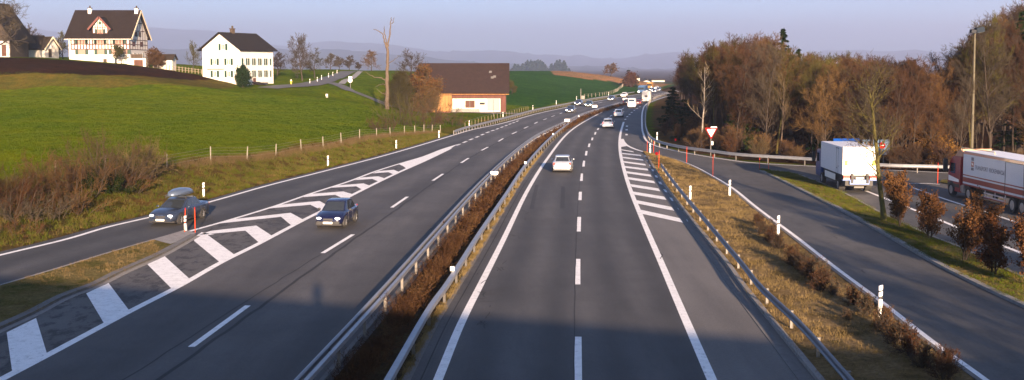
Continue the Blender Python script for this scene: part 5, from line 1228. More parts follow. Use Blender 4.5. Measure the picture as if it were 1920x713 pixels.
# barge boards
m = MB()
for y0_, y1_ in ((-.75, Dp/2), (Dp+.75, Dp/2)):
    m.bar((Wd+.80, y0_, ze+.02), (Wd+.80, y1_, zr+.02), .07, .42)
m.build('barge_board', pmat('pale_barge_board', (.72,.62,.45), .7), r)
m = MB(); m.box(-.7, Wd+.7, -.92, -.77, ze-.1, ze+.04); m.build('gutter', M['plaster'], r)
# dormer
dx0, dx1 = zx(447), zx(592); dz0 = zz_(347); dze = zz_(245); dzr = zz_(150); dyf = .35
dm = MB(); xm = (dx0+dx1)/2
V = [(dx0,dyf,dz0-.4),(dx1,dyf,dz0-.4),(dx1,dyf,dze),(xm,dyf,dzr),(dx0,dyf,dze)]; V += [(x,Dp/2,z) for x,y,z in V]
dm.add(V, [(0,1,2,3,4),(9,8,7,6,5),(0,5,6,1),(1,6,7,2),(2,7,8,3),(3,8,9,4),(4,9,5,0)]); dorm = dm.build('dormer', M['plaster'], r)
m = MB()
for xe in (dx0-.9, dx1+.9):
    sl = (dzr-dze)/(xm-dx0); V = [(xe,dyf-.7,dze-.9*sl*.55+.05),(xm,dyf-.7,dzr+.05),(xm,Dp/2,dzr+.05),(xe,Dp/2,dze-.9*sl*.55+.05)]; V += [(p,q_,s_+.18) for p,q_,s_ in V]; m.add(V, [(0,1,2,3),(7,6,5,4),(0,4,5,1),(1,5,6,2),(2,6,7,3),(3,7,4,0)])
m.build('dormer_roof', M['roof_brown'], dorm)
m = MB(); m.bar((dx0-.9, dyf-.74, dze-.9*sl*.55+.1), (xm, dyf-.74, dzr+.12), .08, .42); m.bar((dx1+.9, dyf-.74, dze-.9*sl*.55+.1), (xm, dyf-.74, dzr+.12), .08, .42); m.build('red_barge_board', M['red_trim'], dorm)
m = MB()
for k in range(7): x = dx0+(dx1-dx0)*k/6; top = dze+(dzr-dze)*(1-abs(x-xm)/(xm-dx0))-.1 if 0 < k < 6 else dze; m.box(x-.08, x+.08, dyf-.05, dyf+.01, dz0, top)
for z in (dz0+.05, dz0+1.0, dze): m.box(dx0, dx1, dyf-.055, dyf+.01, z-.06, z+.06)
m.build('dormer_timber', M['frame_red'], dorm)
window(dorm, xm, dyf, zz_(312), 1.2, zz_(264)-zz_(312), shutters=.5, frame=M['win_frame'], glass=M['curtain'], mull=2, dep=.09)
m = MB(); m.cyl((xm, dyf-.08, zz_(202)), (0,1,0), .35, .06, 14); m.build('round_window', M['shutter_green'], dorm)
# annex garage and garden wall
gx0 = zx(815); g0 = zz_(640); 
m = MB(); m.box(gx0, gx0+4.2, -2.2, -.1, g0-1, zz_(552)); an = m.build('garage', M['plaster'], r)
m = MB(); m.box(zx(885), zx(972), -2.26, -2.18, g0, zz_(568)); m.build('garage_door', M['wood_door'], an)
m = MB(); m.box(gx0+1.0, gx0+3.6, -2.3, -2.2, zz_(552), zz_(552)+.9); m.build('balcony_rail', M['wood_dark'], an)
m = MB(); m.box(zx(440), zx(700), -2.6, -2.3, zz_(640), zz_(535)); m.box(zx(400), zx(440), -2.6, -2.3, zz_(640), zz_(560)); m.build('garden_wall', M['plaster'], r)
m = MB(); m.box(zx(590), zx(625), -2.64, -2.58, zz_(600), zz_(560)); m.build('garden_door', M['wood_dark'], r)
m = MB(); m.box(0, Wd, -.06, 0, -1.5, zz_(560)); m.build('plinth', M['plaster_g'], r)
# --- white house, gable towards the left of the camera
cxn = at(450.7, 152, 234.); rot = math.atan2(.408, -.912)      # direction of the gable wall from the near corner
gw, gl = 10.0, 11.6
dirg = np.array([-.912, .408]); dirs = np.array([.408, .912])
# local frame: origin = left front corner of gable, x along gable towards corner, y back along the long side
org = np.array([cxn[0], 234.])+dirg*gw; th_ = math.atan2(-dirg[1], -dirg[0])
zb2 = at(383, 141, org[1])[2]; zlow = at(510, 164, 236)[2]-zb2
r = empty('white_house', (org[0], org[1], zb2), th_, 'plain white three storey house with dark saddle roof and rows of green shutters', 'house')
ze2 = at(451, 95.5, 234)[2]-zb2; zr2 = at(413, 62.5, 236)[2]-zb2
m = MB(); gable_prism(m, 0, gw, 0, gl, zlow-1, ze2+.45, zr2, axis='y'); m.build('wall', M['plaster'], r)
ze2e = ze2; m = MB(); roof_slabs(m, 0, gw, 0, gl, ze2+.45, zr2, .75, .2, axis='y'); rf = m.build('roof', M['roof_dark'], r)
m = MB(); m.box(gw/2-.4, gw/2+.35, 3.6, 4.4, zr2-.8, zr2+1.0); ch = m.build('chimney', M['wood_dark'], rf); m = MB(); m.box(gw/2-.5, gw/2+.45, 3.5, 4.5, zr2+1.0, zr2+1.15); m.tube([(gw/2,4,zr2+1.1),(gw/2,4,zr2+1.7)], .2, 8); m.build('chimney_cap', M['wood_dark'], ch)
H2 = ze2
for x, z, w_, h_ in [(gw*.56, H2+.15, 1.1, 1.35),(gw*.33, H2-3.0, 1.0, 1.35),(gw*.70, H2-3.0, 1.0, 1.35),(gw*.33, H2-5.6, 1.0, 1.35),(gw*.70, H2-5.6, 1.0, 1.35)]: window(r, x, 0, z, w_, h_, shutters=.6, glass=M['curtain'])
for row, z in enumerate((H2-3.0, H2-5.6)):
    for k in range(5): window(r, gw, 1.5+k*2.1, z, .75, 1.4, 'x', .55, glass=M['curtain'])
m = MB(); m.box(gw-.02, gw+.05, .4, gl-.4, zlow-1, H2-6.3); m.build('plinth', M['plaster_g'], r)
m = MB(); m.box(gw+.02, gw+2.0, 3.8, 6.4, H2-6.75, H2-6.6, rot=Matrix.Rotation(R(18),3,'Y'), org=(gw, 5, H2-6.6)); m.build('porch_roof', M['roof_dark'], r)
m = MB(); m.box(gw+.02, gw+.12, 4.3, 5.2, zlow-.2, zlow+2.0); m.build('door', M['wood_door'], r)
m = MB(); m.box(gw+.1, gw+1.2, 6.5, 8.0, zlow-.3, zlow+1.0); m.build('bin_store', M['trim'], r)
m = MB(); m.box(gw*.15, gw*.6, -.5, -.0, H2-3.9, H2-3.75); m.build('flower_sill', M['curtain'], r)
# --- barn
YB = 236.; bl = at(786, 205, YB)[0]; brr = at(948.5, 207, YB)[0]; zbb = at(900, 207.5, YB)[2]
zeB = at(880, 177, YB)[2]-zbb; zrB = at(870, 119, 243.5)[2]-zbb; WB = brr-bl; DB = 15.
r = empty('barn', (bl, YB, zbb), 0, 'long low barn with huge brown roof, orange board wall and white patch with brown gate', 'barn')
bx_ = lambda z480: (at(480+z480/3.96, 205, YB)[0]-bl); bz_ = lambda zy: at(880, 60+zy/3.96, YB)[2]-zbb
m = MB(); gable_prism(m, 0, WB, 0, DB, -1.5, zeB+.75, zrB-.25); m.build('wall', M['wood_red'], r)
m = MB(); roof_slabs(m, 0, WB, 0, DB, zeB+.75, zrB-.2, .75, .2); rf = m.build('roof', M['roof_barn'], r)
m = MB()
for x, z in [(bx_(1738), zrB-2.2),(bx_(1752), zrB-3.4),(bx_(1770), zrB-3.2)]:
    sl = (zrB-zeB-.95)/(DB/2); y = (z-zeB-.75)/sl; m.box(x-.3, x+.3, y-.35, y+.35, z+.30, z+.36, rot=Matrix.Rotation(math.atan(sl),3,'X'), org=(x,y,z+.33))
m.build('lost_tiles', M['kerb_dark'], rf)
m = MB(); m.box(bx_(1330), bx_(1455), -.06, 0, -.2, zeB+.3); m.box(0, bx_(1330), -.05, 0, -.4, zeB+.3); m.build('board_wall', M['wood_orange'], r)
m = MB(); m.box(bx_(1458), bx_(1815), -.09, 0, -.3, bz_(495)); m.build('white_wall', pmat('stained_whitewash', (.46,.43,.39), .9, var=.18, scale=.5), r)
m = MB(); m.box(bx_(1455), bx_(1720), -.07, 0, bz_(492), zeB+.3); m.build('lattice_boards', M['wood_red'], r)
m = MB(); m.box(bx_(1555), bx_(1624), -.14, -.09, bz_(563), bz_(510)); g = m.build('gate', M['wood_door'], r); m = MB(); x = bx_(1588); m.box(x-.06, x+.06, -.16, -.14, bz_(563), bz_(510)); m.build('gate_post', M['trim'], g)
m = MB(); m.box(bx_(1718), bx_(1808), -.16, -.09, bz_(583), bz_(493)); m.build('sliding_door', pmat('grey_sliding_door', (.20,.20,.20), .6, var=.1), r)
window(r, bx_(1680), -.09, bz_(540), 1.1, bz_(524)-bz_(540), mull=2, frame=M['wood_dark'])
m = MB(); m.box(-.7, WB+.7, -.92, -.77, zeB-.05, zeB+.08); m.build('gutter', M['wood_orange'], r)
m = MB(); m.box(bx_(1455), bx_(1660), -1.2, -.5, -.3, .35); m.build('loading_kerb', M['kerb'], r)
# --- shed with white gable, old barn at the left edge
YS = 255.; s0 = at(50, 104, YS); s1 = at(99, 108, YS)
sw = at(75.5, 105, YS)[0]; r = empty('white_shed', (at(50,105,YS)[0], YS, at(75,106,YS)[2]), R(-18), 'small white shed with an old brown roof and a dark door in its gable', 'shed')
wS = 6.4; hE = 1.9; hR = 5.0
m = MB(); gable_prism(m, 0, wS*.8, 0, 4.6, -1.5, hE, hR-.6, axis='x'); m.build('wall', M['plaster'], r); m = MB(); roof_slabs(m, 0, wS*.8, 0, 4.6, hE, hR-.6, .45, .15); m.build('roof', M['roof_old'], r)
window(r, wS*.8, 2.3, 2.0, .6, .9, 'x'); m = MB(); m.box(wS*.8, wS*.8+.06, 1.2, 2.2, -.2, 1.7); m.build('door', M['wood_dark'], r); m = MB(); m.bar((wS*.8+.5,-.5,hE-.4),(wS*.8+.5,2.3,hR-.55),.06,.3); m.bar((wS*.8+.5,5.1,hE-.4),(wS*.8+.5,2.3,hR-.55),.06,.3); m.build('barge_board', bpy.data.materials['pale_barge_board'], r)
q = at(30, 104, 262.); r = empty('low_barn', (q[0], 262, q[2]), R(-10), 'low outbuilding with brown roof joining the white shed on its left', 'outbuilding'); m = MB(); gable_prism(m, -1.5, 5.5, 0, 5, -1, 2.1, 4.6); m.build('wall', M['plaster'], r); m = MB(); roof_slabs(m, -1.5, 5.5, 0, 5, 2.1, 4.6, .4, .15); m.build('roof', M['roof_old'], r)
q = at(38, 100, 240.); zq = at(20, 103, 240.)[2]
r = empty('old_barn', (at(-60,100,240.)[0], 240, zq), 0, 'dark weathered wooden barn with a tall gable roof cut by the left picture edge', 'barn')
wO = at(20,100,240.)[0]-at(-60,100,240.)[0]; m = MB(); gable_prism(m, 0, wO, 0, 9, -1.5, 4.4, 11.2, axis='y'); m.build('wall', M['wood_dark'], r)
m = MB(); roof_slabs(m, 0, wO, 0, 9, 4.4, 11.2, 1.2, .25, axis='y'); m.build('roof', M['roof_old'], r)
m = MB(); m.box(wO-3.2, wO-.2, -.08, 0, -.5, 3.0); m.build('plaster_bay', M['plaster_g'], r); m = MB(); m.box(wO-1.9, wO-.9, -.14, -.08, -.3, 2.2); m.build('door', M['wood_door'], r)
window(r, wO-2.6, -.08, .9, .7, 1.0)
# low garden fence, car port right of timber house
q = at(305, 128, 252.); r = empty('garden_hut', (q[0], 252, at(300,130,252.)[2]), 0, 'small pale garden hut behind the reddish tree', 'hut'); m = MB(); gable_prism(m, -2.2, 2.2, 0, 3, -.8, 2.3, 3.3); m.build('wall', M['plaster'], r); m = MB(); roof_slabs(m, -2.2, 2.2, 0, 3, 2.3, 3.3, .4, .12); m.build('roof', M['roof_old'], r)
gf = empty('garden_fence', (0,0,0), 0, 'wooden garden fence left of the white house', 'fence'); m = MB(); tops = []
for px in range(312, 382, 6): q = at(px, 137, 247.); z = h1(q[0], 247.); p_ = MB(); p_.box(q[0]-.06, q[0]+.06, 246.9, 247.1, z-.2, z+1.2); p_.build('post', M['wood'], gf); tops.append((q[0], 246.85, z+1.0))
m.tube(tops, .05, 4); m.tube([(x,y,z-.5) for x,y,z in tops], .05, 4); m.build('rail', M['wood'], gf)
# --- far white buildings beyond the bend
q = at(1207, 160, 700.); r = empty('church', (q[0], 700, 0), R(-8), 'tiny white church-like building with a tower beyond the motorway bend', 'building')
hW = at(1207, 152.5, 700)[2]; m = MB(); gable_prism(m, -2.5, 6, 0, 10, -3, hW-1, hW+.5, axis='y'); m.build('wall', M['plaster'], r); m = MB(); roof_slabs(m, -2.5, 6, 0, 10, hW-1, hW+.5, .4, .3, axis='y'); m.build('roof', M['roof_old'], r)
m = MB(); m.box(-5.2, -2.6, 0, 3, -3, at(1199,147,700)[2]); m.build('tower', M['plaster'], r); z_ = at(1199,147,700)[2]; m = MB(); m.add([(-5.4,-.2,z_),(-2.4,-.2,z_),(-2.4,3.2,z_),(-5.4,3.2,z_),(-3.9,1.5,z_+2.6)], [(0,1,4),(1,2,4),(2,3,4),(3,0,4),(3,2,1,0)]); m.build('tower_roof', M['roof_dark'], r)
for px0, px1, y0, y1, Y, lb in [(1213,1238,153,150,980,'far long pale hall on the horizon beyond the bend, left one'),(1222,1246,154,151,900,'far long pale hall on the horizon half hidden by the wood')]:
    p0 = at(px0, y0, Y); p1 = at(px1, y1, Y); r = empty('hall', ((p0[0]+p1[0])/2, Y, 0), 0, lb, 'building'); w2 = (p1[0]-p0[0])/2; m = MB(); m.box(-w2, w2, 0, 20, -6, p1[2]); m.build('wall', M['plaster'], r); m = MB(); m.box(-w2-.5, w2+.5, -.5, 20.5, p1[2], p1[2]+1); m.build('roof', M['roof_old'], r)
# ------------------------------------------------------------------ vehicles.  x forward, y left, z up, origin on the ground under the middle
def paint(name, c, metal=.3, rough=.3): return pmat(name, c, rough, metal, .05, 1.5, coat=.6)
def wheel(parent, x, y, r_, wd=.2, rim=None, dual=False):
    s = 1 if y > 0 else -1; m = MB()
    prof = [(.0, r_*.62), (.0, r_*.94), (.03, r_), (wd-.03, r_), (wd, r_*.94), (wd, r_*.55)]
    V = []; F = []; n = 20
    for d, rr_ in prof:
        for k in range(n): a = 2*math.pi*k/n; V.append((x+rr_*math.cos(a), y-s*d, r_+rr_*math.sin(a)))
    for i in range(len(prof)-1):
        for k in range(n): F.append((i*n+k, i*n+(k+1) % n, (i+1)*n+(k+1) % n, (i+1)*n+k))
    F.append(tuple(range((len(prof)-1)*n, len(prof)*n))); m.add(V, F); w_ = m.build('wheel', M['tyre'], parent, smooth=True, sharp=40)
    m = MB(); m.cyl((x, y-s*.035, r_), (0,1,0), r_*.63, .03, 18); rm = MB(); m.build('rim', rim or M['alloy'], w_)
    m = MB(); m.cyl((x, y-s*.012, r_), (0,1,0), r_*.16, .03, 10)
    for k in range(5): a = 2*math.pi*k/5; m.bar((x+r_*.12*math.cos(a), y-s*.01, r_+r_*.12*math.sin(a)), (x+r_*.58*math.cos(a), y-s*.012, r_+r_*.58*math.sin(a)), r_*.14, .02, up=(0,1,0))
    m.build('hub', rim or M['alloy'], w_); return w_
def body_loft(st, name, mat_, parent, sharp=50):
    """st: (x, halfwidth, z_bottom, z_shoulder, z_top, crown)"""
    V = []; F = []; N_ = 0
    for x, w_, zb, zs, zt, cr in st:
        half = [(0, zb), (w_*.80, zb), (w_*.93, zb+.05), (w_*.985, zb+(zs-zb)*.30), (w_, zb+(zs-zb)*.62), (w_*.985, zs-.06), (w_*.955, zs), (w_*.84, zt), (w_*.45, zt+cr*.8), (0, zt+cr)]
        ring = [(x, -y, z) for y, z in half[:0:-1]] + [(x, y, z) for y, z in half]
        ring = [(x, y, z) for x, y, z in ring]; N_ = len(ring); V += ring
    n = len(st)
    # ring runs from top centre (right side) down to bottom and up; close it
    for i in range(n-1):
        for k in range(N_-1): F.append((i*N_+k, i*N_+k+1, (i+1)*N_+k+1, (i+1)*N_+k))
        
    F.append(tuple(range(N_))); F.append(tuple((n-1)*N_+k for k in range(N_-1, -1, -1)))
    o = mesh_obj(name, V, F, mat_, parent, smooth=True); bm = bmesh.new(); bm.from_mesh(o.data); bmesh.ops.remove_doubles(bm, verts=bm.verts, dist=.001); bmesh.ops.recalc_face_normals(bm, faces=bm.faces); bm.to_mesh(o.data); bm.free(); o.data.set_sharp_from_angle(angle=R(sharp)); return o
def car(label, col, Ln=4.3, W_=1.72, H=1.42, kind='sedan', lights='off', tail=False, group=None, name='car', plate=True, roof_box=False, bumper=None, cat='car', hub=None, wheels=True):
    r = empty(name, (0,0,0), 0, label, cat, group); hw = W_/2; f = Ln/2; fr_ax = f-.82; rr_ax = -f+ (.95 if kind == 'sedan' else .72); zb = .24; belt = .86 if kind != 'van' else 1.15
    hood0 = f-.02
    if kind == 'sedan': xs = dict(ws=fr_ax-.42, rf=fr_ax-1.15, rb=-.95, rw=-f+.78, deck=-f+.72)
    elif kind == 'wagon': xs = dict(ws=fr_ax-.42, rf=fr_ax-1.12, rb=-f+.62, rw=-f+.14, deck=-f+.12)
    elif kind == 'hatch': xs = dict(ws=fr_ax-.30, rf=fr_ax-.95, rb=-f+.72, rw=-f+.22, deck=-f+.2)
    else: xs = dict(ws=f-.75, rf=f-1.35, rb=-f+.12, rw=-f+.03, deck=-f+.03)
    bt = belt+.05
    st = [(f, hw*.62, .34, .48, .50, .01), (f-.06, hw*.82, .25, .60, .63, .01), (f-.22, hw*.93, zb-.02, .66, .70, .03), (f-.5, hw*.975, zb, .74, .79, .04), (fr_ax, hw, zb, .80, .86, .045), (xs['ws'], hw, zb, belt-.02, belt+.02, .03), (0, hw, zb-.02, belt, bt, 0), (rr_ax, hw, zb, belt+.02, bt+.03, 0),
          (xs['deck']+.02, hw*.985, zb+.02, belt+.03, bt+.06, .02 if kind == 'sedan' else 0), (-f+.14, hw*.95, zb+.04, belt+.0, bt+.04 if kind == 'sedan' else bt, .02), (-f+.04, hw*.88, .30, .74, .80, .01), (-f, hw*.78, .34, .52, .60, .01)]
    if kind == 'van': st = [(f, hw*.7, .3, .62, .66, .01), (f-.1, hw*.9, .25, .8, .86, .02), (f-.3, hw*.97, zb, .92, .98, .03), (xs['ws'], hw, zb, belt-.03, belt, .03), (0, hw, zb, belt, bt, 0), (-f+.1, hw, zb+.02, belt, bt, 0), (-f, hw*.96, .32, belt-.05, bt-.03, 0)]
    body = body_loft(st, 'body', col, r)
    # greenhouse
    wb = hw*.90; wr = hw*(.70 if kind != 'van' else .84); zb_ = bt-.03; rwz = zb_ + (.04 if kind == 'sedan' else 0)
    ch = lambda x, z, w_: (x, w_, z)
    base = [(xs['ws']+.02, wb*.93), (xs['ws']-.35, wb), (0, wb), (xs['rw']+.35, wb*.99), (xs['rw'], wb*.90)]
    top = [(xs['rf'], wr*.95), (xs['rf']-.2, wr), ((xs['rf']+xs['rb'])/2, wr*1.01), (xs['rb']+.15, wr), (xs['rb'], wr*.94)]
    tz = [H-.06, H-.015, H, H-.02, H-.07]
    V = []; 
    for (x, w_) in base: V += [(x, -w_, zb_), (x, w_, zb_)]
    for (x, w_), z in zip(top, tz): V += [(x, -w_, z-.035), (x, w_, z-.035)]
    for (x, w_), z in zip(top, tz): V += [(x, -w_*.82, z), (x, w_*.82, z)]
    F = []
    for i in range(4):
        for o_, p_ in ((0, 10), (10, 20)):
            F += [(o_+2*i, o_+2*i+2, p_+2*i+2, p_+2*i), (o_+2*i+1, p_+2*i+1, p_+2*i+3, o_+2*i+3)]
        F.append((20+2*i, 20+2*i+2, 20+2*i+3, 20+2*i+1))
    F += [(0, 10, 11, 1), (10, 20, 21, 11), (8, 9, 19, 18), (18, 19, 29, 28)]
    cab = mesh_obj('cabin', V, F, col, r, smooth=True); bm = bmesh.new(); bm.from_mesh(cab.data); bmesh.ops.recalc_face_normals(bm, faces=bm.faces); bm.to_mesh(cab.data); bm.free(); cab.data.set_sharp_from_angle(angle=R(35))
    Vv = [Vector(v) for v in V]
    def panel(nm, a, b, c, d, ins=(.06, .06, .06, .06), off=.008, mt=None):
        a, b, c, d = [Vector(v) for v in (a, b, c, d)]      # a,b bottom ; c,d top (above b, a)
        def P2(u, v): return (a*(1-u)+b*u)*(1-v)+(d*(1-u)+c*u)*v
        nrm = (b-a).cross(d-a).normalized(); cen = (a+b+c+d)/4; 
        if nrm.dot(cen-Vector((0, 0, zb_+.1))) < 0: nrm = -nrm
        q = [P2(ins[0], ins[1]), P2(1-ins[2], ins[1]), P2(1-ins[2], 1-ins[3]), P2(ins[0], 1-ins[3])]
        Vq = [tuple(p+nrm*off) for p in q]+[tuple(p-nrm*.01) for p in q]
        m = MB(); m.add(Vq, [(0,1,2,3),(7,6,5,4),(0,4,5,1),(1,5,6,2),(2,6,7,3),(3,7,4,0)]); return m.build(nm, mt or M['glass'], cab)
    panel('windscreen', V[0], V[1], V[11], V[10], (.05,.03,.05,.05))
    panel('rear_window', V[9], V[8], V[18], V[19], (.07,.10 if kind != 'van' else .3,.07,.10))
    if kind == 'van':
        m = MB(); m.box(-f-.0, -f+.03, -.012, .012, .5, H-.1); m.build('door_gap', M['trim'], r)
    for s in (0, 1):
        if kind == 'van': panel('side_window', V[0+s], V[2+s], V[12+s], V[10+s], (.15,.12,.0,.1)); continue
        xm = .02 if kind != 'hatch' else -.25
        def lerp(i, t): return tuple(Vv[i].lerp(Vv[i+2], t))
        # front side window: between base x ws-.35 .. xm
        bf, bm_ = Vector(V[2+s]), Vector(V[4+s]); br_, be = Vector(V[6+s]), Vector(V[8+s]); tf, tm = Vector(V[12+s]), Vector(V[14+s]); tr, te = Vector(V[16+s]), Vector(V[18+s])
        panel('side_window', bf, bm_, tm, tf, (.0,.08,.04,.12)); panel('side_window', bm_, br_, tr, tm, (.04,.08,.04,.12))
        if kind != 'hatch': panel('quarter_window', br_, be, te, tr, (.03,.10,.25,.14))
        panel('quarter_window', Vector(V[0+s]), bf, tf, Vector(V[10+s]), (.55,.10,.0,.14))
    # lower trim, bumpers, lamps
    tm_ = bumper or col
    m = MB(); m.box(f-.20, f+.03, -hw*.80, hw*.80, .26, .44); m.build('front_bumper', tm_, r, bevel=.03); m = MB(); m.box(-f-.04, -f+.2, -hw*.84, hw*.84, .30, .52); m.build('rear_bumper', tm_, r, bevel=.03)
    m = MB(); m.box(f-.05, f+.012, -hw*.34, hw*.34, .47, .58); g = m.build('grille', M['trim'], r); 
    for s in (-1, 1):
        m = MB(); m.ell((f-.085, s*hw*.64, .575), .10, .165, .072, 12, 8); m.build('headlight', M['lamp_on'] if lights == 'on' else M['lamp_faint_glow'], r, smooth=True)
        zt_ = .80 if kind != 'van' else 1.0
        m = MB(); m.box(-f-.015, -f+.30, s*hw*(.70 if kind == 'sedan' else .76), s*hw*.885, zt_-.14, zt_+(.06 if kind in ('sedan',) else .16)); m.build('tail_light', M['tail'], r, bevel=.025)
        m = MB(); m.ell((xs['ws']-.25, s*(hw+.09), belt+.08), .06, .10, .065); m.build('wing_mirror', col if not bumper else M['trim'], r, smooth=True)
        # door gaps and sill
        m = MB()
        for xg in ((xs['ws']-.28, .02, rr_ax+.30) if kind not in ('hatch', 'van') else (xs['ws']-.28, -.42)): m.box(xg-.008, xg+.008, s*(hw-.012), s*(hw+.004), .34, belt-.04)
        m.box(xs['ws']-.28, rr_ax+.30, s*(hw-.012), s*(hw+.004), .335, .35); m.build('door_gap', M['trim'], r)
        m = MB(); m.box(-.25, -.05, s*(hw-.005), s*(hw+.03), belt-.15, belt-.12); m.build('door_handle', col, r)
    m = MB(); m.box(f+.028, f+.034, -hw*.5, hw*.5, .28, .36); m.build('air_intake', M['black'], r)
    m = MB(); m.box(-f-.048, -f-.03, -.26, .26, .56, .67); m.build('number_plate', M['plate'], r); m = MB(); m.box(f+.032, f+.045, -.26, .26, .29, .40); m.build('number_plate', M['plate'], r)
    m = MB(); m.box(-f+.1, f-.15, -hw*.9, hw*.9, .17, .27); m.build('underside', M['black'], r)
    for x in (fr_ax, rr_ax):
        for s in (-1, 1):
            m = MB(); n = 14; V_ = [(x+.385*math.cos(math.pi*k/n), s*(hw+.006), .29+.385*math.sin(math.pi*k/n)) for k in range(n+1)]+[(x-.385, s*(hw+.006), .18), (x+.385, s*(hw+.006), .18)]; V2 = [(a_, s*(hw-.2), c_) for a_, b_, c_ in V_]; kk = len(V_)
            m.add(V_+V2, [tuple(range(kk)), tuple(range(2*kk-1, kk-1, -1))]+[(i, (i+1) % kk, (i+1) % kk+kk, i+kk) for i in range(kk)]); m.build('wheel_arch', M['black'], r)
            wheel(r, x, s*(hw+.025), .31, .2, hub)
    return r
def place(o, px, py, tangent_px, back=0.0, scale=1.05, D=None, rev=False, dz=.01):
    """put the vehicle so that the end nearest the camera stands over pixel (px, py)"""
    p = G(px, py); a = G(*tangent_px[0]); b = G(*tangent_px[1]); t_ = (b-a)/np.linalg.norm(b-a)
    c = p + t_*back*scale; ang = math.atan2(t_[1], t_[0]); o.location = (c[0], c[1], dz); o.rotation_euler = (0, 0, ang+(math.pi if rev else 0)); o.scale = (scale,)*3; return o
M['p_bmw'] = paint('slate_blue_paint', (.028,.038,.065), .4, .28); M['p_blue'] = paint('dark_blue_paint', (.005,.007,.034), .2, .25); M['p_silver'] = paint('silver_paint', (.36,.39,.44), .6, .3); M['p_white'] = paint('white_paint', (.78,.77,.75), 0, .3); M['p_dark'] = paint('near_black_blue_paint', (.02,.03,.07), .3, .25); M['p_green'] = paint('dark_green_paint', (.02,.05,.06), .3, .25); M['p_red'] = paint('dark_red_paint', (.12,.02,.02), .2, .3)
# 1 slate-blue saloon with roof box
o = car('slate blue saloon carrying a grey roof box on the left slip road', M['p_bmw'], 4.47, 1.76, 1.40, 'sedan', hub=M['alloy'])
m = MB(); 
for s in (-1, 1): m.box(.28, .40, s*.64-.02, s*.64+.02, 1.36, 1.46); m.box(-.55, -.43, s*.64-.02, s*.64+.02, 1.36, 1.46)
m.bar((.34,-.66,1.46),(.34,.66,1.46),.06,.035); m.bar((-.49,-.66,1.46),(-.49,.66,1.46),.06,.035); m.build('roof_rack', M['trim'], o)
for s in (-1, 1):
    m = MB(); m.ell((2.21, s*.09, .56), .03, .075, .055, 12, 6); m.build('grille_kidney', M['chrome'], o, smooth=True)
L_bmw = [(285,419),(398,389)]
p1 = G(314, 421); tA = G(285,406.7)-G(396.5,378); tA /= np.linalg.norm(tA); o.scale = (1.06,)*3
cpos = (G(338,420.5)+G(388,409.5))/2; nn_ = np.array([-tA[1], tA[0], 0])   # left of travel
angb = math.atan2(tA[1], tA[0]); nl = np.array([-math.sin(angb), math.cos(angb), 0]); cpos = cpos - nl*.93 - np.array([math.cos(angb), math.sin(angb), 0])*(-.05)
o.location = (cpos[0], cpos[1], .01); o.rotation_euler = (0, 0, angb)
rb = empty('roof_box', o.location+Vector((0,0,1.49*1.06)), angb, 'grey streamlined roof box strapped on the slate blue saloon', 'roof box'); rb.scale = (1.06,)*3
m = MB(); st = [(-1.05,.22,.10),(-1.0,.34,.20),(-.75,.40,.28),(-.2,.42,.34),(.4,.41,.33),(.85,.34,.25),(1.08,.20,.14),(1.14,.06,.06)]
V = []; n = 16
for x, w_, h_ in st:
    for k in range(n): a_ = 2*math.pi*k/n; z = math.sin(a_); V.append((x-.1, w_*math.copysign(abs(math.cos(a_))**.7, math.cos(a_)), .12+(h_*abs(z)**.75 if z > 0 else -.10*abs(z)**.5*min(1, h_/.2))))
F = [(i*n+k, i*n+(k+1) % n, (i+1)*n+(k+1) % n, (i+1)*n+k) for i in range(len(st)-1) for k in range(n)]+[tuple(range(n))[::-1], tuple(range((len(st)-1)*n, len(st)*n))]
m.add(V, F); m.build('shell', paint('roof_box_grey', (.10,.13,.18), .4, .35), rb, smooth=True, sharp=60)
m = MB(); m.box(-1.1,.95,-.425,.425,.105,.125); m.build('seam', M['trim'], rb, bevel=.005)
# 2 dark blue hatchback
o = car('dark blue small hatchback beside the chevrons, coming towards the camera', M['p_blue'], 3.75, 1.62, 1.44, 'hatch', bumper=M['trim'], hub=M['alloy'])
tA = G(605,475)-G(662,440); tA /= np.linalg.norm(tA); angb = math.atan2(tA[1], tA[0])+R(-1); nl = np.array([-math.sin(angb), math.cos(angb), 0]); cpos = (G(648,427)+G(668.5,416))/2 - nl*.83*1.05; o.location = (cpos[0], cpos[1], .01); o.rotation_euler = (0, 0, angb); o.scale = (1.07,)*3
# outbound
RD = [((1090,339),(1095,302)),((1110,263),(1116,250)),((1127,233),(1134,226.5)),((1155,211),(1163,206.5)),((1178,198.5),(1190,194))]
o = car('silver white saloon driving away in the left outbound lane', M['p_silver'], 4.4, 1.70, 1.40, 'sedan'); place(o, 1053.5, 324.5, RD[0], 2.2, 1.06)
o = car('silver estate car driving away ahead of the silver saloon', M['p_silver'], 4.5, 1.74, 1.45, 'wagon'); place(o, 1139.5, 241, RD[1], 2.2, 1.04)
o = car('white hatchback driving away behind the white van', M['p_white'], 4.1, 1.70, 1.45, 'hatch'); place(o, 1159, 220.3, RD[2], 2.0, 1.04)
o = car('white delivery van with two rear windows driving away', M['p_white'], 5.2, 1.95, 2.25, 'van', cat='van', name='van'); place(o, 1184, 203, RD[3], 2.6, 1.02)
o = car('dark red car partly hidden to the right of the white van', M['p_red'], 4.3, 1.72, 1.42, 'sedan'); place(o, 1196, 197.5, RD[4], 2.1, 1.0)
o = car('dark car partly hidden to the left of the white van', M['p_dark'], 4.3, 1.72, 1.42, 'sedan'); place(o, 1174, 196.5, RD[4], 2.1, 1.0)
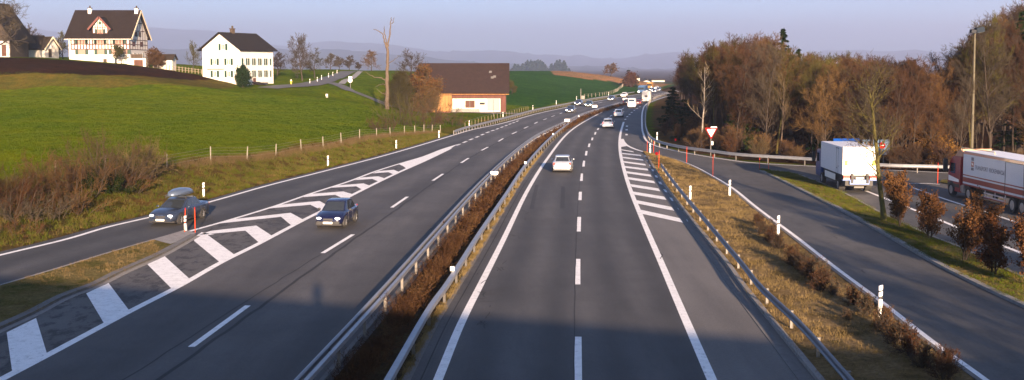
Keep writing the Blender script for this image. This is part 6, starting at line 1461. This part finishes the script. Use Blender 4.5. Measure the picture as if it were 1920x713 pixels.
# camper / box truck seen from behind
o = empty('camper', (0,0,0), 0, 'cream camper van with a tall box body driving away before the bend', 'camper van')
m = MB(); m.box(-3.4, 2.2, -1.12, 1.12, .55, 3.05); m.build('body', paint('cream_paint', (.62,.58,.53), 0, .4), o, bevel=.12); m = MB(); m.box(2.2, 3.4, -1.0, 1.0, .5, 1.9); m.build('cab', paint('cab_cream', (.62,.58,.53), 0, .4), o, bevel=.15)
m = MB(); m.box(-3.43, -3.40, -.4, .4, 1.5, 1.9); m.build('rear_window', M['glass'], o); m = MB(); m.box(-3.5, -3.38, -1.1, 1.1, .35, .6); m.build('bumper', M['plaster_g'], o, bevel=.02)
for s in (-1, 1): m = MB(); m.box(-3.44, -3.38, s*.95-.1, s*.95+.1, .65, .95); m.build('tail_light', M['tail'], o); wheel(o, 2.3, s*1.1, .34); wheel(o, -2.0, s*1.1, .34)
m = MB(); m.box(-1.5,-.7,-.35,.35,3.05,3.25); m.build('roof_hatch', M['white'], o, bevel=.03)
place(o, 1211.5, 192.3, RD[4], 3.4, 1.0)
# oncoming
ON = lambda px: G(px[0], px[1])
LT = resample(np.array(offset(resample(extf(RL, 150), step=2), -3)), step=2)
def onc(px, py, label, col, kind='sedan', **k):
    o = car(label, col, 4.3, 1.72, 1.42, kind, lights='on', **k); p = G(px, py); i = np.argmin(np.abs(LT[:, 1]-p[1])); t_ = LT[max(0, i-3)]-LT[min(len(LT)-1, i+3)]; ang = math.atan2(t_[1], t_[0]); t_ /= np.linalg.norm(t_)
    c = p - t_*2.1; o.location = (c[0], c[1], .01); o.rotation_euler = (0, 0, ang); o.scale = (1.03,)*3; return o
onc(1067.5, 212.3, 'nearest of the small oncoming cars, dark blue with lit headlamps', M['p_dark'])
onc(1082.5, 198.6, 'dark oncoming car with lit headlamps, second and nearest the field', M['p_dark'], 'wagon')
onc(1102.5, 201, 'dark green oncoming car to the right of the pair by the field', M['p_green'], 'sedan')
onc(1144.5, 189.4, 'dark blue oncoming car with lit headlamps in front of the white oncoming car', M['p_dark'], 'hatch')
onc(1168.5, 182.3, 'white oncoming car before the clump of trees', M['p_white'], 'wagon')
# far traffic
def lorry_far(px, py, label, col, W_=2.4, H=3.0, Lg=7, name='lorry'):
    o = empty(name, (0,0,0), 0, label, 'lorry'); m = MB(); m.box(-Lg/2, Lg/2-2.0, -W_/2, W_/2, .7, H); m.build('box_body', col, o, bevel=.04); m = MB(); m.box(Lg/2-1.9, Lg/2, -W_/2+.05, W_/2-.05, .5, min(H, 2.7)); m.build('cab', col, o, bevel=.12)
    m = MB(); m.box(Lg/2-.01, Lg/2+.03, -W_/2+.2, W_/2-.2, 1.5, 2.3); m.build('windscreen', M['glass'], o)
    for s in (-1, 1):
        m = MB(); m.ell((Lg/2, s*W_*.36, .8), .12, .26, .2); m.build('headlight', M['lamp_on'], o); wheel(o, Lg/2-1.2, s*W_/2, .45, .28); wheel(o, -Lg/2+1.4, s*W_/2, .45, .28)
    p = G(px, py); i = np.argmin(np.abs(LT[:, 1]-p[1])); t_ = LT[max(0, i-3)]-LT[min(len(LT)-1, i+3)]; t_ /= np.linalg.norm(t_); c = p - t_*Lg/2; o.location = (c[0], c[1], .01); o.rotation_euler = (0, 0, math.atan2(t_[1], t_[0])); return o
lorry_far(1202, 176.3, 'blue lorry coming round the far bend beside the tree clump', paint('lorry_blue', (.015,.06,.15), 0, .4), 2.4, 3.0, 9)
lorry_far(1217.5, 167.5, 'small yellow lorry far away beyond the blue lorry', paint('lorry_yellow', (.25,.12,.015), 0, .4), 2.5, 3.0, 6)
for px, py, lb, c in [(1226,173.5,'distant oncoming car with bright lamps right of the yellow lorry','p_dark'),(1221,171,'distant oncoming car just below the yellow lorry','p_dark'),(1230,168.3,'distant pale oncoming car above the bright lamps','p_white'),(1234,171,'distant dark car at the edge of the wood','p_dark')]:
    onc(px, py, lb, M[c], 'hatch')
# ------------------------------------------------------------------ white box lorry
YL = G(1579, 357.0)[1]-1.9
xl = at(1579.5, 330, YL)[0]; Wt = at(1643, 330, YL)[0]-xl; ztop = at(1580, 275.4, YL)[2]; zbot = at(1580, 328.5, YL)[2]
ang = math.pi/2 - .045
o = empty('box_lorry', (0,0,0), 0, 'white box lorry with blue cab seen from behind beside the grass island', 'lorry')
hw = Wt/2; Lb = 7.1; whp = paint('lorry_white', (.86,.84,.80), 0, .4); blu = paint('lorry_dark_blue', (.02,.06,.20), .1, .35)
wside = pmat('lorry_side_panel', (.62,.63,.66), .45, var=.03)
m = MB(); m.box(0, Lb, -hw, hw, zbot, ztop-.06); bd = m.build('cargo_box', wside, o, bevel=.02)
m = MB(); m.box(-.035, 0, -hw+.06, hw-.06, zbot+.1, ztop-.42); m.build('tail_lift', whp, o, bevel=.01)
m = MB(); m.box(-.03, 0, -hw+.05, hw-.05, ztop-.40, ztop-.1); m.build('rear_header', whp, o)
m = MB(); m.box(-.03, .06, -hw-.012, -hw+.06, zbot, ztop-.02); m.box(-.03, .06, hw-.06, hw+.012, zbot, ztop-.02); m.box(-.03, .06, -hw+.06, hw-.06, ztop-.09, ztop-.02); m.box(-.03, .06, -hw+.06, hw-.06, zbot-.03, zbot+.08); m.build('rear_frame', M['plaster'], o)
m = MB(); 
for s in (-1, 1): 
    for k in range(2): m.box(-.05,-.02, s*(hw-.45)-.05, s*(hw-.45)+.05, ztop-.16, ztop-.12)
m.build('marker_lamps', M['trim'], o)
Ym = pmat('yellow_reflector', (.8,.62,.03), .4, var=.02)
for s in (-1, 1):
    m = MB(); m.box(-.045, -.036, s*(hw-.25)-.13, s*(hw-.25)+.13, zbot+.72, zbot+1.12); wpl = m.build('warning_plate', Ym, o)
    m = MB()
    for k in range(3):
        z = zbot+.78+k*.13; yc = s*(hw-.25); m.add([(-.048, yc-.12, z-.04), (-.048, yc+.12, z+.06), (-.048, yc+.12, z+.11), (-.048, yc-.12, z+.01)], [(0,1,2,3)])
    m.build('black_stripes', M['black'], wpl)
m = MB(); m.box(-.08, .2, -hw, hw, zbot-.42, zbot-.36); m.box(-.1, .05, -hw+.55, hw-.55, zbot-.72, zbot-.40); m.build('rear_bumper', pmat('lift_blue_steel', (.10,.18,.42), .5), o, bevel=.01)
for s in (-1, 1):
    m = MB(); m.box(-.12, 0, s*(hw-.30)-.24, s*(hw-.30)+.24, zbot-.34, zbot-.08); m.build('tail_light', M['tail'], o, bevel=.01); m = MB(); m.box(-.13, -.118, s*(hw-.30)-.22, s*(hw-.30)+.22, zbot-.33, zbot-.23); m.build('lamp_lens', M['white'], o)
    m = MB(); m.box(-.15, -.0, s*(hw-.72)-.09, s*(hw-.72)+.09, zbot-.62, zbot+.12); m.build('lift_arm', M['black'], o, bevel=.02)
m = MB(); m.box(-.13, -.11, -.3, .3, zbot-.30, zbot-.18); m.build('number_plate', M['plate'], o)
m = MB(); m.box(.1, Lb, -hw+.25, hw-.25, .55, zbot-.002); m.build('chassis', M['black'], o)
for s in (-1, 1):
    m = MB(); m.box(2.3, 5.6, s*(hw-.02)-.02, s*(hw-.02)+.02, zbot-.62, zbot-.14); m.build('side_guard', whp, o, bevel=.01)
    wheel(o, 1.55, s*(hw-.04), .47, .5, M['alloy']); wheel(o, 6.9, s*(hw-.04), .47, .3, M['alloy'])
for x in (1.4, 1.95): m = MB(); m.box(x-.012, x+.012, hw, hw+.012, zbot+.05, ztop-.2); m.build('door_bar', M['trim'], o)
m = MB(); m.box(1.3,1.36,hw,hw+.02,zbot+.5,zbot+.6); m.box(1.7,1.76,hw,hw+.02,zbot+.35,zbot+.45); m.box(1.2,2.1,hw,hw+.016,ztop-.24,ztop-.19); m.build('door_latch', M['black'], o)
m = MB(); m.tube([(.9,.2,.35),(.9,-.55,.35)], .16, 10); m.build('spare_wheel', M['trim'], o)
m = MB(); V = [(Lb+.15,.55),(Lb+2.05,.55),(Lb+2.1,1.3),(Lb+1.95,2.0),(Lb+1.7,2.75),(Lb+.15,2.8)]; m.prism([(x, z) for x, z in V], -hw+.08, hw-.08); cb = m.build('cab', blu, o, bevel=.05)
m = MB(); m.box(Lb+.9, Lb+1.7, hw-.085, hw-.07, 1.75, 2.45); m.build('side_window', M['glass'], cb); m = MB(); m.box(Lb+1.75, Lb+1.95, hw, hw+.3, 1.7, 2.5); m.build('wing_mirror', M['black'], cb, bevel=.03)
o.location = (xl+hw, YL, .01); o.rotation_euler = (0, 0, ang)
# local y+ = left of travel; left rear corner must sit at xl
c = Vector((xl, YL, 0)) - Matrix.Rotation(ang, 3, 'Z') @ Vector((0, hw, 0)); o.location = (c.x, c.y, .01)
# ------------------------------------------------------------------ red articulated lorry
YR = 79.5; xr = at(1805.6, 320, YR)[0]; zt3 = at(1805.6, 283.5, YR)[2]; zb3 = at(1805.6, 346.5, YR)[2]; ang = math.pi/2 + .02; Lt3 = 13.2; hw = 1.27
o = empty('articulated_lorry', (0,0,0), 0, 'red articulated lorry with white lettered trailer cut by the right picture edge', 'lorry')
redp = paint('lorry_red', (.22,.008,.012), 0, .3); sidew = pmat('trailer_side', (.50,.53,.58), .4, var=.04)
# local x forward; trailer from x=-Lt3 to 0, left side y=+hw
m = MB(); m.box(-Lt3, 0, -hw, hw, zb3, zt3); tr3 = m.build('trailer', sidew, o, bevel=.02)
def sstripe(nm, z0, z1, mt, off=.006, x0=-Lt3+.02, x1=-.02): m = MB(); m.box(x0, x1, hw, hw+off, z0, z1); return m.build(nm, mt, tr3)
sstripe('red_stripe', zt3-.20, zt3-.01, redp); hh3 = zt3-zb3
sstripe('red_stripe', zb3+hh3*.285, zb3+hh3*.32, redp); sstripe('red_stripe', zb3+hh3*.10, zb3+hh3*.24, redp); sstripe('red_stripe', zb3-.0, zb3+hh3*.045, redp)
m = MB(); m.box(-Lt3+.05, -.05, -hw+.05, hw-.05, zt3, zt3+.02); m.build('roof_skin', pmat('trailer_roof', (.72,.74,.78), .5, var=.05), tr3)
m = MB()
for x in (-9.1,-6.55): m.box(x-.015, x+.015, hw, hw+.02, zb3+.05, zt3-.22)
m.box(-9.1,-6.55,hw,hw+.016,zt3-.24,zt3-.21); m.build('door_gap', M['trim'], tr3)
def text(s, size, loc, mt, parent, name='lettering', sx=1):
    cu = bpy.data.curves.new(name, 'FONT'); cu.body = s; cu.size = size; cu.extrude = .002; ob = bpy.data.objects.new(name, cu); C.objects.link(ob)
    dg = bpy.context.evaluated_depsgraph_get(); me = bpy.data.meshes.new_from_object(ob.evaluated_get(dg)); bpy.data.objects.remove(ob); me.materials.clear(); me.materials.append(mt)
    ob = bpy.data.objects.new(name, me); C.objects.link(ob); ob.parent = parent; ob.location = loc; ob.rotation_euler = (R(90), 0, R(180)); ob.scale = (sx, 1, 1); return ob
gr_ = pmat('grey_lettering', (.10,.10,.13), .5); 
text('TRANSPORT  RICKENBACH', .42, (-1.95, hw+.008, zb3+hh3*.53), gr_, tr3, sx=.86); text('AG', .24, (-6.15, hw+.008, zb3+hh3*.53), gr_, tr3, sx=.8)
m = MB(); x0 = -1.75
m.box(x0, x0+.42, hw, hw+.006, zb3+hh3*.76, zb3+hh3*.86); m.box(x0, x0+.42, hw, hw+.006, zb3+hh3*.48, zb3+hh3*.56); m.build('logo_grey', gr_, tr3)
m = MB(); m.box(x0, x0+.42, hw, hw+.005, zb3+hh3*.58, zb3+hh3*.74); m.build('logo_red', redp, tr3); m = MB(); m.add([(x0+.1,hw+.008,zb3+hh3*.62),(x0+.32,hw+.008,zb3+hh3*.66),(x0+.32,hw+.008,zb3+hh3*.70),(x0+.1,hw+.008,zb3+hh3*.66)],[(0,1,2,3)]); m.build('logo_bar', M['white'], tr3)
# chassis, wheels, side guard
m = MB(); m.box(-Lt3+.1, -.3, -.6, .6, .75, zb3); m.build('trailer_chassis', M['black'], o)
m = MB(); 
for z in (.62,.86): m.box(-6.6, -3.4, hw-.06, hw-.02, z-.04, z+.04)
for x in (-6.5,-5,-3.5): m.box(x-.03, x+.03, hw-.10, hw-.06, .55, zb3)
m.build('side_guard', pmat('pale_guard', (.5,.42,.42), .5), o); m = MB(); m.box(-6.6,-3.4,hw-.061,hw-.015,.50,.57); m.build('red_rail', redp, o)
for x in (-7.6,-8.95,-10.3):
    for s in (-1, 1): wheel(o, x, s*hw, .52, .38, M['alloy'])
for s in (-1, 1): wheel(o, -.9, s*(hw-.02), .5, .5, M['alloy']); wheel(o, 2.35-.3, s*(hw-.02), .5, .3, M['alloy'])
m = MB(); m.box(-1.8, 1.6, -.5, .5, .55, .95); m.build('tractor_chassis', M['black'], o); m = MB(); m.box(.0,1.1,hw-.5,hw-.1,.45,1.0); m.build('fuel_tank', M['alloy'], o, bevel=.06)
cabp = [(.55,.42),(2.75,.42),(2.8,1.2),(2.72,1.75),(2.35,2.75),(2.0,3.0),(.55,3.05)]
m = MB(); m.prism(cabp, -hw+.06, hw-.06); cb = m.build('cab', redp, o, bevel=.05)
m = MB(); m.prism([(.6,3.06),(1.9,3.02),(1.1,zt3+.05),(.6,zt3+.1)], -hw+.2, hw-.2); m.build('roof_deflector', pmat('deflector_tan', (.38,.2,.12), .5), cb)
m = MB(); m.tube([(.6,hw-.1,zt3-.0),(.55,hw-.1,zt3+.22),(-3.6,hw-.6,zt3+.18),(-3.7,hw-.6,zt3+.02)], .035, 6); m.build('roof_rail', pmat('rail_tan', (.45,.36,.22), .5), tr3)
m = MB(); m.box(1.45, 2.25, hw-.062, hw-.045, 1.75, 2.5); m.build('side_window', M['glass'], cb); m = MB(); m.prism([(.8,1.15),(2.6,1.15),(2.6,1.55),(.8,1.35)], hw-.062, hw-.05); m.build('white_band', M['white'], cb)
m = MB(); m.box(.7,2.7,hw-.063,hw-.05,.75,1.0); m.build('step_panel', M['trim'], cb); m = MB(); m.box(2.55,2.75,hw+.02,hw+.34,1.8,2.75); m.bar((2.5,hw-.1,2.9),(2.65,hw+.2,2.8),.05,.05); m.build('wing_mirror', M['black'], cb, bevel=.03)
for s in (-1,1): m = MB(); m.prism([(2.05+.62*math.cos(math.pi*k/10), .5+.62*math.sin(math.pi*k/10)) for k in range(11)], s*(hw-.055)-.004, s*(hw-.055)+.004); m.build('wheel_arch', M['black'], cb)
c = Vector((xr, YR, 0)) - Matrix.Rotation(ang, 3, 'Z') @ Vector((0, hw, 0)); o.location = (c.x, c.y, .01); o.rotation_euler = (0, 0, ang)
# ------------------------------------------------------------------ photographer on the bridge (throws the figure shadow on the road)
def person(loc, label):
    J = [((0,0,.93),.15),((0,0,1.12),.145),((0,0,1.38),.155),((0,.01,1.50),.07),((0,.02,1.60),.095),((0,.02,1.70),.095),
         ((.10,0,.88),.10),((.12,.02,.48),.065),((.13,0,.08),.05),((.14,.16,.04),.045),((-.10,0,.88),.10),((-.12,.02,.48),.065),((-.13,0,.08),.05),((-.14,.16,.04),.045),
         ((.19,0,1.42),.065),((.25,.08,1.16),.045),((.13,.26,1.38),.035),((.07,.30,1.50),.035),((-.19,0,1.42),.065),((-.25,.08,1.16),.045),((-.13,.26,1.38),.035),((-.07,.30,1.50),.035)]
    E = [(0,1),(1,2),(2,3),(3,4),(4,5),(0,6),(6,7),(7,8),(8,9),(0,10),(10,11),(11,12),(12,13),(2,14),(14,15),(15,16),(16,17),(2,18),(18,19),(19,20),(20,21)]
    me = bpy.data.meshes.new('person'); me.from_pydata([j[0] for j in J], E, []); o = bpy.data.objects.new('person', me); C.objects.link(o)
    md = o.modifiers.new('s', 'SKIN'); sv = me.skin_vertices[0].data
    for i, j in enumerate(J): sv[i].radius = (j[1], j[1])
    sv[0].use_root = True; sb = o.modifiers.new('ss', 'SUBSURF'); sb.levels = 1; sb.render_levels = 1; me.materials.append(M['p_dark'])
    o.location = loc; return tag(o, label, 'person')
person((.15, -.72, 7.4), 'person in dark clothes standing at the bridge parapet and holding both hands up')
# ------------------------------------------------------------------ light, air, camera
SUN_EL, SX = R(10.3), -.18
az = math.atan2(-SX, -1.0)                  # where the sun stands: (x,y) = (.18,-1)
to_sun = Vector((.18, -1, 0)).normalized()*math.cos(SUN_EL) + Vector((0, 0, math.sin(SUN_EL)))
sd = bpy.data.lights.new('sun', 'SUN'); sd.energy = 5.0; sd.angle = R(.55); sd.color = (1, .71, .47)
so = bpy.data.objects.new('sun', sd); C.objects.link(so); so.rotation_euler = to_sun.to_track_quat('Z', 'Y').to_euler()
w = bpy.data.worlds.new('World'); bpy.context.scene.world = w; w.use_nodes = True; t = w.node_tree
sky = t.nodes.new('ShaderNodeTexSky'); sky.sky_type = 'NISHITA'; sky.sun_disc = False; sky.sun_elevation = SUN_EL
sky.sun_rotation = math.atan2(to_sun.x, to_sun.y); sky.air_density = .6; sky.dust_density = .4; sky.ozone_density = 3.0
bg = t.nodes['Background']; t.links.new(sky.outputs[0], bg.inputs[0]); bg.inputs[1].default_value = .075
# haze
hz = MB(); hz.box(-9000, 9000, -60, 20000, -40, 680)
hm = bpy.data.materials.new('haze'); hm.use_nodes = True; tt = hm.node_tree; tt.nodes.clear()
out = tt.nodes.new('ShaderNodeOutputMaterial'); pv = tt.nodes.new('ShaderNodeVolumePrincipled')
pv.inputs['Color'].default_value = (.70, .78, 1.0, 1); pv.inputs['Density'].default_value = .00018; pv.inputs['Anisotropy'].default_value = .3
tt.links.new(pv.outputs[0], out.inputs['Volume'])
if HAZE: o = hz.build('haze', hm); o['kind'] = 'stuff'
sc = bpy.context.scene
cd = bpy.data.cameras.new('camera'); cam = bpy.data.objects.new('camera', cd); C.objects.link(cam); sc.camera = cam
cd.sensor_width = 36; cd.lens = FL/1920*36; cd.shift_y = -(356.5-PP)/1920; cd.clip_end = 60000; cd.clip_start = .2
cam.location = (0, 0, HC); cam.rotation_euler = (R(90)-PITCH, 0, 0)
vs = sc.view_settings; vs.view_transform = 'Standard'; vs.look = 'None'; vs.gamma = 1; vs.exposure = EXPO; vs.use_curve_mapping = False
sc.cycles.max_bounces = 6; sc.cycles.diffuse_bounces = 3; sc.cycles.volume_bounces = 1; sc.cycles.transparent_max_bounces = 8
sc.cycles.use_denoising = True
sc.cycles.volume_step_rate = 5
